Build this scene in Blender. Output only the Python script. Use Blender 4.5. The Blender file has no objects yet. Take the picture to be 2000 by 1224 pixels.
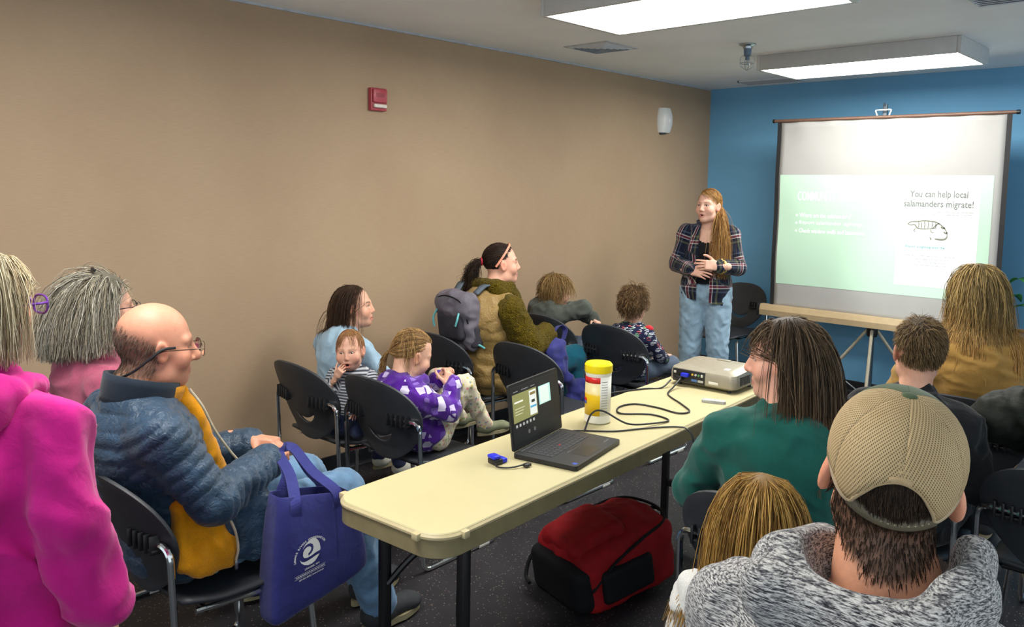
import bpy, bmesh, math, random
import numpy as np
from mathutils import Vector, Matrix, Euler

sc = bpy.context.scene
COL = sc.collection

# ---------------------------------------------------------------- camera, world, exposure
RIGHT = Vector((0.7307, 0.6825, 0.0155)).normalized()
FWD = Vector((-0.6778, 0.7288, -0.0977)).normalized()
UP = RIGHT.cross(FWD).normalized()
FWD = UP.cross(RIGHT).normalized()
cam_d = bpy.data.cameras.new('camera')
cam = bpy.data.objects.new('camera', cam_d)
COL.objects.link(cam)
cam.matrix_world = Matrix(((RIGHT.x, UP.x, -FWD.x, 3.9237), (RIGHT.y, UP.y, -FWD.y, 0.0),
                           (RIGHT.z, UP.z, -FWD.z, 1.688), (0, 0, 0, 1)))
cam_d.sensor_width = 36.0
cam_d.lens = 1595.6 / 2000 * 36.0
cam_d.shift_y = -(612.0 - 518.2) / 2000.0
cam_d.clip_start = 0.02
sc.camera = cam

world = bpy.data.worlds.new('world')
sc.world = world
world.use_nodes = True
world.node_tree.nodes['Background'].inputs[0].default_value = (0.82, 0.93, 1.0, 1)
world.node_tree.nodes['Background'].inputs[1].default_value = 1.3

sc.view_settings.view_transform = 'Standard'
sc.view_settings.look = 'None'
sc.view_settings.exposure = 0.0
sc.view_settings.gamma = 1.0
LAMP_STRENGTH = 26.0           # the fluorescent diffusers

# ---------------------------------------------------------------- helpers: materials
MATS = {}
def srgb(r, g, b):
    f = lambda c: (c / 255 / 12.92) if c / 255 <= 0.04045 else ((c / 255 + 0.055) / 1.055) ** 2.4
    return (f(r), f(g), f(b), 1.0)
def hexc(h):
    h = h.lstrip('#')
    return srgb(int(h[0:2], 16), int(h[2:4], 16), int(h[4:6], 16))

class NT:
    def __init__(self, name):
        self.m = bpy.data.materials.new(name)
        self.m.use_nodes = True
        self.t = self.m.node_tree
        self.b = self.t.nodes['Principled BSDF']
    def n(self, typ, **kw):
        nd = self.t.nodes.new(typ)
        for k, v in kw.items():
            if k == 'ins':
                for kk, vv in v.items():
                    nd.inputs[kk].default_value = vv
            else:
                setattr(nd, k, v)
        return nd
    def l(self, a, b):
        self.t.links.new(a, b)
    def ramp(self, fac, stops, interp='LINEAR'):
        r = self.n('ShaderNodeValToRGB')
        r.color_ramp.interpolation = interp
        el = r.color_ramp.elements
        while len(el) > 1:
            el.remove(el[0])
        el[0].position = stops[0][0]; el[0].color = stops[0][1]
        for p, c in stops[1:]:
            e = el.new(p); e.color = c
        if fac is not None:
            self.l(fac, r.inputs[0])
        return r
    def mix(self, fac, a, b, typ='MIX'):
        x = self.n('ShaderNodeMix', data_type='RGBA', blend_type=typ)
        for s, v in ((0, fac), (6, a), (7, b)):
            if hasattr(v, 'links'):
                self.l(v, x.inputs[s])
            else:
                x.inputs[s].default_value = v
        return x.outputs[2]
    def math(self, op, a, b=0.0, c=None):
        x = self.n('ShaderNodeMath', operation=op)
        for i, v in enumerate((a, b) if c is None else (a, b, c)):
            if hasattr(v, 'links'):
                self.l(v, x.inputs[i])
            else:
                x.inputs[i].default_value = v
        return x.outputs[0]
    def coord(self, kind='Object', scale=(1, 1, 1), rot=(0, 0, 0)):
        tc = self.n('ShaderNodeTexCoord')
        mp = self.n('ShaderNodeMapping')
        mp.inputs['Scale'].default_value = scale
        mp.inputs['Rotation'].default_value = rot
        self.l(tc.outputs[kind], mp.inputs[0])
        return mp.outputs[0]
    def noise(self, vec, scale, detail=3, rough=0.55, dist=0.0):
        x = self.n('ShaderNodeTexNoise')
        x.inputs['Scale'].default_value = scale
        x.inputs['Detail'].default_value = detail
        x.inputs['Roughness'].default_value = rough
        x.inputs['Distortion'].default_value = dist
        if vec is not None:
            self.l(vec, x.inputs['Vector'])
        return x.outputs[0]
    def bump(self, h, strength=0.3, dist=0.01):
        x = self.n('ShaderNodeBump')
        x.inputs['Strength'].default_value = strength
        x.inputs['Distance'].default_value = dist
        self.l(h, x.inputs['Height'])
        self.l(x.outputs[0], self.b.inputs['Normal'])
    def col(self, out):
        self.l(out, self.b.inputs['Base Color'])
    def set(self, rough=0.6, metal=0.0, spec=0.5, sheen=0.0, sss=0.0, coat=0.0):
        i = self.b.inputs
        i['Roughness'].default_value = rough; i['Metallic'].default_value = metal
        i['Specular IOR Level'].default_value = spec
        i['Sheen Weight'].default_value = sheen
        i['Coat Weight'].default_value = coat
        if sss:
            i['Subsurface Weight'].default_value = sss
            i['Subsurface Radius'].default_value = (0.012, 0.005, 0.003)
            i['Subsurface Scale'].default_value = 1.0
        return self.m

def mat(name, c, rough=0.6, metal=0.0, spec=0.5, var=0.08, scale=20.0, bump=0.0, bscale=200.0, sheen=0.0, coat=0.0, kind='Object'):
    """plain procedural material: colour broken up by noise, optional fine relief"""
    if name in MATS:
        return MATS[name]
    c = hexc(c) if isinstance(c, str) else c
    t = NT(name)
    v = t.coord(kind)
    nz = t.noise(v, scale, 4)
    lo = tuple(max(0, x * (1 - var * 2)) for x in c[:3]) + (1,)
    hi = tuple(min(1, x * (1 + var * 2)) for x in c[:3]) + (1,)
    t.col(t.ramp(nz, [(0.3, lo), (0.7, hi)]).outputs[0])
    if bump:
        t.bump(t.noise(v, bscale, 3), bump, 0.004)
    MATS[name] = t.set(rough, metal, spec, sheen, 0, coat)
    return MATS[name]

def cloth(name, c, var=0.10, rough=0.9, weave=420.0, wb=0.25, fold=0.25, sheen=0.15, spec=0.25):
    if name in MATS:
        return MATS[name]
    c = hexc(c) if isinstance(c, str) else c
    t = NT(name)
    v = t.coord('Object')
    nz = t.noise(v, 14.0, 5, 0.6)
    fine = t.noise(v, weave, 2)
    lo = tuple(max(0, x * (1 - var * 2)) for x in c[:3]) + (1,)
    hi = tuple(min(1, x * (1 + var * 2)) for x in c[:3]) + (1,)
    base = t.ramp(nz, [(0.3, lo), (0.7, hi)]).outputs[0]
    f2 = t.ramp(fine, [(0.3, (0.82, 0.82, 0.82, 1)), (0.7, (1.12, 1.12, 1.12, 1))]).outputs[0]
    t.col(t.mix(1.0, base, f2, 'MULTIPLY'))
    big = t.noise(v, 22.0, 3, 0.5, 0.6)
    hsum = t.math('ADD', t.math('MULTIPLY', fine, wb * 0.1), t.math('MULTIPLY', big, fold))
    t.bump(hsum, 0.5, 0.02)
    MATS[name] = t.set(rough, 0, spec, sheen)
    return MATS[name]

def emit(name, c, strength):
    if name in MATS:
        return MATS[name]
    c = hexc(c) if isinstance(c, str) else c
    t = NT(name)
    v = t.coord('Object')
    nz = t.noise(v, 3.0, 2)
    cc = t.ramp(nz, [(0.0, tuple(x * 0.97 for x in c[:3]) + (1,)), (1.0, c)]).outputs[0]
    t.l(cc, t.b.inputs['Emission Color'])
    t.b.inputs['Emission Strength'].default_value = strength
    t.col(cc)
    MATS[name] = t.set(0.5)
    return MATS[name]

# ---------------------------------------------------------------- helpers: meshes
def mesh_obj(name, verts, faces, m=None, parent=None, smooth=True, loc=None, auto=None):
    me = bpy.data.meshes.new(name)
    verts = np.asarray(verts, dtype=np.float32)
    if isinstance(faces, np.ndarray):
        nf, k = faces.shape
        me.vertices.add(len(verts)); me.vertices.foreach_set('co', verts.ravel())
        me.loops.add(nf * k); me.loops.foreach_set('vertex_index', faces.astype(np.int32).ravel())
        me.polygons.add(nf)
        me.polygons.foreach_set('loop_start', (np.arange(nf) * k).astype(np.int32))
        me.update(calc_edges=True)
    else:
        me.from_pydata([tuple(map(float, v)) for v in verts], [], faces)
        me.update()
    me.validate()
    if smooth:
        me.polygons.foreach_set('use_smooth', np.ones(len(me.polygons), dtype=bool))
    o = bpy.data.objects.new(name, me)
    COL.objects.link(o)
    if m is not None:
        me.materials.append(m)
    if parent is not None:
        o.parent = parent
    if loc is not None:
        o.location = loc
    if auto is not None:
        set_sharp(me, auto)
    return o

def set_sharp(me, deg=35):
    bm = bmesh.new(); bm.from_mesh(me)
    lim = math.radians(deg)
    for e in bm.edges:
        e.smooth = not (len(e.link_faces) == 2 and e.calc_face_angle(0) > lim)
    bm.to_mesh(me); bm.free()

def empty(name, loc=(0, 0, 0), rz=0.0):
    o = bpy.data.objects.new(name, None)
    o.empty_display_size = 0.1
    COL.objects.link(o)
    o.location = loc
    o.rotation_euler = (0, 0, rz)
    return o

def tag(o, label=None, cat=None, group=None, kind=None):
    if label: o['label'] = label
    if cat: o['category'] = cat
    if group: o['group'] = group
    if kind: o['kind'] = kind
    return o

class MB:
    """collects shapes into one mesh"""
    def __init__(s):
        s.v = []; s.f = []
    def add(s, v, f):
        b = len(s.v)
        s.v += [tuple(map(float, p)) for p in v]
        s.f += [tuple(int(i) + b for i in q) for q in f]
        return s
    def box(s, lo, hi, M=None, bev=0.0):
        x0, y0, z0 = lo; x1, y1, z1 = hi
        if bev <= 0:
            v = [(x0,y0,z0),(x1,y0,z0),(x1,y1,z0),(x0,y1,z0),(x0,y0,z1),(x1,y0,z1),(x1,y1,z1),(x0,y1,z1)]
            f = [(0,3,2,1),(4,5,6,7),(0,1,5,4),(1,2,6,5),(2,3,7,6),(3,0,4,7)]
        else:
            bm = bmesh.new()
            bmesh.ops.create_cube(bm, size=1.0)
            bmesh.ops.scale(bm, vec=(x1-x0, y1-y0, z1-z0), verts=bm.verts)
            bmesh.ops.translate(bm, vec=((x0+x1)/2, (y0+y1)/2, (z0+z1)/2), verts=bm.verts)
            bmesh.ops.bevel(bm, geom=list(bm.edges), offset=min(bev, .49*min(x1-x0, y1-y0, z1-z0)), segments=2, affect='EDGES', profile=0.5)
            bm.verts.index_update()
            v = [tuple(p.co) for p in bm.verts]; f = [[q.index for q in p.verts] for p in bm.faces]
            bm.free()
        if M is not None:
            v = [M @ Vector(p) for p in v]
        return s.add(v, f)
    def tube(s, path, r, n=10, cap=True, M=None, closed=False):
        v, f = tube_mesh(path, r, n, cap, closed)
        if M is not None:
            v = [M @ Vector(p) for p in v]
        return s.add(v, f)
    def cyl(s, a, b, r, n=20, M=None):
        return s.tube([a, b], r, n, True, M)
    def lathe(s, prof, n=32, c=(0, 0, 0), M=None):
        v = []; f = []
        for (r, z) in prof:
            for k in range(n):
                a = 2 * math.pi * k / n
                v.append((c[0] + r * math.cos(a), c[1] + r * math.sin(a), c[2] + z))
        for i in range(len(prof) - 1):
            for k in range(n):
                f.append((i*n+k, i*n+(k+1) % n, (i+1)*n+(k+1) % n, (i+1)*n+k))
        f.append(tuple(range(n))[::-1]); f.append(tuple((len(prof)-1)*n+k for k in range(n)))
        if M is not None:
            v = [M @ Vector(p) for p in v]
        return s.add(v, f)
    def prism(s, poly, z0, z1, M=None):
        n = len(poly)
        v = [(p[0], p[1], z0) for p in poly] + [(p[0], p[1], z1) for p in poly]
        f = [tuple(range(n))[::-1], tuple(range(n, 2*n))] + [(i, (i+1) % n, n+(i+1) % n, n+i) for i in range(n)]
        if M is not None:
            v = [M @ Vector(p) for p in v]
        return s.add(v, f)
    def build(s, name, m=None, parent=None, smooth=True, auto=35, loc=None):
        return mesh_obj(name, s.v, s.f, m, parent, smooth, loc, auto if smooth else None)

def fillet(pts, rad, n=5):
    """round the inner corners of a polyline"""
    pts = [Vector(p) for p in pts]
    out = [pts[0]]
    for i in range(1, len(pts) - 1):
        a, b, c = pts[i-1], pts[i], pts[i+1]
        d1 = (a - b); d2 = (c - b)
        r = min(rad, d1.length * 0.48, d2.length * 0.48)
        p1 = b + d1.normalized() * r; p2 = b + d2.normalized() * r
        for k in range(n + 1):
            t = k / n
            out.append((1-t)**2 * p1 + 2*t*(1-t) * b + t*t * p2)
    out.append(pts[-1])
    return out

def smooth_path(pts, n=8):
    """Catmull-Rom through the points"""
    P = [Vector(p) for p in pts]
    P = [P[0] * 2 - P[1]] + P + [P[-1] * 2 - P[-2]]
    out = []
    for i in range(1, len(P) - 2):
        for k in range(n):
            t = k / n
            out.append(0.5 * ((2*P[i]) + (P[i+1]-P[i-1])*t + (2*P[i-1]-5*P[i]+4*P[i+1]-P[i+2])*t*t + (3*P[i]-P[i-1]-3*P[i+1]+P[i+2])*t**3))
    out.append(P[-2])
    return out

def tube_mesh(path, r, n=10, cap=True, closed=False):
    P = [Vector(p) for p in path]
    m = len(P)
    rs = [r] * m if not hasattr(r, '__len__') else list(r)
    v = []; f = []
    up = None
    for i in range(m):
        t = ((P[(i+1) % m] if closed or i < m-1 else P[i]) - (P[i-1] if closed or i > 0 else P[i]))
        t.normalize()
        if up is None:
            up = Vector((0, 0, 1)) if abs(t.z) < 0.9 else Vector((1, 0, 0))
        s = t.cross(up)
        if s.length < 1e-5:
            s = t.orthogonal()
        s.normalize(); up = s.cross(t).normalized()
        for k in range(n):
            a = 2*math.pi*k/n
            v.append(P[i] + s*(rs[i]*math.cos(a)) + up*(rs[i]*math.sin(a)))
    for i in range(m if closed else m - 1):
        for k in range(n):
            j = (i+1) % m
            f.append((i*n+k, i*n+(k+1) % n, j*n+(k+1) % n, j*n+k))
    if cap and not closed:
        f.append(tuple(range(n))[::-1]); f.append(tuple((m-1)*n+k for k in range(n)))
    return v, f

def rrect(w, d, r, n=5, cx=0, cy=0):
    out = []
    for sx, sy, a0 in ((1, 1, 0), (-1, 1, 90), (-1, -1, 180), (1, -1, 270)):
        for k in range(n + 1):
            a = math.radians(a0 + 90 * k / n)
            out.append((cx + sx*(w/2-r) + r*math.cos(a), cy + sy*(d/2-r) + r*math.sin(a)))
    return out

def text_mesh(s, size, align='CENTER', bold=0.0, sx=1.0, spacing=1.0):
    cu = bpy.data.curves.new('lettering', 'FONT')
    cu.body = s; cu.size = size; cu.align_x = align; cu.align_y = 'CENTER'
    cu.offset = bold; cu.resolution_u = 2; cu.space_character = spacing
    o = bpy.data.objects.new('lettering', cu)
    COL.objects.link(o)
    bpy.context.view_layer.update()
    me = bpy.data.meshes.new_from_object(o.evaluated_get(bpy.context.evaluated_depsgraph_get()))
    v = [(p.co.x * sx, p.co.y, 0.0) for p in me.vertices]
    f = [tuple(p.vertices) for p in me.polygons]
    bpy.data.objects.remove(o); bpy.data.curves.remove(cu); bpy.data.meshes.remove(me)
    return v, f

def dup(o, loc=None, rz=None, parent=None):
    c = o.copy(); COL.objects.link(c)
    if parent is not None:
        c.parent = parent
    for ch in list(o.children):
        dup(ch, parent=c)
    if loc is not None: c.location = loc
    if rz is not None: c.rotation_euler = (0, 0, rz)
    return c
# ---------------------------------------------------------------- the room
RX, RY0, RY1, RZ = 5.6, -1.7, 6.892, 2.60     # right end, rear end, back wall, ceiling

def wall_mat():
    t = NT('brown_vinyl_wallcover')
    v = t.coord('Object', (1, 1, 1))
    nz = t.noise(v, 1.2, 3)
    vs = t.coord('Object', (6, 6, 160))
    st = t.noise(vs, 3.0, 3)
    base = t.ramp(nz, [(0.3, hexc('a58c72')), (0.7, hexc('ad957a'))]).outputs[0]
    f2 = t.ramp(st, [(0.3, (0.93, 0.93, 0.93, 1)), (0.7, (1.05, 1.05, 1.05, 1))]).outputs[0]
    t.col(t.mix(1.0, base, f2, 'MULTIPLY'))
    t.bump(st, 0.15, 0.004)
    return t.set(0.7, 0, 0.25)
def paint(name, c, rough=0.75, var=0.02):
    return mat(name, c, rough=rough, spec=0.25, var=var, scale=2.0, bump=0.08, bscale=140.0)
M_BROWN = wall_mat()
M_BLUE = paint('blue_wall_paint', '70aad0', 0.6)
M_CEIL = paint('ceiling_paint', 'f0f1f1', 0.85)
M_BASE = mat('black_rubber_base', '15151a', rough=0.5, var=0.05)
def floor_mat():
    t = NT('black_speckled_rubber_floor')
    v = t.coord('Object')
    vo = t.n('ShaderNodeTexVoronoi'); vo.inputs['Scale'].default_value = 95.0
    t.l(v, vo.inputs['Vector'])
    rnd = t.n('ShaderNodeSeparateColor'); t.l(vo.outputs['Color'], rnd.inputs[0])
    small = t.math('LESS_THAN', vo.outputs['Distance'], 0.26)
    few = t.math('GREATER_THAN', rnd.outputs[0], 0.72)
    fl = t.math('MULTIPLY', small, few)
    nz = t.noise(v, 5.0, 3)
    base = t.ramp(nz, [(0.3, hexc('1d1c20')), (0.7, hexc('29272b'))]).outputs[0]
    tone = t.ramp(rnd.outputs[1], [(0.0, hexc('8f8a80')), (0.6, hexc('6d625c')), (1.0, hexc('7a5a50'))]).outputs[0]
    t.col(t.mix(fl, base, tone))
    t.bump(t.noise(v, 90.0, 2), 0.15, 0.003)
    return t.set(0.55, 0, 0.35)
M_FLOOR = floor_mat()

def struct(name, lo, hi, m):
    o = MB().box(lo, hi).build(name, m, smooth=False)
    return tag(o, kind='structure')
struct('floor', (-0.1, RY0-0.1, -0.1), (RX+0.1, RY1+0.1, 0), M_FLOOR)
struct('ceiling', (-0.1, RY0-0.1, RZ), (RX+0.1, RY1+0.1, RZ+0.1), M_CEIL)
struct('wall_left', (-0.1, RY0-0.1, 0), (0, RY1+0.1, RZ), M_BROWN)
struct('wall_back', (0, RY1, 0), (RX, RY1+0.1, RZ), M_BLUE)
def baseboard(name, a, b, nrm):
    # coved rubber base: a thin strip with a rounded top and a toe at the floor
    a = Vector(a); b = Vector(b); n = Vector(nrm)
    prof = [(0.000, 0.0), (0.014, 0.0), (0.008, 0.008), (0.005, 0.02), (0.005, 0.096), (0.003, 0.1), (0.0, 0.1)]
    v = []
    for p in (a, b):
        for (d, z) in prof:
            v.append(p + n * d + Vector((0, 0, z)))
    k = len(prof)
    f = [(i, (i+1) % k, k + (i+1) % k, k + i) for i in range(k)] + [tuple(range(k))[::-1], tuple(range(k, 2*k))]
    return tag(mesh_obj(name, v, f, M_BASE, smooth=False), kind='structure')
baseboard('baseboard_left', (0, RY0, 0), (0, RY1, 0), (1, 0, 0))
baseboard('baseboard_back', (0, RY1, 0), (RX, RY1, 0), (0, -1, 0))
# narrow reveal trim where the wallcovering meets the ceiling
tag(MB().box((0.0, RY0, RZ-0.012), (0.008, RY1, RZ)).build('trim_1', mat('pale_trim', 'aeb2b8', 0.6), smooth=False), kind='structure')

# ---------------------------------------------------------------- ceiling things
M_HOUSING = mat('lamp_housing_enamel', 'b9bab8', 0.5, var=0.02)
M_DIFF = emit('lit_diffuser', 'fffdf6', LAMP_STRENGTH)
def ceiling_light(x0, x1, y0, y1, label):
    o = empty('ceiling_light', ((x0+x1)/2, (y0+y1)/2, RZ))
    w, d = x1-x0, y1-y0
    zb = -0.10
    b = MB()
    fr = 0.025
    b.box((-w/2, -d/2, zb), (-w/2+fr, d/2, -0.001), bev=0.004)
    b.box((w/2-fr, -d/2, zb), (w/2, d/2, -0.001), bev=0.004)
    b.box((-w/2+fr, -d/2, zb), (w/2-fr, -d/2+fr, -0.001), bev=0.004)
    b.box((-w/2+fr, d/2-fr, zb), (w/2-fr, d/2, -0.001), bev=0.004)
    b.box((-w/2+fr, -d/2+fr, -0.02), (w/2-fr, d/2-fr, -0.001))
    b.build('housing', M_HOUSING, o)
    p = MB(); p.prism(rrect(w-2*fr, d-2*fr, 0.02), zb+0.004, zb+0.010)
    p.build('diffuser', M_DIFF, o, smooth=False)
    tag(o, label, 'ceiling light', 'fluorescent ceiling lights')
    return o
ceiling_light(1.25, 2.53, 3.04, 3.69, 'large lit fluorescent ceiling light nearest the top edge')
ceiling_light(1.23, 2.51, 5.33, 5.95, 'lit fluorescent ceiling light in front of the blue wall')
ceiling_light(1.25, 2.53, 0.55, 1.20, 'unseen fluorescent ceiling light added above the bald man to brighten the near wall')  # out of view, added to lift the brightness of the near wall

M_GRILLE = mat('grille_enamel', 'c6ced6', 0.5, var=0.03)
M_DARK = mat('dark_void', '39424b', 0.9, var=0.02)
def vent_square(cx, cy, s, label):
    o = empty('air_vent', (cx, cy, RZ))
    MB().box((-s/2, -s/2, -0.003), (s/2, s/2, -0.001)).build('backing', M_DARK, o, smooth=False)
    for i in range(5):
        h = s/2 * (1 - i*0.19)
        w = 0.017
        b = MB()
        z0, z1 = -0.014, -0.006
        for sx, sy in ((1, 0), (-1, 0), (0, 1), (0, -1)):
            # a sloping louvre on each of the four sides
            t = Vector((-sy, sx, 0)); n = Vector((sx, sy, 0))
            a = [n*h + t*h, n*h - t*h, n*(h-w) - t*(h-w), n*(h-w) + t*(h-w)]
            zz = [z1, z1, z0, z0]
            v = [(p.x, p.y, z) for p, z in zip(a, zz)] + [(p.x, p.y, z+0.003) for p, z in zip(a, zz)]
            b.add(v, [(0,1,2,3),(7,6,5,4),(0,4,5,1),(1,5,6,2),(2,6,7,3),(3,7,4,0)])
        b.build('slat', M_GRILLE, o, smooth=False)
    fr = MB()
    for sx in (-1, 1):
        fr.box((min(sx*s/2, sx*(s/2+.02)), -s/2-.02, -.006), (max(sx*s/2, sx*(s/2+.02)), s/2+.02, -.001))
        fr.box((-s/2, min(sx*s/2, sx*(s/2+.02)), -.006), (s/2, max(sx*s/2, sx*(s/2+.02)), -.001))
    fr.build('frame', mat('vent_frame', 'b4b8ba', 0.5), o, smooth=False)
    return tag(o, label, 'air vent')
vent_square(0.595, 4.40, 0.31, 'square louvred ceiling vent left of the near light')
def vent_slot(x0, x1, y0, y1, n, label, horiz=True):
    o = empty('air_vent', ((x0+x1)/2, (y0+y1)/2, RZ))
    w, d = x1-x0, y1-y0
    MB().box((-w/2, -d/2, -0.004), (w/2, d/2, -0.001)).build('backing', M_DARK, o, smooth=False)
    for i in range(n):
        y = -d/2 + d*(i+0.5)/n
        M = Matrix.Translation((0, y, -0.011)) @ Matrix.Rotation(math.radians(35), 4, 'X')
        MB().box((-w/2, -d/n*0.42, -0.0015), (w/2, d/n*0.42, 0.0015), M).build('slat', M_GRILLE, o, smooth=False)
    fr = MB()
    for sx in (-1, 1):
        fr.box((sx*w/2 - .01, -d/2-.01, -.016), (sx*w/2 + .01, d/2+.01, -.001))
        fr.box((-w/2, sx*d/2 - .01, -.016), (w/2, sx*d/2 + .01, -.001))
    fr.build('frame', M_GRILLE, o, smooth=False)
    return tag(o, label, 'air vent')
vent_slot(0.50, 0.98, 6.46, 6.66, 5, 'narrow grey ceiling vent by the blue wall behind the far light')
vent_slot(2.80, 3.40, 4.20, 4.52, 8, 'grey ceiling vent cut by the top right corner')

# sprinkler with its wire guard
M_STEEL = mat('brushed_steel', 'a9b0b6', 0.3, metal=1.0, var=0.04)
M_CHROME = mat('chrome_tube', 'd5d8da', 0.12, metal=1.0, var=0.02)
o = empty('sprinkler', (1.40, 4.868, RZ))
MB().lathe([(0.05, -0.001), (0.05, -0.008), (0.03, -0.016), (0.028, -0.03)]).build('escutcheon', M_STEEL, o)
MB().lathe([(0.024, -0.03), (0.022, -0.075), (0.014, -0.08), (0.012, -0.1)]).build('body', mat('sprinkler_blue_grey', '5e7388', 0.4), o)
g = MB()
for k in range(4):
    a = math.pi/4 + k*math.pi/2
    c_, s_ = math.cos(a), math.sin(a)
    g.tube(fillet([(0.022*c_, 0.022*s_, -0.07), (0.045*c_, 0.045*s_, -0.085), (0.045*c_, 0.045*s_, -0.14), (0.0, 0.0, -0.165)], 0.02), 0.002, 6)
g.tube([(0.045*math.cos(t), 0.045*math.sin(t), -0.12) for t in np.linspace(0, 2*math.pi, 21)[:-1]], 0.002, 6, closed=True)
g.build('wire_guard', M_STEEL, o)
MB().lathe([(0.004, -0.1), (0.004, -0.125), (0.018, -0.127), (0.018, -0.13)]).build('deflector', M_STEEL, o)
tag(o, 'small fire sprinkler with wire guard hanging from the ceiling', 'sprinkler')

# ---------------------------------------------------------------- things on the brown wall
M_ALARM = mat('red_alarm_plastic', 'a83c48', 0.4, var=0.03)
o = empty('fire_alarm', (0, 3.016, 2.176))
MB().box((0, -0.058, -0.066), (0.03, 0.058, 0.066), bev=0.006).build('backplate', M_ALARM, o)
MB().box((0.03, -0.05, -0.02), (0.044, 0.05, 0.06), bev=0.006).build('horn_cover', M_ALARM, o)
s_ = MB()
for i in range(5):
    s_.box((0.044, -0.03, 0.012 + i*0.005), (0.0452, 0.03, 0.0142 + i*0.005))
s_.build('grille', mat('alarm_grille', '7a2a36', 0.6), o, smooth=False)
MB().box((0.03, -0.045, -0.05), (0.05, 0.045, -0.028), bev=0.006).build('strobe_lens', mat('strobe_lens', 'd8cfc4', 0.15), o)
tag(o, 'red fire alarm horn strobe high on the brown wall', 'fire alarm')

o = empty('wall_sensor', (0, 6.10, 2.262))
bm = MB()
ny, nz_ = 11, 13
v = []; f = []
for i in range(nz_):
    z = -0.105 + 0.21*i/(nz_-1)
    wz = 0.075 + 0.02*(1 - (z/0.105)**2)
    dz = 0.045 + 0.022*(1 - (z/0.105)**2)
    for j in range(ny):
        a = -1 + 2*j/(ny-1)
        v.append((dz*(1 - abs(a)**4*0.9), a*wz, z))
for i in range(nz_-1):
    for j in range(ny-1):
        f.append((i*ny+j, i*ny+j+1, (i+1)*ny+j+1, (i+1)*ny+j))
k0 = len(v)
ring = [j for j in range(ny)] + [i*ny+ny-1 for i in range(1, nz_)] + [(nz_-1)*ny+j for j in range(ny-2, -1, -1)] + [i*ny for i in range(nz_-2, 0, -1)]
v += [(0.0, v[i][1], v[i][2]) for i in ring]
n_ = len(ring)
f += [(ring[i], k0+i, k0+(i+1) % n_, ring[(i+1) % n_]) for i in range(n_)]
bm.add(v, f); bm.build('housing', mat('white_plastic', 'd6d6d4', 0.35, var=0.01), o)
MB().box((0.067, -0.012, -0.02), (0.0685, 0.012, 0.012), bev=0.0006).build('lens', mat('sensor_lens', 'eeeeec', 0.15), o)
MB().box((0.0, -0.06, -0.118), (0.03, 0.0, -0.104), bev=0.003).build('mount', M_DARK, o)
tag(o, 'white curved motion sensor box high on the wall near the corner', 'sensor')
# ---------------------------------------------------------------- stacking chairs
M_SHELL = mat('black_chair_plastic', '2e3136', 0.5, var=0.06, bump=0.12, bscale=600)
M_CLIP = mat('black_clip_plastic', '1a1b1e', 0.4, var=0.05)
M_BLACKMETAL = mat('black_enamel', '0e0e10', 0.4, var=0.05)

def shell_grid():
    cx, cz = 0.0, 0.562
    nth, nr = 48, 9
    v = []
    for i in range(nr + 1):
        s = i / nr
        for k in range(nth):
            th = 2*math.pi*k/nth
            c, sn = math.cos(th), math.sin(th)
            xo = 0.25 * math.copysign(abs(c)**0.82, c)
            if sn >= 0:
                zo = 0.685 + 0.165 * abs(sn)**0.95
            else:
                zo = 0.685 - 0.225 * abs(sn)**0.9
                xo *= 1 - 0.30 * abs(sn)**1.3
            xi = 0.078 * c
            zi = cz + 0.019 * sn + 0.032 * (c*c)
            if sn > 0:
                zi -= 0.012 * sn
            x = xi + (xo - xi) * s; z = zi + (zo - zi) * s
            y = -0.205 - 0.14 * (z - 0.46) / 0.39 + 0.95 * x * x - 0.25*max(0, 0.52-z)
            v.append((x, y, z))
    f = []
    for i in range(nr):
        for k in range(nth):
            a = i*nth + k; b = i*nth + (k+1) % nth
            f.append((a, b, b + nth, a + nth))
    return v, f

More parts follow.
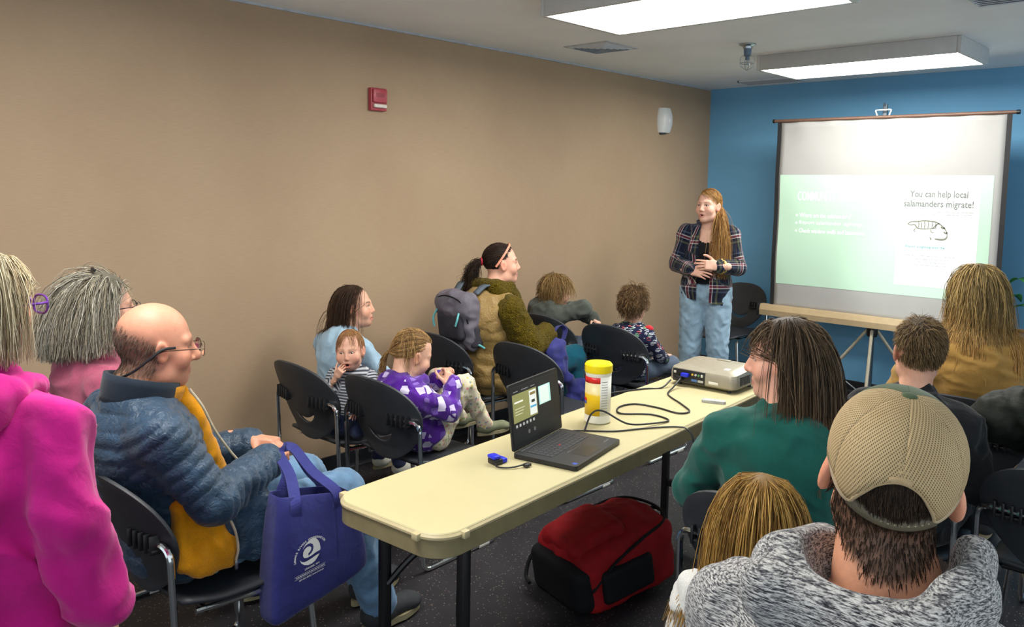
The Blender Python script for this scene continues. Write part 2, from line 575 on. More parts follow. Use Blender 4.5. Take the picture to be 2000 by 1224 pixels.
def make_chair():
    o = empty('stacking_chair')
    v, f = shell_grid()
    sh = mesh_obj('backrest', v, f, M_SHELL, o)
    md = sh.modifiers.new('solid', 'SOLIDIFY'); md.thickness = 0.011; md.offset = 0
    bv = sh.modifiers.new('bev', 'BEVEL'); bv.width = 0.003; bv.segments = 2; bv.limit_method = 'ANGLE'; bv.angle_limit = 1.0
    # seat with a waterfall front
    v = []; f = []
    nx, ny = 13, 15
    for j in range(ny):
        t = j/(ny-1)
        y = -0.19 + 0.43*t
        hw = 0.205 + 0.025*math.sin(math.pi*min(1, t*1.1)) - 0.06*max(0, t-0.86)/0.14*max(0, t-0.86)/0.14
        for i in range(nx):
            a = -1 + 2*i/(nx-1)
            z = 0.452 + 0.010*a*a + 0.018*max(0, 0.25-t)/0.25 - 0.030*max(0, t-0.8)**2/0.04
            v.append((a*hw, y, z))
    for j in range(ny-1):
        for i in range(nx-1):
            f.append((j*nx+i, j*nx+i+1, (j+1)*nx+i+1, (j+1)*nx+i))
    st = mesh_obj('seat', v, f, M_SHELL, o)
    md = st.modifiers.new('solid', 'SOLIDIFY'); md.thickness = 0.014; md.offset = -1
    for s in (-1, 1):
        path = fillet([(s*0.10, -0.272, 0.668), (s*0.253, -0.245, 0.668), (s*0.258, -0.225, 0.012), (s*0.258, 0.24, 0.012), (s*0.22, 0.215, 0.424), (s*0.20, -0.15, 0.43)], 0.045, 6)
        MB().tube(path, 0.0105, 10).build('leg', M_CHROME, o)
        c = MB()
        for k in range(5):
            x = s*(0.095 + 0.026*k)
            y = -0.270 + 0.0045*k
            c.box((x-0.005, y-0.027, 0.640), (x+0.005, y+0.03, 0.697), bev=0.004)
        c.box((s*0.147-0.060, -0.275, 0.644), (s*0.147+0.060, -0.225, 0.656), bev=0.003)
        c.build('clip', M_CLIP, o)
        MB().box((s*0.258-0.012, 0.12, 0.0005), (s*0.258+0.012, 0.19, 0.016), bev=0.004).build('foot_glide', mat('glide_plastic', 'b9b7ae', 0.5), o)
    for yc in (0.12, -0.12):
        MB().tube([(-0.21, yc, 0.428), (0.21, yc, 0.428)], 0.009, 8).build('crossbar', M_BLACKMETAL, o)
    return o
CHAIRS = [
    ((0.60, 2.38), 0.0, 'black stacking chair by the brown wall holding the baby'),
    ((1.07, 2.46), 0.03, 'black stacking chair under the girl in purple fleece'),
    ((0.46, 3.37), 0.0, 'black stacking chair with the grey backpack against its back'),
    ((1.01, 3.50), 0.0, 'empty black stacking chair behind the open laptop screen'),
    ((0.44, 4.33), 0.0, 'black stacking chair under the child in the grey hoodie'),
    ((0.98, 4.34), 0.0, 'black stacking chair under the boy in the letter print shirt'),
    ((1.50, 1.20), 0.0, 'black stacking chair under the man in the blue puffer jacket'),
    ((0.93, 1.22), 0.0, 'black stacking chair under the grey haired woman in rose'),
    ((0.50, 6.42), math.pi, 'empty black stacking chair facing out in the corner behind the presenter'),
    ((2.92, 2.36), 0.05, 'black stacking chair under the woman in the teal sweater'),
    ((3.60, 1.26), 0.0, 'black stacking chair under the man in the mesh cap'),
    ((2.99, 3.08), 0.0, 'black stacking chair under the short haired boy in black'),
    ((3.53, 3.22), 0.0, 'black stacking chair at the right edge under the dark olive jacket'),
    ((3.02, 4.02), 0.0, 'black stacking chair under the long haired woman in tan'),
]
_proto = make_chair()
for i, ((x, y), rz, lab) in enumerate(CHAIRS):
    c = _proto if i == 0 else dup(_proto)
    c.location = (x, y, 0); c.rotation_euler = (0, 0, rz)
    tag(c, lab, 'chair', 'black stacking chairs')

# ---------------------------------------------------------------- folding table
TA = math.radians(3.8)
TABLE_Z = 0.735
def TM(): return Matrix.Translation((2.115, 1.405, 0)) @ Matrix.Rotation(TA, 4, 'Z')
def tw(u, v, z=TABLE_Z):            # table coordinates: u across (+ towards the aisle side), v along from the near end
    return TM() @ Vector((u, v, z))
TW, TL = 0.475, 2.44
M_TTOP = mat('cream_laminate', 'bcb289', 0.42, var=0.025, scale=3.0, bump=0.02, bscale=300)
M_TEDGE = mat('table_edge_band', 'b7a983', 0.45, var=0.04)
M_TSKIRT = mat('table_skirt_khaki', '857a58', 0.5, var=0.05)
tb = empty('folding_table'); tb.matrix_world = TM()
def slab(w, l, r, z0, z1, bev):
    poly = rrect(w, l, r, 10, 0, TL/2)
    b = MB(); n = len(poly)
    def ring(off, z):
        pp = rrect(w-2*off, l-2*off, max(r-off, .005), 10, 0, TL/2)
        return [(p[0], p[1], z) for p in pp]
    rs = [ring(bev, z0), ring(0, z0+bev), ring(0, z1-bev), ring(bev, z1)]
    v = sum(rs, [])
    f = [tuple(range(n))[::-1], tuple(range(3*n, 4*n))]
    for i in range(3):
        f += [(i*n+k, i*n+(k+1) % n, (i+1)*n+(k+1) % n, (i+1)*n+k) for k in range(n)]
    return b.add(v, f)
slab(TW-0.012, TL-0.012, 0.085, TABLE_Z-0.012, TABLE_Z, 0.003).build('table_top', M_TTOP, tb)
eb = slab(TW, TL, 0.09, TABLE_Z-0.022, TABLE_Z-0.004, 0.006).build('edge_band', M_TEDGE, tb)
slab(TW-0.008, TL-0.008, 0.088, TABLE_Z-0.072, TABLE_Z-0.022, 0.002).build('apron', M_TSKIRT, tb)
for (u, v) in ((-TW/2+0.004, 0.06), (TW/2-0.09, 0.002), (TW/2-0.002, 0.10)):
    MB().box((u-0.012, v-0.012, TABLE_Z-0.024), (u+0.012, v+0.012, TABLE_Z-0.003), bev=0.003).build('edge_clip', M_TEDGE, tb)
for v0, dv in ((0.17, 1), (2.02, -1)):
    for u in (-0.17, 0.17):
        MB().box((u-0.016, v0-0.016, 0.012), (u+0.016, v0+0.016, TABLE_Z-0.072), bev=0.005).build('leg', M_BLACKMETAL, tb)
        MB().lathe([(0.021, 0.0005), (0.021, 0.022), (0.016, 0.028)], 12, (u, v0, 0)).build('leg_foot', M_CLIP, tb)
    MB().box((-0.155, v0-0.013, 0.22), (0.155, v0+0.013, 0.255), bev=0.004).build('crossbar', M_BLACKMETAL, tb)
    br = MB()
    br.tube(fillet([(-0.155, v0, 0.42), (-0.11, v0+dv*0.05, 0.50), (0.0, v0+dv*0.22, 0.64), (0.0, v0+dv*0.34, TABLE_Z-0.075)], 0.06), 0.011, 8)
    br.tube(fillet([(0.155, v0, 0.42), (0.11, v0+dv*0.05, 0.50), (0.02, v0+dv*0.22, 0.64), (0.0, v0+dv*0.34, TABLE_Z-0.075)], 0.06), 0.011, 8)
    br.build('folding_brace', M_BLACKMETAL, tb)
    MB().box((-0.19, v0-0.03, TABLE_Z-0.082), (0.19, v0+0.03, TABLE_Z-0.070), bev=0.003).build('leg_plate', M_BLACKMETAL, tb)
tag(tb, 'long cream folding table with rounded corners and black folding legs', 'table')

# ---------------------------------------------------------------- laptop
M_LAP = mat('laptop_black', '17181a', 0.45, var=0.06, bump=0.03, bscale=900)
M_KEY = mat('laptop_key', '222327', 0.5, var=0.05)
hl = Vector((2.035, 2.047, TABLE_Z)); hr = Vector((1.962, 2.402, TABLE_Z))
ex = (hr - hl).normalized()                   # along the hinge
ey = Vector((0, 0, 1)).cross(ex).normalized() * -1   # from hinge to the front edge
LW, LD = 0.362, 0.25
LM = Matrix(((ex.x, ey.x, 0, hl.x), (ex.y, ey.y, 0, hl.y), (0, 0, 1, TABLE_Z + 0.0012), (0, 0, 0, 1)))
if LM.to_3x3().determinant() < 0:
    pass
lp = empty('laptop', hl)
LB = Matrix.Translation(-hl) @ LM
def lpart(b, name, m, par=None, smooth=True):
    b.v = [tuple(LB @ Vector(p)) for p in b.v]
    b.f = [tuple(reversed(q)) for q in b.f]
    return b.build(name, m, par or lp, smooth)
bs = MB(); bs.prism(rrect(LW, LD, 0.012, 4, LW/2, LD/2), 0.002, 0.017)
lpart(bs, 'base', M_LAP)
kb = lpart(MB().box((0.035, 0.030, 0.0155), (LW-0.035, 0.137, 0.0172)), 'keyboard_deck', mat('laptop_well', '0a0a0b', 0.5))
rows = [(15, 0.034, 0.010), (14, 0.047, 0.0165), (14, 0.066, 0.0165), (13, 0.085, 0.0165), (12, 0.104, 0.0165), (9, 0.122, 0.0135)]
for n, y0, hgt in rows:
    w = (LW - 0.076) / n
    for i in range(n):
        x0 = 0.038 + i*w
        lpart(MB().box((x0+0.0012, y0, 0.0168), (x0+w-0.0012, y0+hgt, 0.0188), bev=0.0008), 'key', M_KEY, None, False)
lpart(MB().lathe([(0.0042, 0.018), (0.0042, 0.0205), (0.003, 0.0215)], 12, (LW*0.47, 0.095, 0)), 'pointing_stick', mat('stick_red', 'b02a2a', 0.6))
lpart(MB().box((0.115, 0.148, 0.0165), (0.232, 0.158, 0.0178), bev=0.002), 'mouse_buttons', mat('lap_button', '201a1c', 0.4))
lpart(MB().prism(rrect(0.117, 0.070, 0.006, 3, 0.1735, 0.200), 0.0165, 0.0174), 'touchpad', mat('lap_pad', '1b1c1e', 0.35))
lpart(MB().box((0.018, 0.222, 0.017), (0.036, 0.238, 0.0174)), 'sticker', mat('blue_sticker', '2c4fae', 0.4), None, False)
lpart(MB().box((0.03, 0.004, 0.0165), (LW-0.03, 0.018, 0.0185), bev=0.001), 'speaker_strip', mat('lap_strip', '2a2d31', 0.4))
v, f = text_mesh('ThinkPad', 0.012)
tm = MB(); tm.add([(p[0]*-1 + LW-0.045, -p[1]+0.212, 0.0176) for p in v], f)
lpart(tm, 'lettering', mat('lap_letter', '8d9094', 0.3, metal=0.6), None, False)
# lid: stands up from the hinge, leaning back
tilt = math.radians(97)
LH = 0.238
def lid(p):      # p = (x along hinge, h up the lid, t thickness towards the back)
    c_, s_ = math.cos(tilt), math.sin(tilt)
    return (p[0], 0.004 + p[1]*c_ - p[2]*s_, 0.016 + p[1]*s_ + p[2]*c_ * -1)
def lidpart(lo, hi, name, m, par=None, rr=None):
    b = MB()
    if rr is None:
        b.box(lo, hi)
    else:
        b.prism(rrect(hi[0]-lo[0], hi[1]-lo[1], rr, 3, (lo[0]+hi[0])/2, (lo[1]+hi[1])/2), lo[2], hi[2])
    b.v = [lid(p) for p in b.v]
    return lpart(b, name, m, par, False)
ld = lidpart((0, 0.004, 0), (LW, LH, 0.007), 'screen_lid', M_LAP, None, 0.008)
S0 = -0.0004
def scr(c, e, nm): return emit(nm, c, e)
lidpart((0.010, 0.026, S0-0.0004), (LW-0.010, LH-0.012, 0.001), 'display', scr('1b1c1e', 0.25, 'display_dark'), ld)
lidpart((0.020, 0.100, S0-0.0010), (0.190, 0.200, S0-0.0004), 'slide_preview', scr('8b8a55', 0.55, 'display_olive'), ld)
lidpart((0.135, 0.106, S0-0.0016), (0.184, 0.194, S0-0.0010), 'poster_preview', scr('dfe3dc', 0.6, 'display_white'), ld)
lidpart((0.140, 0.178, S0-0.0020), (0.179, 0.188, S0-0.0016), 'poster_heading', scr('8f7a48', 0.4, 'display_head'), ld)
lidpart((0.148, 0.150, S0-0.0020), (0.172, 0.160, S0-0.0016), 'poster_picture', scr('3c3c34', 0.3, 'display_blob'), ld)
lidpart((0.138, 0.132, S0-0.0020), (0.181, 0.139, S0-0.0016), 'poster_caption', scr('4aa3c8', 0.5, 'display_cyan'), ld)
lidpart((0.030, 0.168, S0-0.0016), (0.090, 0.173, S0-0.0010), 'slide_heading', scr('e8e8d8', 0.6, 'display_text'), ld)
for k in range(3):
    lidpart((0.032, 0.146-0.010*k, S0-0.0016), (0.098-0.008*k, 0.1485-0.010*k, S0-0.0010), 'slide_line', scr('c9c9a8', 0.5, 'display_text2'), ld)
lidpart((0.205, 0.128, S0-0.0010), (0.292, 0.196, S0-0.0004), 'next_slide_preview', scr('a9d2cc', 0.6, 'display_teal'), ld)
lidpart((0.213, 0.131, S0-0.0016), (0.280, 0.193, S0-0.0010), 'next_slide_page', scr('d7e6dc', 0.6, 'display_page'), ld)
for k in range(6):
    lidpart((0.030+0.024*k, 0.082, S0-0.0010), (0.042+0.024*k, 0.092, S0-0.0004), 'toolbar_icon', scr('b8b8b8', 0.35, 'display_icon'), ld, 0.003)
for x0 in (0.11, 0.15):
    lidpart((x0, 0.045, S0-0.0010), (x0+0.014, 0.059, S0-0.0004), 'media_button', scr('6a6a6a', 0.25, 'display_dim'), ld, 0.005)
for x0, w in ((0.030, 0.03), (0.085, 0.05), (0.15, 0.03)):
    lidpart((x0, 0.208, S0-0.0010), (x0+w, 0.2105, S0-0.0004), 'menu_line', scr('8a8a8a', 0.3, 'display_menu'), ld)
tag(lp, 'open black laptop showing presenter view on the cream table', 'laptop')

# ---------------------------------------------------------------- video adapter with blue plug
M_BLUEPLUG = mat('blue_vga_plug', '1f2fd0', 0.35, var=0.05)
ad = empty('video_adapter', (2.03, 1.965, TABLE_Z))
R_ = Matrix.Rotation(math.radians(-10), 4, 'Z')
MB().box((-0.022, -0.018, 0.0008), (0.022, 0.018, 0.020), R_, bev=0.004).build('adapter_box', M_CLIP, ad)
MB().box((-0.017, 0.018, 0.002), (0.017, 0.040, 0.017), R_, bev=0.003).box((-0.022, -0.02, 0.02), (0.018, 0.012, 0.032), R_, bev=0.004).build('plug', M_BLUEPLUG, ad)
cc = smooth_path([(0.012, -0.016, 0.01), (0.04, -0.03, 0.006), (0.075, -0.005, 0.006), (0.095, 0.045, 0.010)], 8)
MB().tube(cc, 0.003, 8).build('cable', M_CLIP, ad)
MB().box((0.088, 0.044, 0.003), (0.106, 0.072, 0.014), Matrix.Rotation(math.radians(-4), 4, 'Z'), bev=0.003).build('usb_plug', mat('usb_plug', '26282c', 0.4), ad)
tag(ad, 'black video adapter with blue plug beside the laptop hinge', 'adapter')

# ---------------------------------------------------------------- wipes canister
wc = empty('wipes_canister', (1.968, 2.625, TABLE_Z))
R0 = 0.0535
MB().lathe([(R0-0.006, 0.0008), (R0, 0.006), (R0, 0.030), (R0-0.0015, 0.034), (R0-0.0015, 0.197), (R0, 0.200), (R0, 0.212), (R0-0.004, 0.218)], 48).build('body', mat('white_canister', 'e9e6d8', 0.35, var=0.01), wc)
MB().lathe([(R0+0.0015, 0.208), (R0+0.003, 0.212), (R0+0.003, 0.238), (R0-0.003, 0.246), (R0-0.02, 0.248), (0.012, 0.2465), (0.010, 0.2465)], 48).build('lid', mat('yellow_lid', 'f4d90c', 0.35, var=0.02), wc)
def wrap(a0, a1, z0, z1, m, name, off=0.0006, n=20):
    v = []; f = []
    r = R0 - 0.0015 + off
    for k in range(n+1):
        a = math.radians(a0 + (a1-a0)*k/n)
        for rr in (r, r-0.0006):
            v += [(rr*math.cos(a), rr*math.sin(a), z0), (rr*math.cos(a), rr*math.sin(a), z1)]
    for k in range(n):
        b = 4*k
        f += [(b, b+4, b+5, b+1), (b+2, b+3, b+7, b+6), (b+1, b+5, b+7, b+3), (b, b+2, b+6, b+4)]
    return mesh_obj(name, v, f, m, wc)
def lemon():
    t = NT('lemon_label')
    v = t.coord('Object')
    sep = t.n('ShaderNodeSeparateXYZ'); t.l(v, sep.inputs[0])
    nz = t.noise(v, 30.0, 3)
    z = t.math('ADD', sep.outputs[2], t.math('MULTIPLY', nz, 0.012))
    t.col(t.ramp(t.math('MULTIPLY', z, 5.0), [(0.0, hexc('f2c81a')), (0.62, hexc('efc418')), (0.66, hexc('f0dd9a')), (1.0, hexc('efe2b4'))]).outputs[0])
    return t.set(0.35)
ac = -58.0          # direction of the camera around the canister
wrap(ac-115, ac+14, 0.036, 0.168, lemon(), 'front_label')
wrap(ac-115, ac+14, 0.168, 0.192, mat('label_red', 'd8241f', 0.35), 'red_band', 0.0008)
wrap(ac+14, ac+110, 0.036, 0.194, mat('label_white', 'e4e2da', 0.4, var=0.01), 'back_label')
wrap(ac-105, ac-52, 0.092, 0.104, mat('label_red', 'd8241f', 0.35), 'scent_strip', 0.0012, 10)
wrap(ac-105, ac-52, 0.080, 0.092, mat('label_blue', '3c57b8', 0.35), 'claim_strip', 0.0012, 10)
for k in range(13):
    wrap(ac+20, ac+50, 0.044+0.0108*k, 0.0465+0.0108*k, mat('label_print', '9a9c9c', 0.5), 'small_print', 0.0012, 5)
tag(wc, 'tall canister of wipes with yellow lid beside the laptop', 'canister')

# ---------------------------------------------------------------- projector
M_PROJ = mat('projector_champagne', 'a39c8b', 0.35, metal=0.35, var=0.03, bump=0.03, bscale=900)
M_PORT = mat('port_panel', '15171a', 0.4)
pj = empty('projector', (1.985, 3.54, TABLE_Z), math.radians(2.0))
PW, PD, PH = 0.345, 0.265, 0.105
b = MB()
prof = []
n = 0
def pring(off, z, dz=0.0):
    return [(p[0], p[1], z + dz*(p[1]/PD)) for p in rrect(PW-2*off, PD-2*off, 0.03, 6)]
rings = [pring(0.012, 0.016), pring(0.0, 0.026), pring(0.0, 0.072, 0.01), pring(0.006, 0.092, 0.015), pring(0.03, PH-0.004, 0.02), pring(0.05, PH, 0.02)]
n = len(rings[0])
f = [tuple(range(n))[::-1], tuple(range(5*n, 6*n))]
for i in range(5):
    f += [(i*n+k, i*n+(k+1) % n, (i+1)*n+(k+1) % n, (i+1)*n+k) for k in range(n)]
b.add(sum(rings, []), f); b.build('housing', M_PROJ, pj)
for (x, y) in ((-0.13, -0.10), (0.13, -0.10), (0.0, 0.10), (0.14, 0.09)):
    MB().lathe([(0.010, 0.0006), (0.010, 0.012), (0.007, 0.018)], 14, (x, y, 0)).build('foot', M_CLIP, pj)
MB().box((-0.150, -PD/2-0.0015, 0.022), (0.020, -PD/2+0.004, 0.082), bev=0.001).build('port_panel', M_PORT, pj)
yb = -PD/2-0.0015
MB().box((-0.100, yb-0.018, 0.050), (-0.062, yb, 0.068), bev=0.003).build('vga_plug', M_BLUEPLUG, pj)
MB().box((-0.128, yb-0.022, 0.030), (-0.092, yb, 0.050), bev=0.004).build('power_plug', M_CLIP, pj)
for (x0, x1, z0, z1, c) in ((-0.05, -0.020, 0.032, 0.043, '4a6fb0'), (-0.016, 0.012, 0.032, 0.043, 'b9b9b4'), (0.0, 0.010, 0.058, 0.072, 'd8d8d2'), (-0.145, -0.132, 0.060, 0.072, 'c9c7be')):
    MB().box((x0, yb-0.003, z0), (x1, yb, z1), bev=0.0015).build('socket', mat('sock_'+c, c, 0.35), pj)
for (x, z, c) in ((-0.045, 0.065, 'd9b52a'), (-0.028, 0.065, 'c9c9c4'), (-0.012, 0.065, '5aa05a')):
    MB().tube([(x, yb-0.004, z), (x, yb+0.001, z)], 0.005, 12).build('jack', mat('jack_'+c, c, 0.35), pj)
MB().box((0.04, yb-0.001, 0.034), (0.088, yb+0.002, 0.046), bev=0.0006).build('label', mat('label_white', 'e4e2da', 0.4, var=0.01), pj)
MB().box((0.085, -0.075, PH-0.010), (0.112, -0.05, PH-0.0022), bev=0.001).build('sticker', mat('sticker_white', 'e8eae6', 0.4), pj)
MB().box((-0.02, 0.06, PH+0.001), (0.05, 0.085, PH+0.010), bev=0.003).build('focus_ring', M_PROJ, pj)
MB().tube([(-0.08, PD/2-0.004, 0.06), (-0.08, PD/2+0.012, 0.06)], 0.032, 24).build('lens_ring', M_CLIP, pj)
MB().tube([(-0.08, PD/2+0.0115, 0.06), (-0.08, PD/2+0.0135, 0.06)], 0.024, 24).build('lens', emit('projector_lens', 'cfe6dc', 3.0), pj)
for k in range(8):
    MB().box((PW/2-0.002, -0.08+0.014*k, 0.035), (PW/2+0.001, -0.072+0.014*k, 0.075)).build('vent_slat', M_PORT, pj, smooth=False)
tag(pj, 'champagne coloured video projector at the far end of the table', 'projector')
# the beam itself
sp = bpy.data.lights.new('projector_beam', 'SPOT')
sp.energy = 130.0; sp.color = (0.93, 1.0, 0.95); sp.spot_size = math.radians(26); sp.spot_blend = 1.0; sp.shadow_soft_size = 0.02
so = bpy.data.objects.new('projector_beam', sp); COL.objects.link(so)
so.location = (1.90, 3.72, 0.80)
so.rotation_euler = (Vector((1.98, 6.35, 1.06)) - so.location).to_track_quat('-Z', 'Y').to_euler()

# remote control
rc = empty('remote_control', (2.155, 3.235, TABLE_Z), math.radians(-68))
MB().prism(rrect(0.036, 0.105, 0.012, 5), 0.0008, 0.013).build('body', mat('remote_grey', 'a9abab', 0.4), rc)
for i in range(5):
    for j in range(2):
        MB().box((-0.011+0.013*j, -0.038+0.015*i, 0.013), (-0.003+0.013*j, -0.030+0.015*i, 0.0145), bev=0.001).build('button', mat('remote_button', 'd8d8d6', 0.4), rc)
tag(rc, 'slim grey remote control lying beside the projector', 'remote control')

# cables on the table
def cable(name, pts, r, label):
    p = smooth_path(pts, 10)
    o = MB().tube(p, r, 8).build(name, M_CLIP)
    return tag(o, label, 'cable')
TZ = TABLE_Z + 0.0045
cable('video_cable', [(1.905, 3.36, TZ+0.04), (1.905, 3.30, TZ+0.01), (1.94, 3.20, TZ), (2.07, 3.10, TZ), (2.16, 3.02, TZ), (2.14, 2.96, TZ), (2.03, 2.97, TZ), (1.93, 2.95, TZ), (1.91, 2.86, TZ),
                      (1.97, 2.78, TZ), (2.07, 2.86, TZ), (2.17, 2.84, TZ), (2.16, 2.74, TZ+0.005), (2.12, 2.62, TZ+0.02), (2.03, 2.58, TZ+0.06), (2.01, 2.53, TZ+0.055), (2.03, 2.46, TZ+0.004)], 0.0038,
      'black video cable snaking from the projector towards the laptop')
cable('power_cable', [(1.86, 3.35, TZ+0.03), (1.85, 3.28, TZ), (1.80, 3.20, TZ), (1.74, 3.02, TZ), (1.735, 2.97, TZ)], 0.0042, 'black projector power cord running off the far table edge')
cable('laptop_charger_cable', [(1.99, 2.42, TZ+0.002), (2.00, 2.46, TZ), (2.10, 2.55, TZ), (2.17, 2.68, TZ), (2.24, 2.78, TZ), (2.29, 2.79, TZ-0.003), (2.318, 2.79, 0.69), (2.322, 2.795, 0.55), (2.34, 2.80, 0.35), (2.42, 2.78, 0.15), (2.50, 2.70, 0.01), (2.62, 2.72, 0.006)], 0.0034,
      'thin black charger cord hanging over the table edge to the floor')
# ---------------------------------------------------------------- projection screen on its tripod
SY = 6.35
scn = empty('projection_screen', (1.74, SY, 0))
def spart(b, name, m, par=None, smooth=True):
    b.v = [(p[0]-1.74, p[1]-SY, p[2]) for p in b.v]
    return b.build(name, m, par or scn, smooth)
M_SHEET = mat('screen_sheet', 'a3a2a0', 0.7, var=0.015, spec=0.2, scale=4)
M_ROD = mat('screen_rod_brown', '6a4f41', 0.4, var=0.05)
M_CASE = mat('screen_case_tan', 'b09a78', 0.35, var=0.03)
def wave(x, z):
    e = math.exp(-((x-0.99)/0.10)**2)
    t = math.exp(-((z-2.2)/0.12)**2)
    return 0.006*math.sin(z*9.0+1)*e + 0.004*math.sin(x*26.0)*t
def sheet(x0, x1, z0, z1, off, m, name, nx=40, nz=30, par=None):
    v = []; f = []
    for j in range(nz+1):
        for i in range(nx+1):
            x = x0+(x1-x0)*i/nx; z = z0+(z1-z0)*j/nz
            v.append((x, SY - off + wave(x, z), z))
    for j in range(nz):
        for i in range(nx):
            a = j*(nx+1)+i
            f.append((a, a+1, a+nx+2, a+nx+1))
    b = MB(); b.add(v, f)
    o = spart(b, name, m, par, name == 'sheet')
    md = o.modifiers.new('solid', 'SOLIDIFY'); md.thickness = 0.0006; md.offset = -1
    return o
sh = sheet(0.955, 2.553, 0.72, 2.225, 0.0, M_SHEET, 'sheet')
M_BORDER = mat('screen_border_black', '18191c', 0.7)
sheet(0.925, 0.957, 0.72, 2.225, 0.001, M_BORDER, 'border', 2, 30)
sheet(2.551, 2.583, 0.72, 2.225, 0.001, M_BORDER, 'border', 2, 30)
spart(MB().tube([(0.89, SY, 2.236), (2.615, SY, 2.228)], 0.013, 14), 'top_rod', M_ROD)
spart(MB().tube([(0.885, SY, 2.236), (0.90, SY, 2.236)], 0.016, 14), 'end_cap', M_CLIP)
spart(MB().tube([(2.605, SY, 2.228), (2.625, SY, 2.228)], 0.016, 14), 'end_cap', M_CLIP)
b = MB(); b.tube(fillet([(1.70, SY, 2.245), (1.685, SY, 2.285), (1.80, SY, 2.285), (1.785, SY, 2.245)], 0.01) , 0.005, 8)
spart(b, 'hanger', mat('white_plastic', 'd6d6d4', 0.35, var=0.01))
cs = [(SY-0.04, 0.655), (SY-0.045, 0.70), (SY-0.030, 0.745), (SY+0.022, 0.745), (SY+0.035, 0.70), (SY+0.030, 0.655)]
v = [(x, p[0], p[1]) for x in (0.85, 2.70) for p in cs]
b = MB(); b.add(v, [tuple(range(6)), tuple(range(11, 5, -1))] + [(i+6, (i+1) % 6+6, (i+1) % 6, i) for i in range(6)])
spart(b, 'case', M_CASE, None, False)
for x in (0.846, 2.696):
    spart(MB().box((x-0.012, SY-0.05, 0.648), (x+0.012, SY+0.04, 0.752), bev=0.006), 'case_end', M_CLIP)
spart(MB().box((1.725, SY+0.035, 0.06), (1.755, SY+0.060, 2.33), bev=0.003), 'pole', mat('pole_blue_grey', '3b4a55', 0.4))
spart(MB().tube(fillet([(1.74, SY+0.048, 2.30), (1.74, SY+0.02, 2.34), (1.74, SY, 2.30)], 0.01), 0.004, 8), 'pole_hook', M_STEEL)
spart(MB().lathe([(0.035, 0.58), (0.04, 0.60), (0.04, 0.645), (0.03, 0.655)], 16, (1.74, SY+0.047, 0)), 'hub', M_BLACKMETAL)
M_LEGP = mat('screen_leg_champagne', 'b3ab98', 0.35, metal=0.4, var=0.03)
for a, L in ((188, 0.62), (285, 0.56), (25, 0.60)):
    ca, sa = math.cos(math.radians(a)), math.sin(math.radians(a))
    c0 = Vector((1.74+0.035*ca, SY+0.047+0.035*sa, 0.63)); c1 = Vector((1.74+L*ca*0.78, SY+0.047+L*sa*0.78, 0.014))
    spart(MB().tube([c0, c1], 0.0125, 8), 'leg', M_LEGP)
    spart(MB().tube([c0.lerp(c1, 0.56), Vector((1.74+0.02*ca, SY+0.047+0.02*sa, 0.10))], 0.005, 6), 'strut', M_STEEL)
    spart(MB().lathe([(0.016, 0.0008), (0.016, 0.02), (0.012, 0.03)], 10, (c1.x, c1.y, 0)), 'foot', M_CLIP)

# the projected slide and what is on it
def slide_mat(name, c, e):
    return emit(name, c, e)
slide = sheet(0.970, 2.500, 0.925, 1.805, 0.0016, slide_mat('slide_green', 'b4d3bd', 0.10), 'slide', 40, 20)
sheet(1.890, 2.425, 1.00, 1.716, 0.0028, slide_mat('slide_paper', 'dfe2df', 0.10), 'poster_page', 20, 10, slide)
def slide_text(s, x0, x1, z, hgt, m, name='slide_text', bold=0.0, slope=0.0):
    v, f = text_mesh(s, 1.0, 'LEFT', bold)
    xs = [p[0] for p in v]; ys = [p[1] for p in v]
    a0, a1, b0, b1 = min(xs), max(xs), min(ys), max(ys)
    b = MB()
    b.add([(x0+(p[0]-a0)/(a1-a0)*(x1-x0), SY-0.0040 + wave(x0, z), z-hgt/2+(p[1]-b0)/(b1-b0)*hgt) for p in v], f)
    return spart(b, name, m, slide, False)
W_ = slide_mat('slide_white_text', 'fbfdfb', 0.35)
G_ = mat('poster_grey_text', '767d7a', 0.8)
slide_text('COMMUNITY SCIENCE', 1.121, 1.633, 1.638, 0.072, W_, bold=0.004)
for k, (s, xe) in enumerate((('Where are the salamanders?', 1.55), ('Report salamander sightings', 1.64), ('Check window wells and basements', 1.66))):
    z = 1.488 - 0.0615*k
    slide_text(s, 1.145, xe, z, 0.036, W_, bold=0.0)
    slide_text('o', 1.112, 1.130, z-0.003, 0.018, W_, bold=0.01)
slide_text('You can help local', 1.965, 2.348, 1.664, 0.064, G_, bold=0.016)
slide_text('salamanders migrate!', 1.928, 2.386, 1.595, 0.064, G_, bold=0.016)
T_ = mat('poster_teal_text', '4c9aa4', 0.8)
slide_text('Report a sighting with the', 1.955, 2.22, 1.287, 0.022, T_, bold=0.012)
# illegible lines of small print, as rows of little dashes
rs = random.Random(4)
for k, (x0, x1, z) in enumerate(((1.92, 2.39, 1.545), (1.94, 2.38, 1.525), (1.95, 2.30, 1.225), (1.99, 2.25, 1.200), (2.05, 2.25, 1.178), (2.02, 2.24, 1.158))):
    b = MB(); x = x0
    while x < x1:
        w = rs.uniform(0.008, 0.03)
        b.box((x, SY-0.0042, z-0.0022), (min(x+w, x1), SY-0.0034, z+0.0022)); x += w + rs.uniform(0.005, 0.012)
    tag(spart(b, 'small_print', mat('poster_pale_print', 'aeb4b2', 0.8), slide, False), kind='stuff')
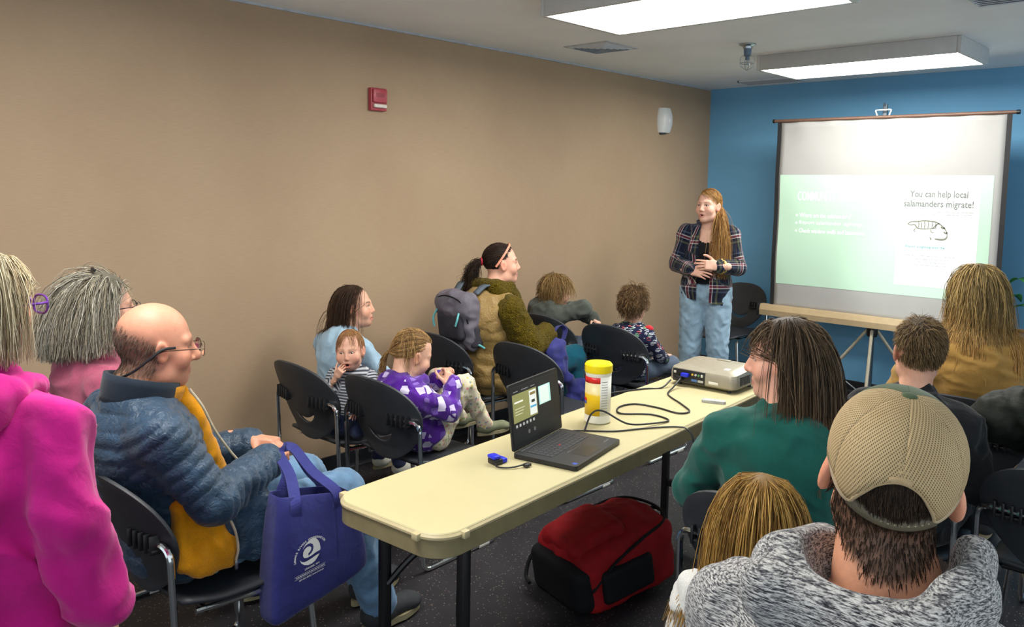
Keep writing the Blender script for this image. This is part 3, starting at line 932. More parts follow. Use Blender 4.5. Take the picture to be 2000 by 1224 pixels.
# spotted salamander drawing: curved body outline with bars, legs and a curling tail
def drawn(pts, w, name='drawing_line'):
    P_ = smooth_path([(x, 0, z) for x, z in pts], 6)
    b = MB(); v = []; f = []
    for i, p in enumerate(P_):
        q = P_[min(i+1, len(P_)-1)] - P_[max(i-1, 0)]
        nrm = Vector((-q.z, 0, q.x)).normalized() * w * (0.5 + 0.5*math.sin(math.pi*(i+0.5)/len(P_)))
        v += [(p.x+nrm.x, SY-0.0040, p.z+nrm.z), (p.x-nrm.x, SY-0.0040, p.z-nrm.z)]
    for i in range(len(P_)-1):
        f.append((2*i+1, 2*i+3, 2*i+2, 2*i))
    b.add(v, f)
    return spart(b, name, mat('poster_drawing', '76786a', 0.8), slide, False)
drawn([(1.962, 1.452), (1.985, 1.468), (2.02, 1.470), (2.06, 1.478), (2.11, 1.478), (2.16, 1.468), (2.20, 1.440), (2.225, 1.405), (2.232, 1.37)], 0.0045)
drawn([(1.962, 1.452), (1.985, 1.445), (2.01, 1.448), (2.03, 1.425), (2.07, 1.420), (2.12, 1.424), (2.16, 1.432)], 0.004)
drawn([(2.232, 1.37), (2.215, 1.352), (2.185, 1.348), (2.15, 1.352)], 0.007)
for x, z0, z1 in ((2.035, 1.474, 1.428), (2.055, 1.470, 1.426), (2.075, 1.474, 1.424), (2.10, 1.474, 1.425), (2.125, 1.470, 1.428), (2.15, 1.464, 1.434)):
    drawn([(x, z0), (x+0.004, (z0+z1)/2), (x+0.001, z1)], 0.0032)
drawn([(2.13, 1.425), (2.155, 1.45), (2.175, 1.465)], 0.004)
drawn([(2.185, 1.44), (2.20, 1.43), (2.215, 1.435)], 0.006)
drawn([(2.205, 1.405), (2.22, 1.395), (2.232, 1.402)], 0.006)
drawn([(2.02, 1.425), (2.008, 1.405), (2.02, 1.398)], 0.003)
drawn([(2.12, 1.42), (2.125, 1.40), (2.145, 1.398)], 0.003)
drawn([(2.115, 1.362), (2.125, 1.352), (2.12, 1.342)], 0.004)
tag(scn, 'tripod projection screen with a pale green slide before the blue wall', 'projection screen')

# ---------------------------------------------------------------- sculpting: signed distance fields meshed by surface nets
def _v(a): return np.asarray(a, dtype=np.float32)
def cap(a, b, ra, rb=None, k=0.02, n=None, q=1.0, sub=False):
    return dict(t='c', a=_v(a), b=_v(b), ra=ra, rb=ra if rb is None else rb, k=k, n=None if n is None else _v(n)/np.linalg.norm(n), q=q, sub=sub)
def ell(c, r, R=None, k=0.02, sub=False):
    return dict(t='e', c=_v(c), r=_v(r), R=None if R is None else np.array(R, dtype=np.float32), k=k, sub=sub)
def rbox(c, h, rad, R=None, k=0.02, sub=False):
    return dict(t='b', c=_v(c), h=_v(h), rad=rad, R=None if R is None else np.array(R, dtype=np.float32), k=k, sub=sub)
def rotm(rx=0, ry=0, rz=0):
    return np.array(Euler((math.radians(rx), math.radians(ry), math.radians(rz))).to_matrix(), dtype=np.float32)
def pbox(p):
    if p['t'] == 'c':
        m = max(p['ra'], p['rb'])
        return np.minimum(p['a'], p['b'])-m, np.maximum(p['a'], p['b'])+m
    m = float(max(p['r'])) if p['t'] == 'e' else float(np.linalg.norm(p['h'])+p['rad'])
    if p['t'] == 'e' and p['R'] is None: m = p['r']
    return p['c']-m, p['c']+m
def pdist(p, X):
    if p['t'] == 'c':
        ab = p['b']-p['a']; L = float(ab@ab)
        w = X-p['a']
        t = np.clip((w@ab)/max(L, 1e-9), 0, 1)
        w -= t[..., None]*ab
        if p['n'] is not None:
            s = w@p['n']
            w += (s*(1/p['q']-1))[..., None]*p['n']
        d = np.sqrt((w*w).sum(-1)) - (p['ra']+(p['rb']-p['ra'])*t)
        return d*min(1.0, p['q'])
    w = X-p['c']
    if p['R'] is not None: w = w@p['R']
    if p['t'] == 'e':
        k0 = np.sqrt(((w/p['r'])**2).sum(-1)); k1 = np.sqrt(((w/(p['r']**2))**2).sum(-1))
        return k0*(k0-1)/np.maximum(k1, 1e-6)
    w = np.abs(w)-p['h']
    return np.sqrt((np.maximum(w, 0)**2).sum(-1)) + np.minimum(w.max(-1), 0) - p['rad']

def sculpt(prims, h, pad=None):
    lo = np.min([pbox(p)[0] for p in prims if not p['sub']], axis=0) - 3*h
    hi = np.max([pbox(p)[1] for p in prims if not p['sub']], axis=0) + 3*h
    n = np.ceil((hi-lo)/h).astype(int)+1
    F = np.full(tuple(n), 0.5, dtype=np.float32)
    for p in prims:
        a, b = pbox(p)
        m = p['k']+2.5*h
        i0 = np.clip(np.floor((a-m-lo)/h).astype(int), 0, n-1); i1 = np.clip(np.ceil((b+m-lo)/h).astype(int)+1, 1, n)
        if np.any(i1 <= i0): continue
        ax = [(lo[d]+h*np.arange(i0[d], i1[d])).astype(np.float32) for d in range(3)]
        X = np.stack(np.meshgrid(*ax, indexing='ij'), -1)
        d = pdist(p, X)
        sl = tuple(slice(i0[d_], i1[d_]) for d_ in range(3))
        A = F[sl]; k = p['k']
        if p['sub']:
            d = -d
            t = np.clip(0.5-0.5*(d-A)/k, 0, 1); F[sl] = d*(1-t)+A*t+k*t*(1-t)
        else:
            t = np.clip(0.5+0.5*(d-A)/k, 0, 1); F[sl] = d*(1-t)+A*t-k*t*(1-t)
    # surface nets
    S = F < 0
    c = np.zeros(tuple(n-1), dtype=np.int8)
    for dx in (0, 1):
        for dy in (0, 1):
            for dz in (0, 1):
                c += S[dx:n[0]-1+dx, dy:n[1]-1+dy, dz:n[2]-1+dz]
    act = np.argwhere((c > 0) & (c < 8))
    idx = np.full(tuple(n-1), -1, dtype=np.int32)
    idx[act[:, 0], act[:, 1], act[:, 2]] = np.arange(len(act))
    V = np.zeros((len(act), 3), dtype=np.float32); W = np.zeros(len(act), dtype=np.float32)
    offs = [(i, j, k) for i in (0, 1) for j in (0, 1) for k in (0, 1)]
    for o in offs:
        for d in range(3):
            if o[d]: continue
            o2 = list(o); o2[d] = 1
            f0 = F[act[:, 0]+o[0], act[:, 1]+o[1], act[:, 2]+o[2]]
            f1 = F[act[:, 0]+o2[0], act[:, 1]+o2[1], act[:, 2]+o2[2]]
            cr = (f0 < 0) != (f1 < 0)
            t = np.where(cr, f0/np.where(cr, f0-f1, 1), 0)
            pt = np.tile(_v(o), (len(act), 1)); pt[:, d] += t
            V[cr] += pt[cr]; W[cr] += 1
    V = (act + V/W[:, None])*h + lo
    Q = []
    for d in range(3):
        u, w = (d+1) % 3, (d+2) % 3
        s0 = [slice(0, n[i]-1) for i in range(3)]; s1 = list(s0)
        s0[u] = slice(1, n[u]-1); s0[w] = slice(1, n[w]-1)
        s1[u] = slice(1, n[u]-1); s1[w] = slice(1, n[w]-1); s1[d] = slice(1, n[d])
        A = S[tuple(s0)]; B = S[tuple(s1)]
        e = np.argwhere(A != B)
        if len(e) == 0: continue
        e[:, u] += 1; e[:, w] += 1
        flip = S[e[:, 0], e[:, 1], e[:, 2]]
        def g(a, b):
            q = e.copy(); q[:, u] -= a; q[:, w] -= b
            return idx[q[:, 0], q[:, 1], q[:, 2]]
        q = np.stack([g(1, 1), g(0, 1), g(0, 0), g(1, 0)], 1)
        q[~flip] = q[~flip][:, ::-1]
        Q.append(q)
    Q = np.concatenate(Q)
    Q = Q[(Q >= 0).all(1)]
    # one relaxing pass keeps the nets smooth
    nb = np.zeros_like(V); ct = np.zeros(len(V), dtype=np.float32)
    for a, b in ((0, 1), (1, 2), (2, 3), (3, 0)):
        np.add.at(nb, Q[:, a], V[Q[:, b]]); np.add.at(ct, Q[:, a], 1)
        np.add.at(nb, Q[:, b], V[Q[:, a]]); np.add.at(ct, Q[:, b], 1)
    V = V*0.45 + 0.55*nb/np.maximum(ct, 1)[:, None]
    return V.astype(np.float32), Q.astype(np.int32)

def normals(V, Q):
    fn = np.cross(V[Q[:, 2]]-V[Q[:, 0]], V[Q[:, 3]]-V[Q[:, 1]])
    N = np.zeros_like(V)
    for i in range(4): np.add.at(N, Q[:, i], fn)
    return N/np.maximum(np.linalg.norm(N, axis=1), 1e-9)[:, None]

def pnoise(X, scale, seed=0, octaves=3, aniso=(1, 1, 1)):
    """cheap smooth noise in about -1..1: sums of warped sines"""
    r = np.random.RandomState(seed)
    out = np.zeros(len(X), dtype=np.float32); amp = 1.0; tot = 0
    Y = X*np.asarray(aniso, dtype=np.float32)
    for o in range(octaves):
        for j in range(4):
            d = r.normal(size=3); d /= np.linalg.norm(d)
            d2 = r.normal(size=3)*0.6
            out += amp*np.sin((Y@d)*scale*6.28*(0.8+0.4*r.rand()) + 1.5*np.sin((Y@d2)*scale*4+r.rand()*6) + r.rand()*6.28)/2.2
        tot += amp; scale *= 2.1; amp *= 0.5
    return out/tot
def folds(X, scale, seed=0, aniso=(1, 1, 1)):
    n = pnoise(X, scale, seed, 2, aniso)
    return 1-np.abs(n)*1.6

def put_uv(o, U):
    me = o.data
    uv = me.uv_layers.new(name='UVMap')
    li = np.zeros(len(me.loops), dtype=np.int32); me.loops.foreach_get('vertex_index', li)
    uv.data.foreach_set('uv', U[li].astype(np.float32).ravel())
def put_col(o, C, name='tint'):
    at = o.data.color_attributes.new(name, 'FLOAT_COLOR', 'POINT')
    C4 = np.ones((len(C), 4), dtype=np.float32); C4[:, :3] = C
    at.data.foreach_set('color', C4.ravel())

# ---------------------------------------------------------------- red backpack under the table
def bp_mat(name, c):
    return cloth(name, c, var=0.12, weave=600, wb=0.3, fold=0.15, rough=0.75, sheen=0.0)
M_RED = bp_mat('red_nylon', '8e0f16')
M_BLKN = bp_mat('black_nylon', '101013')
rb = empty('backpack', (1.96, 2.73, 0.0), math.radians(-14)); rb.scale = (1.08, 1.10, 1.0)
V, Q = sculpt([rbox((0, 0, 0.14), (0.115, 0.17, 0.085), 0.05, rotm(9, 0, 0), 0.03), ell((0, -0.05, 0.25), (0.13, 0.17, 0.055), rotm(14, 0, 0), 0.05), ell((0, 0.14, 0.24), (0.14, 0.09, 0.075), None, 0.04)], 0.009)
V = V + normals(V, Q)*(0.007*folds(V, 4.0, 3))[:, None]
V[:, 2] = np.maximum(V[:, 2], 0.003)
mesh_obj('main_body', V, Q, M_RED, rb)
V, Q = sculpt([rbox((-0.005, -0.10, 0.215), (0.085, 0.085, 0.05), 0.04, rotm(18, 0, 0), 0.03)], 0.009)
V = V + normals(V, Q)*(0.006*folds(V, 5.0, 8))[:, None]
mesh_obj('front_pocket', V, Q, M_RED, rb)
V, Q = sculpt([rbox((0, -0.185, 0.10), (0.12, 0.035, 0.06), 0.04, rotm(9, 0, 0), 0.03)], 0.010)
V[:, 2] = np.maximum(V[:, 2], 0.002)
mesh_obj('base_panel', V, Q, M_BLKN, rb)
for s in (-1, 1):
    V, Q = sculpt([rbox((s*0.150, -0.04, 0.12), (0.022, 0.10, 0.05), 0.02, rotm(9, 0, 0), 0.03)], 0.009)
    mesh_obj('side_pocket', V, Q, M_BLKN, rb)
MB().tube(smooth_path([(-0.165, -0.20, 0.10), (-0.172, -0.10, 0.20), (-0.165, 0.03, 0.265), (-0.13, 0.17, 0.30), (0.0, 0.225, 0.305), (0.13, 0.17, 0.30), (0.165, 0.03, 0.265), (0.172, -0.10, 0.20), (0.165, -0.20, 0.10)], 6), 0.006, 8).build('zipper', M_BLKN, rb)
MB().tube(smooth_path([(-0.10, 0.00, 0.285), (-0.05, 0.035, 0.305), (0.05, 0.035, 0.305), (0.10, 0.00, 0.285)], 6), 0.005, 8).build('pocket_zipper', M_BLKN, rb)
MB().tube(fillet([(-0.04, 0.215, 0.25), (-0.04, 0.27, 0.27), (0.04, 0.27, 0.27), (0.04, 0.215, 0.25)], 0.02), 0.008, 8).build('grab_loop', M_BLKN, rb)
MB().tube(smooth_path([(-0.16, -0.18, 0.16), (-0.20, -0.22, 0.10), (-0.19, -0.25, 0.03), (-0.15, -0.26, 0.012)], 6), 0.008, 8).build('strap', M_BLKN, rb)
MB().box((0.02, 0.07, 0.300), (0.075, 0.10, 0.312), Matrix.Rotation(0.2, 4, 'Z'), bev=0.003).build('patch', mat('patch_brown', '4a322c', 0.7), rb)
tag(rb, 'red backpack lying on the dark floor under the table', 'backpack')

# ---------------------------------------------------------------- navy tote bag hanging from the man's hands
def tote_mat():
    return cloth('navy_nonwoven', '2a2d70', var=0.07, weave=900, wb=0.25, fold=0.30, rough=0.75)
M_TOTE = tote_mat()
tg = empty('tote_bag', (1.735, 1.435, 0.372)); tg.scale = (1, 0.97, 0.86)
def tote_body():
    # rings from bottom to top: (half length along y, centre y, half thickness, centre x, z)
    lv = [(0.190, 0.0, 0.045, 0.0, 0.0), (0.190, 0.0, 0.055, 0.004, 0.04), (0.182, -0.004, 0.058, 0.006, 0.13), (0.166, -0.012, 0.055, 0.004, 0.24), (0.146, -0.018, 0.048, 0.0, 0.34), (0.132, -0.020, 0.040, -0.004, 0.385)]
    v = []; f = []; n = 36
    for hl_, cy, ht, cx, z in lv:
        for k in range(n):
            a = 2*math.pi*k/n
            ca, sa = math.cos(a), math.sin(a)
            y = cy + hl_*math.copysign(abs(ca)**0.25, ca)
            x = cx + ht*math.copysign(abs(sa)**0.35, sa)
            zz = z + (-0.03 + 0.055*(y/0.19))*(1-z/0.385)*0.9 - 0.03*(y/0.15)*(z/0.385)
            x += 0.006*math.sin(y*22+z*15)
            v.append((x, y, zz))
    for i in range(len(lv)-1):
        for k in range(n):
            f.append((i*n+k, i*n+(k+1) % n, (i+1)*n+(k+1) % n, (i+1)*n+k))
    f.append(tuple(range(n))[::-1])
    return v, [tuple(reversed(q)) for q in f]
v, f = tote_body()
tbody = mesh_obj('bag_body', v, f, M_TOTE, tg, auto=50)
md = tbody.modifiers.new('solid', 'SOLIDIFY'); md.thickness = 0.003
md = tbody.modifiers.new('sub', 'SUBSURF'); md.levels = 2; md.render_levels = 2
def strap_ribbon(pts, w, wdir, th=0.003):
    P_ = smooth_path(pts, 8); v = []; f = []
    wv = Vector(wdir).normalized()
    for i, p in enumerate(P_):
        t = (P_[min(i+1, len(P_)-1)] - P_[max(i-1, 0)]).normalized()
        s = (wv - t*wv.dot(t)).normalized(); nn = t.cross(s)
        for a, b_ in ((1, 1), (-1, 1), (-1, -1), (1, -1)):
            v.append(p + s*(a*w/2) + nn*(b_*th/2))
    for i in range(len(P_)-1):
        for k in range(4):
            f.append((4*i+k, 4*i+(k+1) % 4, 4*i+4+(k+1) % 4, 4*i+4+k))
    f.append((3, 2, 1, 0)); e = 4*(len(P_)-1); f.append((e, e+1, e+2, e+3))
    return v, f
for x0, y1, y2 in ((0.046, -0.095, 0.055), (-0.046, -0.095, 0.055)):
    v, f = strap_ribbon([(x0, y1, 0.30), (x0*0.95, y1-0.005, 0.385), (x0*0.2-0.05, y1+0.03, 0.45), (-0.115, -0.06, 0.512), (-0.13, -0.03, 0.522), (-0.115, 0.0, 0.512), (x0*0.3-0.05, y2-0.035, 0.44), (x0*0.95, y2+0.002, 0.375), (x0, y2, 0.30)], 0.036, (0, 1, 0.2))
    mesh_obj('handle', v, f, M_TOTE, tg, smooth=False)
M_PRINT = mat('white_print', 'e9e8e4', 0.7, var=0.01)
# print: a plane patch just proud of the camera-side face; a = along the bag, b = up
SK = 0.145
PRX = 0.072
def on_bag(a, b):
    return (PRX + 0.0, a - 0.066, 0.195 + b + SK*a)
S_ = 0.000200
def logo(pts):
    return [((x-520)*S_*0.93, (590-y)*S_) for x, y in pts]
big = [(365,465),(420,400),(490,360),(560,348),(630,365),(680,430),(710,500),(728,590),(722,632),(620,640),(540,658),(460,662),(400,640),(375,590),(380,530),(410,480),(460,458),(510,468),(540,500),(540,540),(515,570),(482,590),(484,635),(540,610),(575,570),(588,520),(575,460),(530,420),(480,408),(430,420)]
low = [(315,640),(350,690),(400,715),(460,722),(540,712),(620,698),(708,688),(680,730),(620,790),(550,812),(480,808),(400,770),(340,710)]
b = MB()
for pl in (big, low):
    pts = logo(pl)
    b.add([on_bag(a-0.0, c) for a, c in pts], [tuple(range(len(pts)))[::-1]])
b.build('emblem', M_PRINT, tg, smooth=False)
def bag_text(s, a0, a1, bb, hgt, bold=0.0):
    v, f = text_mesh(s, 1.0, 'LEFT', bold)
    xs = [p[0] for p in v]; ys = [p[1] for p in v]
    m0, m1, n0, n1 = min(xs), max(xs), min(ys), max(ys)
    b = MB(); b.add([on_bag(a0+(p[0]-m0)/(m1-m0)*(a1-a0), bb-hgt/2+(p[1]-n0)/(n1-n0)*hgt) for p in v], f)
    b.build('lettering', M_PRINT, tg, smooth=False)
def px2(x, y):
    return ((x-520)*S_*0.93, (590-y)*S_ - SK*(x-520)*S_*0.93 + 0.0)
bag_text('LARAMIE, WY', px2(412, 0)[0], px2(708, 0)[0], -0.055, 0.0085, 0.02)
bag_text('307-721-0072 | www.lrcd.net', px2(295, 0)[0], px2(790, 0)[0], -0.087, 0.0080, 0.02)
for bb in (-0.066, -0.077):
    b = MB(); b.add([on_bag(a, bb+d) for a, d in ((px2(208,0)[0], -0.0005), (px2(825,0)[0], -0.0005), (px2(825,0)[0], 0.0005), (px2(208,0)[0], 0.0005))], [(0, 1, 2, 3)])
    b.build('printed_rule', M_PRINT, tg, smooth=False)
b = MB(); x = 235
while x < 810:
    w = rs.uniform(15, 45)
    a0, a1 = px2(x, 0)[0], px2(min(x+w, 812), 0)[0]
    b.add([on_bag(a0, -0.0730), on_bag(a1, -0.0730), on_bag(a1, -0.0702), on_bag(a0, -0.0702)], [(0, 1, 2, 3)]); x += w+8
tag(b.build('small_print', M_PRINT, tg, smooth=False), kind='stuff')
# lettering on the arc over the emblem
arc = 'LARAMIE RIVERS CONSERVATION'
for i, ch in enumerate(arc):
    if ch == ' ': continue
    v, f = text_mesh(ch, 0.0098, 'CENTER', 0.0004)
    t = i/(len(arc)-1)
    ang = math.radians(188 - 160*t)
    R1 = 0.058
    ca, sa = math.cos(ang), math.sin(ang)
    rot = ang - math.pi/2
    b = MB()
    b.add([on_bag(0.002 + R1*ca + p[0]*math.cos(rot)-p[1]*math.sin(rot), -0.006 + R1*sa*0.98 + p[0]*math.sin(rot)+p[1]*math.cos(rot)) for p in v], f)
    b.build('lettering', M_PRINT, tg, smooth=False)
MB().tube([(0.060, 0.05, 0.02), (0.062, 0.045, 0.20), (0.050, 0.04, 0.36)], 0.0012, 5).build('seam', mat('seam_thread', '20235c', 0.9), tg)
tag(tg, 'navy blue tote bag with white swirl print held beside the man', 'tote bag')
# ---------------------------------------------------------------- people: skin, heads, hands, hair, clothes
def attr_mat(name, rough=0.5, spec=0.4, sss=0.0, bump=0.0, bscale=300.0, aniso=False, sheen=0.0):
    t = NT(name)
    a = t.n('ShaderNodeAttribute', attribute_name='tint')
    v = t.coord('Object')
    nz = t.noise(v, 60.0, 3)
    k = t.ramp(nz, [(0.3, (0.93, 0.93, 0.93, 1)), (0.7, (1.05, 1.05, 1.05, 1))]).outputs[0]
    t.col(t.mix(1.0, a.outputs['Color'], k, 'MULTIPLY'))
    if bump: t.bump(t.noise(v, bscale, 3), bump, 0.002)
    m = t.set(rough, 0, spec, sheen, sss)
    return m
M_SKIN = attr_mat('skin', 0.5, 0.4, 0.12, 0.12, 260.0)
M_HAIR = attr_mat('hair_strands', 0.55, 0.22)
def eye_mat():
    t = NT('eyeball')
    v = t.coord('Object')
    s = t.n('ShaderNodeSeparateXYZ'); t.l(v, s.inputs[0])
    r = t.math('SQRT', t.math('ADD', t.math('POWER', s.outputs[0], 2.0), t.math('POWER', s.outputs[2], 2.0)))
    f = t.math('MULTIPLY', r, 80.0)
    t.col(t.ramp(f, [(0.0, (0.004, 0.004, 0.004, 1)), (0.19, (0.004, 0.004, 0.004, 1)), (0.22, (0.05, 0.035, 0.025, 1)), (0.44, (0.07, 0.05, 0.04, 1)), (0.49, (0.62, 0.57, 0.53, 1))]).outputs[0])
    return t.set(0.12, 0, 0.5)
M_EYE = eye_mat()

def head_prims(p):
    c = p.get('child', 0.0); j = p.get('jaw', 1.0); ns = p.get('nose', 1.0)*(1-0.30*c); op = p.get('open', 0.0)
    fw = 1 + 0.04*c
    P_ = [ell((0, -0.018, 0.030), (0.075*fw, 0.098, 0.091), k=0.01),
          ell((0, 0.028, -0.036), (0.060*fw, 0.060, 0.085-0.010*c), k=0.035),
          cap((-0.036*j, 0.010, -0.080+0.012*c), (0.036*j, 0.010, -0.080+0.012*c), 0.030, k=0.03),
          cap((0, 0.040, -0.085+0.01*c), (0, 0.062-0.006*c, -0.098+0.012*c), 0.030*j, 0.022, k=0.03)]
    for s in (-1, 1):
        P_ += [ell((s*0.040, 0.056, -0.034), (0.027+0.005*c, 0.024, 0.028+0.003*c), k=0.02),
               cap((s*0.012, 0.0765, 0.020), (s*0.046, 0.062, 0.020), 0.0105*(1-0.3*c), 0.009*(1-0.3*c), k=0.015),
               ell((s*0.031, 0.093, 0.001), (0.019, 0.016, 0.013), k=0.012, sub=True),
               ell((s*0.031, 0.0665, 0.0), (0.0150, 0.0150, 0.0150), k=0.005)]
    P_ += [cap((0, 0.082, 0.010), (0, 0.100+0.010*(ns-1), -0.028), 0.0085, 0.0105*ns, k=0.012),
           ell((0, 0.0985+0.012*(ns-1), -0.034), (0.0105*ns, 0.012*ns, 0.0095*ns), k=0.008)]
    for s in (-1, 1):
        P_ += [ell((s*0.0115*ns, 0.089, -0.0375), (0.0075*ns, 0.009, 0.0070), k=0.006)]
    gap = 0.004*op*2.2
    P_ += [cap((-0.017, 0.0795, -0.0640+gap*0.3), (0.017, 0.0795, -0.0640+gap*0.3), 0.0066, k=0.008),
           ell((0, 0.0845, -0.0635+gap*0.3), (0.014, 0.007, 0.0055), k=0.006),
           ell((0, 0.0840, -0.0755-gap), (0.0155, 0.0085, 0.0062), k=0.008)]
    if op > 0:
        P_ += [ell((0, 0.086, -0.0695-gap*0.35), (0.012*(0.6+0.4*op), 0.016, 0.0032+0.0055*op), k=0.003, sub=True)]
    else:
        P_ += [cap((-0.021, 0.090, -0.0695), (0.021, 0.090, -0.0695), 0.0022, k=0.004, sub=True)]
    for s in (-1, 1):
        # eye opening between the lids
        sq = p.get('squint', 1.0)
        P_ += [ell((s*0.031, 0.085, -0.0005), (0.0135, 0.012, 0.0070*sq), k=0.002, sub=True)]
        R = rotm(12, 0, s*22)
        P_ += [ell((s*0.0775*fw, -0.004, -0.010), (0.0085, 0.0195, 0.032), R, k=0.007),
               ell((s*0.0855*fw, -0.001, -0.006), (0.0065, 0.011, 0.019), R, k=0.005, sub=True)]
    for q in p.get('extra', []): P_.append(q)
    return P_

def sstep(a, b, x):
    t = np.clip((x-a)/(b-a), 0, 1); return t*t*(3-2*t)
def gauss(V, c, r): return np.exp(-(((V-np.array(c))/np.array(r))**2).sum(1))

def lin(h): return np.array(hexc(h)[:3], dtype=np.float32)

def head_tint(V, p, skin):
    C = np.tile(lin(skin), (len(V), 1))
    def blend(w, col):
        nonlocal C
        C = C*(1-w[:, None]) + np.asarray(col, dtype=np.float32)[None]*w[:, None]
    sk = lin(skin)
    red = sk*np.array([1.02, 0.62, 0.58])
    for s in (-1, 1):
        blend(0.45*gauss(V, (s*0.044, 0.058, -0.032), (0.024, 0.04, 0.022)), red)
        blend(0.6*gauss(V, (s*0.083, -0.005, -0.01), (0.014, 0.03, 0.035)), red)
        blend(0.35*gauss(V, (s*0.031, 0.08, -0.016), (0.016, 0.02, 0.006)), sk*np.array([0.75, 0.62, 0.62]))
        # brow
        bx = np.abs(V[:, 0]*s-0.031)
        bz = np.abs(V[:, 2]-(0.0195+0.004*np.cos((V[:, 0]*s-0.036)/0.022*1.5)))
        w = (1-sstep(0.015, 0.021, bx))*(1-sstep(0.0025, 0.006, bz))*(V[:, 1] > 0.045)
        blend(p.get('brow_w', 0.75)*w, lin(p.get('brow', '4a3524')))
        # lashes / lid line
        dl = np.sqrt(((V[:, 0]-s*0.031)/0.0150)**2 + ((V[:, 2]+0.0005)/0.0090)**2)
        blend(0.55*(np.abs(dl-1.0) < 0.22)*(V[:, 1] > 0.05)*(V[:, 2] > -0.003), lin('3a2a22'))
    blend(0.35*gauss(V, (0, 0.102, -0.034), (0.014, 0.02, 0.012)), red)
    w = gauss(V, (0, 0.086, -0.070-0.004*p.get('open', 0)), (0.021, 0.014, 0.0095+0.004*p.get('open', 0)))
    blend(np.clip(w*1.5, 0, 0.85)*(V[:, 1] > 0.06), lin(p.get('lip', 'b06a62')))
    if p.get('open', 0) > 0:
        w = gauss(V, (0, 0.074, -0.0695-0.006*p['open']), (0.013, 0.010, 0.0065+0.005*p['open']))
        blend(np.clip(w*1.6, 0, 1)*(V[:, 1] < 0.083), lin('2a0d0c'))
    if 'stubble' in p:
        st = p['stubble']      # short hair painted into the skin: (function of V -> weight, colour)
        blend(np.clip(st[0](V), 0, 1), lin(st[1]))
    return C

def hand_prims(side, curl=(25, 30, 35, 40), bend=0.8, spread=1.0, thumb=(0.35, 0.25), tc=0.3):
    """side +1 = right hand (thumb towards -X when palm is down)"""
    s = side
    P_ = [rbox((0, 0.046, 0), (0.026, 0.032, 0.004), 0.011, k=0.012),
          ell((-s*0.022, 0.026, -0.006), (0.016, 0.026, 0.013), k=0.012),
          cap((0, -0.075, 0), (0, 0.012, 0), 0.027, 0.024, k=0.015, n=(0, 0, 1), q=0.82)]
    xs = (-0.0275, -0.009, 0.0095, 0.0265); ys = (0.078, 0.082, 0.079, 0.070)
    Ls = (0.072, 0.080, 0.074, 0.058); rr = (0.0088, 0.0090, 0.0086, 0.0076)
    for i in range(4):
        p0 = np.array((s*xs[i], ys[i], 0.001))
        fan = (-0.09, -0.02, 0.05, 0.13)[i]*spread
        a = math.radians(curl[i])
        parts = (0.46, 0.30, 0.24)
        ang = a*0.55
        for m in range(3):
            L = Ls[i]*parts[m]
            d = np.array((s*math.sin(fan)*math.cos(ang), math.cos(fan)*math.cos(ang), -math.sin(ang)))
            p1 = p0+d*L
            r0 = rr[i]*(1-0.10*m); r1 = rr[i]*(1-0.10*(m+1))
            P_.append(cap(p0, p1, r0, r1, k=0.0045 if m == 0 else 0.002))
            p0 = p1; ang += a*bend
    t0 = np.array((-s*0.026, 0.020, -0.006)); ta = thumb
    t1 = t0 + 0.042*np.array((-s*math.sin(0.75+ta[0]*0.5), math.cos(0.75+ta[0]*0.5), -0.25-tc)); 
    t2 = t1 + 0.030*np.array((-s*math.sin(0.45+ta[1]*0.4), math.cos(0.45+ta[1]*0.4), -0.15-tc*1.3))
    t3 = t2 + 0.022*np.array((-s*math.sin(0.10+ta[1]*0.3), math.cos(0.10+ta[1]*0.3), -0.10-tc*1.5))
    P_ += [cap(t0, t1, 0.013, 0.0105, k=0.010), cap(t1, t2, 0.0100, 0.0092, k=0.003), cap(t2, t3, 0.0092, 0.0078, k=0.003)]
    return P_
def frame_from(d, palm):
    """matrix whose +Y is the finger direction d and whose -Z faces the palm direction"""
    y = np.array(d, float); y /= np.linalg.norm(y)
    z = -np.array(palm, float); z -= y*(z@y); z /= np.linalg.norm(z)
    x = np.cross(y, z)
    return np.stack([x, y, z], 1)

class Head:
    def __init__(s, pos, yaw=0, pitch=0, roll=0, scale=1.0):
        # yaw > 0 turns to the person's left (counter-clockwise from above), pitch > 0 looks up, roll > 0 tips to the right
        s.pos = np.array(pos, float); s.k = scale
        s.R = np.array((Matrix.Rotation(math.radians(yaw), 3, 'Z') @ Matrix.Rotation(math.radians(pitch), 3, 'X') @ Matrix.Rotation(math.radians(roll), 3, 'Y')))
    def out(s, V): return (np.asarray(V, dtype=float)*s.k)@s.R.T + s.pos
    def inn(s, V): return ((np.asarray(V, dtype=float)-s.pos)@s.R)/s.k
    def vec(s, V): return np.asarray(V, dtype=float)@s.R.T

SC, SR = np.array((0, -0.018, 0.030)), np.array((0.0765, 0.0995, 0.0925))     # scalp ellipsoid

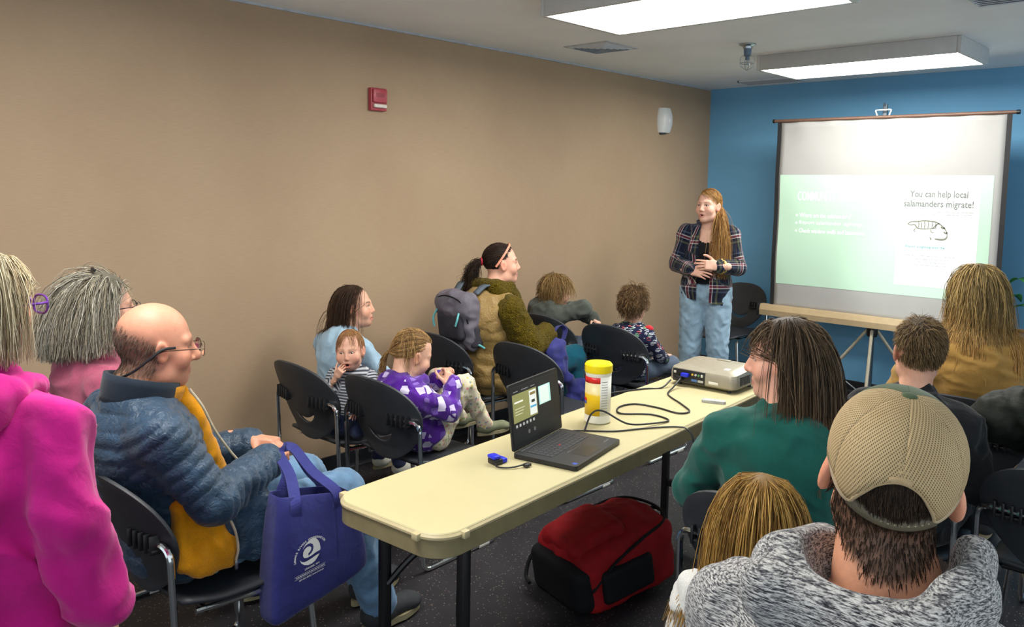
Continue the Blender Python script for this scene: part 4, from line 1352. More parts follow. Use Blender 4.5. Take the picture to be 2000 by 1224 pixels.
def tubes(Pts, r, sides=3, taper=0.45):
    """Pts (N,S,3) strands -> one mesh"""
    N, S, _ = Pts.shape
    T = np.gradient(Pts, axis=1); T /= np.maximum(np.linalg.norm(T, axis=2, keepdims=True), 1e-9)
    rs_ = np.random.RandomState(1).normal(size=(N, 1, 3))
    A = np.cross(T, rs_); A /= np.maximum(np.linalg.norm(A, axis=2, keepdims=True), 1e-9)
    B = np.cross(T, A)
    rad = (np.linspace(1, taper, S)[None, :]*np.asarray(r).reshape(-1, 1))
    V = np.stack([Pts + rad[..., None]*(math.cos(2*math.pi*k/sides)*A + math.sin(2*math.pi*k/sides)*B) for k in range(sides)], 2)   # N,S,k,3
    V = V.reshape(-1, 3)
    i = np.arange(N)[:, None, None]*S*sides; j = np.arange(S-1)[None, :, None]*sides; k = np.arange(sides)[None, None, :]
    a = i+j+k; b = i+j+(k+1) % sides
    Q = np.stack([a, b, b+sides, a+sides], -1).reshape(-1, 4)
    return V, Q

def strands(H, n, region, comb, length, steps=12, grav=0.25, lift=0.02, wig=0.0, curl=0.0, cfreq=2.0, seed=0, body=(), r=0.0016, target=None, keep=None, roots=None, stiff=0.0, jitter=0.12):
    """march n strands from the scalp; returns points (N,S,3) in person space"""
    n = int(n*0.9)
    g = np.random.RandomState(seed)
    if roots is None:
        N_ = []
        while sum(len(a) for a in N_) < n:
            d = g.normal(size=(n*3, 3)); d /= np.linalg.norm(d, axis=1)[:, None]
            N_.append(d[region(d)])
        nd = np.concatenate(N_)[:n]
        p = SC + nd*SR
        nrm = nd/SR; nrm /= np.linalg.norm(nrm, axis=1)[:, None]
    else:
        p, nrm, nd = roots(g, n)
    d0 = comb(nd, g) if callable(comb) else np.tile(np.array(comb, float), (n, 1))
    d0 = d0 + g.normal(size=d0.shape)*jitter
    if target is None:
        d0 = d0 - nrm*(d0*nrm).sum(1, keepdims=True)*(1-stiff)
    d0 /= np.maximum(np.linalg.norm(d0, axis=1)[:, None], 1e-6)
    P_ = H.out(p + nrm*0.001); D = H.vec(d0)
    L = (length(nd, g) if callable(length) else np.full(n, length))*H.k
    off = 1.0 + lift*g.rand(n)**0.7
    ph = g.rand(n)*6.28; ax1 = g.normal(size=(n, 3)); ax2 = g.normal(size=(n, 3))
    out = [P_.copy()]
    tgt = None if target is None else H.out(np.array(target)[None])[0]
    for i in range(steps-1):
        st = (L/(steps-1))[:, None]
        if tgt is not None:
            w = tgt - P_; D = w/np.maximum(np.linalg.norm(w, axis=1)[:, None], 1e-6)
            st = np.minimum(st, np.linalg.norm(w, axis=1)[:, None]*0.9)
        else:
            D = D*(1-grav) + np.array((0, 0, -1.0))*grav + g.normal(size=D.shape)*wig
            D /= np.maximum(np.linalg.norm(D, axis=1)[:, None], 1e-6)
        P_ = P_ + D*st
        q = H.inn(P_)
        w = (q-SC)/SR; e = np.linalg.norm(w, axis=1)
        ins = e < off
        q[ins] = SC + (w[ins]/e[ins, None]*off[ins, None])*SR
        if keep is not None: q = keep(q)
        P2 = H.out(q)
        for (a, b, ra, rb_) in body:
            a = np.array(a, float); b = np.array(b, float); ab = b-a
            t = np.clip(((P2-a)@ab)/(ab@ab), 0, 1)
            v = P2-a-t[:, None]*ab; dd = np.linalg.norm(v, axis=1); rr_ = ra+(rb_-ra)*t + 0.006*(off-1)/max(lift, 1e-3)
            ins = dd < rr_
            P2[ins] += v[ins]/np.maximum(dd[ins, None], 1e-6)*(rr_-dd)[ins, None]
        D2 = P2-out[-1]; l2 = np.linalg.norm(D2, axis=1)[:, None]
        D = np.where(l2 > 1e-6, D2/np.maximum(l2, 1e-6), D)
        P_ = P2
        out.append(P_.copy())
    Pts = np.stack(out, 1)
    if curl > 0:
        s_ = np.linspace(0, 1, steps)[None, :]
        f_ = ph[:, None] + s_*cfreq*6.28*(0.8+0.4*g.rand(n))[:, None]
        env = np.minimum(1, s_*2.5)
        Pts = Pts + (np.cos(f_)*env*curl)[..., None]*(ax1/np.linalg.norm(ax1, axis=1)[:, None])[:, None] + (np.sin(f_)*env*curl)[..., None]*(ax2/np.linalg.norm(ax2, axis=1)[:, None])[:, None]
    return Pts

def scalp_cap(H, region, infl=1.012, n=40):
    """thin hair base over the scalp where region() holds"""
    th = np.linspace(0, math.pi, n//2+1); ph = np.linspace(0, 2*math.pi, n, endpoint=False)
    d = np.array([(math.sin(t)*math.cos(p), math.sin(t)*math.sin(p), math.cos(t)) for t in th for p in ph])
    ok = region(d)
    V = H.out(SC + d*SR*infl)
    Q = []
    for i in range(len(th)-1):
        for j in range(n):
            q = (i*n+j, (i+1)*n+j, (i+1)*n+(j+1) % n, i*n+(j+1) % n)
            if all(ok[k] for k in q): Q.append(q)
    return V, np.array(Q, dtype=np.int32).reshape(-1, 4)

def hair_obj(parent, parts, colors, H=None, capreg=None, seed=0, name='hair', r=0.0016, capcol=None, infl=1.012, sides=3, tipcol=None):
    """parts = list of strand arrays; colours vary from strand to strand"""
    g = np.random.RandomState(seed)
    Vs, Qs, Cs, b = [], [], [], 0
    cols = np.array([lin(c) for c in colors])
    for P_ in parts:
        N = len(P_); S0 = P_.shape[1]
        if S0 <= 7: P_ = P_[:, [0, S0//2, S0-1]]
        if S0 > 9:      # thin out the points along long strands
            P_ = P_[:, np.unique(np.round(np.linspace(0, S0-1, S0//2+1)).astype(int))]
        rad = r*(0.6+0.8*g.rand(N))
        V, Q = tubes(P_, rad, sides)
        c = cols[g.randint(0, len(cols), N)]*(0.75+0.5*g.rand(N))[:, None]
        C = np.repeat(c, P_.shape[1]*sides, axis=0)
        if tipcol is not None:
            t = np.tile(np.repeat(np.linspace(0, 1, P_.shape[1]), sides), N)[:, None]
            w = sstep(tipcol[1], 1.0, t)*0.8
            C = C*(1-w) + lin(tipcol[0])*w
        Vs.append(V); Qs.append(Q+b); Cs.append(C); b += len(V)
    if capreg is not None:
        V, Q = scalp_cap(H, capreg, infl)
        Vs.append(V); Qs.append(Q+b); Cs.append(np.tile(lin(capcol or colors[0])*0.8, (len(V), 1))); b += len(V)
    V = np.concatenate(Vs); Q = np.concatenate(Qs); C = np.concatenate(Cs)
    o = mesh_obj(name, V, Q.astype(np.int32), M_HAIR, parent)
    put_col(o, C)
    return o

def joints(k=1.0, **over):
    """seated adult, facing +Y, pelvis over the origin, chair seat at 0.46"""
    J = dict(pelvis=(0, 0, 0.565), chest=(0, -0.03, 0.90), neck=(0, 0.0, 1.06), head=(0, 0.05, 1.20),
             shL=(-0.175, -0.02, 0.99), shR=(0.175, -0.02, 0.99), elL=(-0.235, 0.06, 0.73), elR=(0.235, 0.06, 0.73),
             wrL=(-0.12, 0.27, 0.68), wrR=(0.12, 0.27, 0.68), hipL=(-0.085, 0.02, 0.555), hipR=(0.085, 0.02, 0.555),
             knL=(-0.11, 0.44, 0.56), knR=(0.11, 0.44, 0.56), anL=(-0.11, 0.42, 0.10), anR=(0.11, 0.42, 0.10))
    J = {a: np.array((b[0]*k, b[1]*k, 0.46+(b[2]-0.46)*k)) for a, b in J.items()}
    for a, b in over.items(): J[a] = np.array(b, float)
    return J

def torso_prims(J, e=0.0, w=1.0, d=1.0, k=1.0, belly=0.0, hips=1.0):
    pe, ch, nk = J['pelvis'], J['chest'], J['neck']
    sp = (ch-pe)/np.linalg.norm(ch-pe)
    fwd = np.array((0, 1.0, 0)); fwd = fwd-sp*(fwd@sp); fwd /= np.linalg.norm(fwd)
    rt = np.cross(fwd, sp)
    R = np.stack([rt, fwd, sp], 1)
    return [ell(pe+sp*0.01*k, (0.165*w*k*hips+e, 0.125*d*k+e, 0.115*k+e), R, 0.03),
            cap(pe+sp*0.05*k, ch, 0.135*w*k+e, 0.150*w*k+e, 0.04, fwd, 0.76*d),
            ell(ch, (0.158*w*k+e, 0.115*d*k+e, 0.165*k+e), R, 0.05),
            ell(pe+sp*0.14*k+fwd*0.05*k*belly, (0.13*w*k+e, 0.11*d*k*(0.8+0.3*belly)+e, 0.12*k+e), R, 0.04),
            cap(J['shL'], J['shR'], 0.046*k+e, None, 0.045),
            cap(nk-sp*0.035*k, J['shL'], 0.050*k+e*0.7, 0.044*k+e*0.8, 0.03), cap(nk-sp*0.035*k, J['shR'], 0.050*k+e*0.7, 0.044*k+e*0.8, 0.03),
            cap(ch+sp*0.10*k, nk-sp*0.01*k, 0.085*k+e, 0.052*k+e*0.6, 0.04)]
def arm_prims(J, side, e=0.0, k=1.0, to=1.0, r=(0.050, 0.042, 0.031)):
    S, E, W = J['sh'+side], J['el'+side], J['wr'+side]
    out = [cap(S, E, r[0]*k+e, r[1]*k+e, 0.035)]
    if to > 0: out.append(cap(E, E+(W-E)*to, r[1]*k+e, (r[1]+(r[2]-r[1])*to)*k+e, 0.012))
    return out
def leg_prims(J, side, e=0.0, k=1.0, r=(0.088, 0.060, 0.040), to=1.0):
    Hh, K, A = J['hip'+side], J['kn'+side], J['an'+side]
    return [cap(Hh, K, r[0]*k+e, r[1]*k+e, 0.025), cap(K, K+(A-K)*to, (r[1]-0.002)*k+e, r[2]*k+e, 0.02)]

def bone_uv(V, bones):
    """nearest bone -> (around, along) cloth coordinates in metres"""
    best = np.full(len(V), 1e9); U = np.zeros((len(V), 2)); B = np.zeros(len(V), dtype=int)
    for i, (a, b, ref, bias) in enumerate(bones):
        a = np.array(a, float); b = np.array(b, float); ab = b-a; L = np.linalg.norm(ab); t = ((V-a)@ab)/L/L
        v = V-a-t[:, None]*ab; d = np.linalg.norm(V-a-np.clip(t, 0, 1)[:, None]*ab, axis=1) + bias
        ez = ab/L; rx = np.array(ref, float); rx = rx-ez*(rx@ez); rx /= np.linalg.norm(rx); ry = np.cross(ez, rx)
        ang = np.arctan2(v@ry, v@rx); rad = np.median(np.linalg.norm(v[d < np.percentile(d, 20)], axis=1)) if len(V) > 10 else 0.1
        sel = d < best
        U[sel, 0] = ang[sel]*max(rad, 0.03); U[sel, 1] = (t*L)[sel]; best[sel] = d[sel]; B[sel] = i
    return U, B

def garment(name, prims, m, parent, h=0.008, wr=0.006, wscale=6.0, seed=0, aniso=(1, 1, 1), bones=None, disp=None, cut=None, tintf=None):
    V, Q = sculpt(prims, 0.016 if name == 'trousers' else h*1.12)
    N = normals(V, Q)
    if wr: V = V + N*(wr*folds(V, wscale, seed, aniso))[:, None]
    U = B = None
    if bones is not None:
        U, B = bone_uv(V, bones)
    if disp is not None: V = V + N*disp(V, U, B)[:, None]
    if cut is not None:
        keepv = cut(V); Q = Q[keepv[Q].all(1)]
    o = mesh_obj(name, V, Q, m, parent)
    if U is not None: put_uv(o, U)
    if tintf is not None: put_col(o, tintf(V, U, B))
    return o

def shoe(parent, an, yawd, m, msole, L=0.27, k=1.0, name='shoe', pitch=0):
    """shoe with upper and sole; an = ankle point above the heel"""
    R = rotm(pitch, 0, yawd)
    base = np.array((an[0], an[1], an[2]-0.085*k))
    T = lambda p: base + R@(np.array(p)*k)
    V, Q = sculpt([cap((0, -0.035, 0.05), (0, 0.13, 0.042), 0.040, 0.038, 0.02, (0, 0, 1), 0.9), cap((0, -0.02, 0.09), (0, 0.0, 0.05), 0.040, 0.045, 0.03), ell((0, 0.15, 0.035), (0.043, 0.05, 0.028), None, 0.02)], 0.011)
    V[:, 2] = np.maximum(V[:, 2], 0.012)
    up = mesh_obj(name, base + (V*k)@R.T, Q, m, parent)
    pl = [(0.045*math.cos(a)*(1.0 if math.sin(a) > 0 else 0.85), 0.06+0.135*math.sin(a), ) for a in np.linspace(0, 2*math.pi, 28)[:-1]]
    b = MB(); b.prism(pl, 0.001, 0.022); b.v = [tuple(T(p)) for p in b.v]
    b.build('sole', msole, up, smooth=False)
    return up

def glasses(parent, H, m, lens_m=None, w=0.025, hgt=0.017, y=0.106, z=0.000, r=0.0013, arm=True, dx=0.033, rimless=False, name='glasses'):
    """spectacles: two rims, bridge, temples hooked over the ears"""
    b = MB()
    for s in (-1, 1):
        ring = [(s*dx + w*math.copysign(abs(math.cos(t))**0.75, math.cos(t)), y - 0.10*(w*math.cos(t)*s)**1*0.9, z + hgt*math.copysign(abs(math.sin(t))**0.75, math.sin(t))) for t in np.linspace(0, 2*math.pi, 28)[:-1]]
        b.tube([tuple(H.out([p])[0]) for p in ring], r*H.k, 6, closed=True)
        if arm:
            pts = [(s*(dx+w), y-0.004, z+0.006), (s*0.078, y-0.03, z+0.006), (s*0.086, 0.0, z+0.004), (s*0.086, -0.018, z-0.004), (s*0.084, -0.032, z-0.022)]
            b.tube([tuple(H.out([p])[0]) for p in fillet([Vector(p) for p in pts], 0.01)], r*1.2*H.k, 6)
    b.tube([tuple(H.out([p])[0]) for p in [(-(dx-w), y, z+0.005), (0, y+0.003, z+0.008), (dx-w, y, z+0.005)]], r*H.k, 6)
    o = b.build(name, m, parent)
    lm = lens_m or M_LENS
    for s in (-1, 1):
        ring = [(s*dx + w*0.97*math.copysign(abs(math.cos(t))**0.75, math.cos(t)), y - 0.09*(w*math.cos(t)*s), z + hgt*0.97*math.copysign(abs(math.sin(t))**0.75, math.sin(t))) for t in np.linspace(0, 2*math.pi, 28)[:-1]]
        v = [tuple(H.out([p])[0]) for p in ring] + [tuple(H.out([(p[0], p[1]-0.0012, p[2])])[0]) for p in ring]
        n = len(ring)
        mesh_obj('lens', v, [tuple(range(n)), tuple(range(2*n-1, n-1, -1))] + [(i, n+i, n+(i+1) % n, (i+1) % n) for i in range(n)], lm, o, smooth=False)
    return o
def lens_mat():
    t = NT('clear_lens')
    t.b.inputs['Base Color'].default_value = (0.95, 0.97, 0.97, 1)
    t.b.inputs['Transmission Weight'].default_value = 1.0
    t.b.inputs['IOR'].default_value = 1.05
    nz = t.noise(t.coord('Object'), 30.0, 2)
    t.l(t.ramp(nz, [(0, (0.02, 0.02, 0.02, 1)), (1, (0.05, 0.05, 0.05, 1))]).outputs[0], t.b.inputs['Roughness'])
    return t.m
M_LENS = lens_mat()

def person(loc, rz, J, H, hp, skin, label, k=1.0, hands=(), w=1.0, d=1.0, head_h=0.0034, belly=0.0, legs=True, group=None, armr=None, feet=()):
    """root = the body: one mesh of torso, limbs, neck, face and hands"""
    for s_ in 'LR': J['sh'+s_][2] -= 0.030*k
    prims = torso_prims(J, -0.014, w, d, k, belly)
    for s in 'LR':
        prims += arm_prims(J, s, -0.006, k*0.92)
        if legs: prims += leg_prims(J, s, -0.008, k)
    V, Q = sculpt(prims, 0.017*max(0.75, k))
    C = np.tile(lin(skin), (len(V), 1))
    Vs, Qs, Cs, b = [V], [Q], [C], len(V)
    nb = H.inn([J['neck']])[0]; nb2 = H.inn([J['neck']-np.array((0, 0.01, 0.07))*k])[0]
    nr = hp.get('neck', 0.056)*(1-0.15*hp.get('child', 0))
    hpm = head_prims(hp) + [cap((0, -0.030, -0.060), nb, nr*0.98, nr*1.02, 0.025), cap(nb, nb2, nr*1.02, nr*1.25, 0.03)]
    hV, hQ = sculpt(hpm, head_h*1.12/H.k)
    global LASTV, LASTN
    LASTN = normals(hV, hQ).astype(float)
    hV = hV.astype(float); LASTV = hV
    Cs.append(head_tint(hV, hp, skin)); Vs.append(H.out(hV)); Qs.append(hQ+b); b += len(hV)
    for hd in hands:
        hv, hq = sculpt(hand_prims(hd['side'], hd.get('curl', (25, 30, 35, 40)), hd.get('bend', 0.8), hd.get('spread', 1.0), hd.get('thumb', (0.3, 0.2)), hd.get('tc', 0.3)), hd.get('h', 0.0034 if 'curl' in hd else 0.0065))
        ks = hd.get('k', k)
        M = frame_from(hd['dir'], hd['palm'])
        c = np.tile(lin(skin), (len(hv), 1))
        wt = sstep(0.06, 0.16, hv[:, 1])[:, None]*0.35
        c = c*(1-wt) + (lin(skin)*np.array([1.0, 0.72, 0.68]))*wt
        Cs.append(c); Vs.append((hv*ks)@M.T + np.array(hd['at'], float)); Qs.append(hq+b); b += len(hv)
    for (a, yawd, kk) in feet:
        fv, fq = sculpt([cap((0, -0.02, 0.045), (0, 0.10, 0.03), 0.034, 0.034, 0.02, (0, 0, 1), 0.8), cap((0, -0.02, 0.12), (0, -0.01, 0.05), 0.034, 0.036, 0.02)], 0.008)
        Cs.append(np.tile(lin(skin), (len(fv), 1))); Vs.append((fv*kk)@rotm(0, 0, yawd).T + np.array(a, float) - np.array((0, 0, 0.09*kk))); Qs.append(fq+b); b += len(fv)
    V = np.concatenate(Vs); Q = np.concatenate(Qs)
    o = mesh_obj('person', V, Q.astype(np.int32), M_SKIN)
    put_col(o, np.concatenate(Cs))
    o.location = loc; o.rotation_euler = (0, 0, rz)
    tag(o, label, 'person', group)
    if hp.get('eyes', True):
        ev, ef = [], []
        nth, nph = 10, 14
        for s in (-1, 1):
            b_ = MB()
            b_.lathe([(max(1e-4, 0.0122*math.sin(t)), -0.0122*math.cos(t)) for t in np.linspace(0.02, math.pi-0.02, nth)], nph)
            # lathe axis z -> look along +y
            vv = [(p[0], p[2], p[1]) for p in b_.v]
            eo = mesh_obj('eye', vv, [tuple(reversed(q)) for q in b_.f], M_EYE, o)
            gz = hp.get('gaze', (0, 0))
            Rm = Matrix([list(r_) for r_ in H.R]) @ Matrix.Rotation(math.radians(gz[0]), 3, 'Z') @ Matrix.Rotation(math.radians(gz[1]), 3, 'X')
            eo.matrix_local = Matrix.Translation(H.out([(s*0.031, 0.0672, 0.0)])[0]) @ Rm.to_4x4() @ Matrix.Scale(H.k, 4)
    return o

# hairline regions on the unit sphere of scalp directions
def reg_full(d, front=0.42, side=0.10, low=-0.62):
    face = (d[:, 1] > 0.42) & (d[:, 2] < front)
    sides = ((d[:, 1] > 0.30) & (d[:, 2] < side)) | ((d[:, 1] > -0.10) & (d[:, 2] < -0.22))
    return (~face) & (~sides) & (d[:, 2] > low)
def bones_of(J, arms=True, legs=False):
    B = [(J['pelvis'], J['neck'], (0, 1, 0), 0.0)]
    if arms:
        for s in 'LR': B += [(J['sh'+s], J['el'+s], (0, 1, 0), 0.045), (J['el'+s], J['wr'+s], (0, 0, 1), 0.04)]
    if legs:
        for s in 'LR': B += [(J['hip'+s], J['kn'+s], (0, 0, 1), 0), (J['kn'+s], J['an'+s], (0, 1, 0), 0)]
    return B

def part_comb(side=0.6, back=-0.35, down=-0.6, off=0.0):
    """parted on top, falling straight at the back of the head"""
    def f(d, g):
        w = sstep(-0.55, 0.25, d[:, 1])
        return np.stack([np.sign(d[:, 0]-off)*side*w, back+0*d[:, 0], down+0*d[:, 0]], 1)
    return f
def keep_off_face(y0=0.015, z0=0.0, w=0.11):
    def f(q):
        m = (q[:, 2] < z0) & (q[:, 1] > y0) & (np.abs(q[:, 0]) < w)
        q[m, 1] = y0 - 0.1*(q[m, 1]-y0)
        return q
    return f

def surf_roots(wf, V, N):
    """hair roots straight on the skin of the last head, weighted by wf"""
    w = np.clip(wf(V), 0, 1); w = w/w.sum()
    def f(g, n):
        i = g.choice(len(V), n, p=w)
        p = V[i] + g.normal(size=(n, 3))*0.0012
        return p, N[i], N[i]
    return f
# ---------------------------------------------------------------- clothing helpers
def A3(*p): return np.array(p, float)
def band(parent, name, m, c, rx, ry, z0, z1, th=0.006, gap=0.0, tiltx=0.0, flare=0.0, n=48, wob=0.0, rz=0.0):
    """standing collar / hem: a thick ring, optionally open at the front (+Y)"""
    full = gap <= 0
    a0 = math.pi/2 + gap/2; a1 = math.pi/2 + 2*math.pi - gap/2
    v = []; f = []
    R = Matrix.Rotation(rz, 3, 'Z') @ Matrix.Rotation(tiltx, 3, 'X')
    nz = 5
    cnt = n if full else n+1
    for k in range(cnt):
        a = a0 + (a1-a0)*k/n
        for side in (0, 1):
            for j in range(nz):
                t = j/(nz-1)
                bul = math.sin(math.pi*t)*0.35
                off = (th/2 if side == 0 else -th/2)*(0.65+bul) + flare*t
                w_ = wob*math.sin(5*a+3*t)
                p = Vector(((rx+off+w_)*math.cos(a), (ry+off+w_)*math.sin(a), z0+(z1-z0)*t + w_*0.6))
                v.append(Vector(c) + R @ p)
    S = 2*nz
    for k in range(cnt if full else cnt-1):
        i = k*S; q = ((k+1) % cnt)*S
        for j in range(nz-1):
            f.append((i+j, q+j, q+j+1, i+j+1)); f.append((i+nz+j, i+nz+j+1, q+nz+j+1, q+nz+j))
        f.append((i+nz-1, q+nz-1, q+2*nz-1, i+2*nz-1)); f.append((i, i+nz, q+nz, q))
    if not full:
        for i in (0, (cnt-1)*S):
            for j in range(nz-1): f.append((i+j, i+j+1, i+nz+j+1, i+nz+j))
    return mesh_obj(name, v, f, m, parent)

def line_tube(parent, name, m, pts, r, n=8, sm=True):
    return MB().tube(smooth_path(pts, 8) if sm else pts, r, n).build(name, m, parent)

M_DENIM = cloth('blue_denim', '5f7f9e', var=0.14, weave=900, wb=0.3, fold=0.28, rough=0.85)
M_DENIM_D = cloth('dark_denim', '2c3a58', var=0.14, weave=900, wb=0.3, fold=0.5, rough=0.85)
M_DARKCL = cloth('dark_trousers', '1d1f26', var=0.1, weave=700, rough=0.9)
M_SOLE = mat('shoe_sole', '8f8466', 0.7, var=0.06)
M_SHOE_B = mat('black_shoe_mesh', '25282c', 0.8, var=0.12, bump=0.3, bscale=500)

# ================================================================ bald man in the quilted jacket
MX, MY = 1.47, 1.10
J = joints(1.0, pelvis=(0, 0, 0.575), chest=(0, -0.09, 0.875), neck=(0.0, -0.13, 1.045), shR=(0.185, -0.12, 0.985), shL=(-0.185, -0.12, 0.985),
           elR=(0.255, 0.00, 0.755), wrR=(0.115, 0.265, 0.785), elL=(-0.225, 0.02, 0.75), wrL=(-0.03, 0.30, 0.795),
           hipL=(-0.09, 0.04, 0.565), hipR=(0.09, 0.04, 0.565), knL=(-0.10, 0.525, 0.605), knR=(0.125, 0.535, 0.605), anL=(-0.13, 0.83, 0.10), anR=(0.075, 0.74, 0.10))
H = Head((0.015, -0.045, 1.190), yaw=-14, pitch=-4, scale=1.06)
def bald_hair(V):
    a = sstep(0.045, 0.0, V[:, 1])*sstep(0.035, -0.01, V[:, 2]+0.4*V[:, 1])*sstep(-0.098, -0.070, V[:, 2])*sstep(0.0, -0.025, V[:, 1]+0.25*V[:, 2]*0)
    return 0.72*a
man = person((MX, MY, 0), 0, J, H, dict(nose=1.32, jaw=1.05, brow='8a7260', brow_w=0.35, lip='a8685c', neck=0.060, squint=0.75, stubble=(bald_hair, '6e5545')),
             'c48a70', 'bald man with glasses seated in a blue quilted puffer jacket', hands=[
    dict(side=1, at=(0.115, 0.262, 0.785), dir=(-0.62, 0.72, -0.02), palm=(-0.35, -0.2, -1), curl=(40, 44, 48, 52), bend=0.7, tc=0.1),
    dict(side=-1, at=(-0.03, 0.285, 0.815), dir=(0.80, 0.55, -0.06), palm=(0.0, -0.2, -1), curl=(35, 38, 42, 46), bend=0.7, tc=0.15)], head_h=0.0036, belly=0.6)
reg = lambda d: (d[:, 1] < 0.35) & (d[:, 2] < 0.28-0.35*d[:, 1]) & (d[:, 2] > -0.75) & ~((np.abs(d[:, 0]) > 0.80) & (d[:, 1] > -0.15))
hair_obj(man, [strands(H, 3200, None, (0, -0.5, -1.0), 0.011, 4, 0.05, 0.0, seed=3, stiff=0.15, roots=surf_roots(lambda V: bald_hair(V)**2, LASTV, LASTN))], ['5a4a3e', '7a6858', '45382e', '94877a'], seed=4, r=0.00042)
def puffer_mat(name, c1, c2):
    t = NT(name)
    v = t.coord('Object')
    nz = t.noise(v, 12.0, 4)
    t.col(t.ramp(nz, [(0.3, hexc(c1)), (0.7, hexc(c2))]).outputs[0])
    w = t.noise(v, 45.0, 4, 0.6, 1.2)
    t.bump(w, 0.55, 0.012)
    return t.set(0.42, 0, 0.45, 0.1)
M_PUFF = puffer_mat('blue_puffer_nylon', '182f43', '233f58')
B = bones_of(J)
def quilt(V, U, Bn):
    step = np.where(Bn == 0, 0.043, 0.038)
    u = U[:, 1] + np.where(Bn == 0, 0.25*V[:, 1], 0)
    s = np.abs(np.sin(np.pi*u/step))
    return 0.0085*(s**0.4) - 0.008
prims = torso_prims(J, 0.022, 1.05, 1.10, 1.0, 0.7)
for s in 'LR': prims += arm_prims(J, s, 0.020, 1.0, 0.93, (0.054, 0.048, 0.036))
prims += [rbox((0.185, 0.135, 0.625), (0.012, 0.045, 0.075), 0.030, rotm(-14, 0, -8), 0.03), cap((0.15, 0.03, 0.66), (0.16, 0.13, 0.62), 0.06, 0.06, 0.03, (1, 0, 0), 0.6), cap((-0.15, 0.03, 0.64), (-0.16, 0.13, 0.60), 0.07, 0.06, 0.03, (1, 0, 0), 0.6)]
jk = garment('puffer_jacket', prims, M_PUFF, man, 0.0062, 0.005, 5.0, 1, bones=B, disp=quilt)
band(man, 'jacket_collar', cloth('collar_navy', '16222f', var=0.08, fold=0.2), (0.0, -0.105, 1.030), 0.086, 0.098, -0.02, 0.070, 0.016, 1.1, -0.26, 0.008)
M_MUST = cloth('mustard_fleece', 'd08a08', var=0.07, weave=350, wb=0.5, fold=0.4, rough=0.95)
band(man, 'fleece_collar', M_MUST, (0.0, -0.085, 1.022), 0.074, 0.092, -0.02, 0.060, 0.014, 0.5, -0.25, 0.010, wob=0.003)
garment('fleece_front', [cap((0.015, 0.020, 1.035), (0.03, 0.055, 0.95), 0.026, 0.030, 0.02), cap((0.03, 0.055, 0.95), (0.02, 0.125, 0.74), 0.030, 0.04, 0.02)], M_MUST, man, 0.008, 0.006, 8.0, 5)
V, Q = sculpt([rbox((0.185, -0.015, 0.655), (0.004, 0.045, 0.085), 0.028, rotm(0, -8, 0), 0.02), rbox((0.200, 0.02, 0.575), (0.004, 0.045, 0.03), 0.024, rotm(0, -6, 0), 0.04)], 0.007)
V = V + normals(V, Q)*(0.006*folds(V, 6.0, 9))[:, None]
mesh_obj('fleece_hem', V, Q, M_MUST, man)
M_ZIP = mat('zip_stone', 'b3a58c', 0.5, var=0.08)
line_tube(man, 'front_zip', M_ZIP, [(0.075, 0.02, 1.055), (0.095, 0.05, 1.00), (0.10, 0.085, 0.92), (0.10, 0.135, 0.84), (0.11, 0.185, 0.77)], 0.0042)
line_tube(man, 'side_zip', M_ZIP, [(0.222, 0.055, 0.70), (0.236, 0.075, 0.64), (0.240, 0.082, 0.585), (0.238, 0.075, 0.545)], 0.004)
MB().box((0.236, 0.070, 0.520), (0.244, 0.080, 0.548), bev=0.002).build('zip_pull', M_STEEL, man)
prims = [ell(J['pelvis'], (0.165, 0.13, 0.11), None, 0.03)]
for s in 'LR': prims += leg_prims(J, s, 0.006, 1.0, (0.090, 0.070, 0.058))
garment('jeans', prims, M_DENIM, man, 0.009, 0.008, 5.0, 12, aniso=(1, 1.6, 1))
shoe(man, J['anL'], 14, M_SHOE_B, M_SOLE, k=1.08); shoe(man, J['anR'], 4, M_SHOE_B, M_SOLE, k=1.08)
M_WIRE = mat('thin_frame_bronze', '5b4a3c', 0.3, metal=0.8)
glasses(man, H, M_WIRE, w=0.025, hgt=0.020, y=0.116, z=-0.006, r=0.0012)
bb = MB()
for s in (1, -1):
    bb.tube([tuple(H.out([p])[0]) for p in smooth_path([(s*0.082, 0.03, 0.006), (s*0.089, -0.005, 0.002), (s*0.088, -0.035, -0.022), (s*0.072, -0.075, -0.060), (s*0.03, -0.104, -0.085), (0, -0.108, -0.090)], 6)], 0.0042, 8)
bb.build('glasses_strap', M_CLIP, man)

# ================================================================ grey haired woman in rose
J = joints(0.97, pelvis=(0, 0, 0.57), chest=(0, -0.05, 0.90), neck=(0.0, -0.06, 1.075), shR=(0.17, -0.06, 1.01), shL=(-0.17, -0.06, 1.01), elR=(0.195, 0.05, 0.74), elL=(-0.195, 0.05, 0.74), anL=(-0.1, 0.5, 0.1), anR=(0.1, 0.5, 0.1))
H = Head((0.0, -0.012, 1.235), yaw=-6, pitch=2, scale=1.0)
gw = person((0.93, 1.12, 0), 0, J, H, dict(nose=1.05, brow='8c8274', brow_w=0.4, lip='b56f66'), 'd6a38c', 'grey haired woman with glasses seated in a rose knit top', hands=[
    dict(side=1, at=J['wrR'], dir=(-0.5, 0.8, -0.2), palm=(0, 0, -1)), dict(side=-1, at=J['wrL'], dir=(0.5, 0.8, -0.2), palm=(0, 0, -1))], head_h=0.0042)
sh_body = [((-0.17, -0.06, 1.01), (0.17, -0.06, 1.01), 0.075, 0.075), ((0, -0.06, 0.9), (0, -0.06, 1.08), 0.085, 0.07)]
reg = lambda d: reg_full(d, 0.45, -0.35, -0.7) & ~((d[:, 1] > 0.45) & (d[:, 2] < 0.55))
comb = part_comb(0.6, -0.8, -0.7, 0.2)
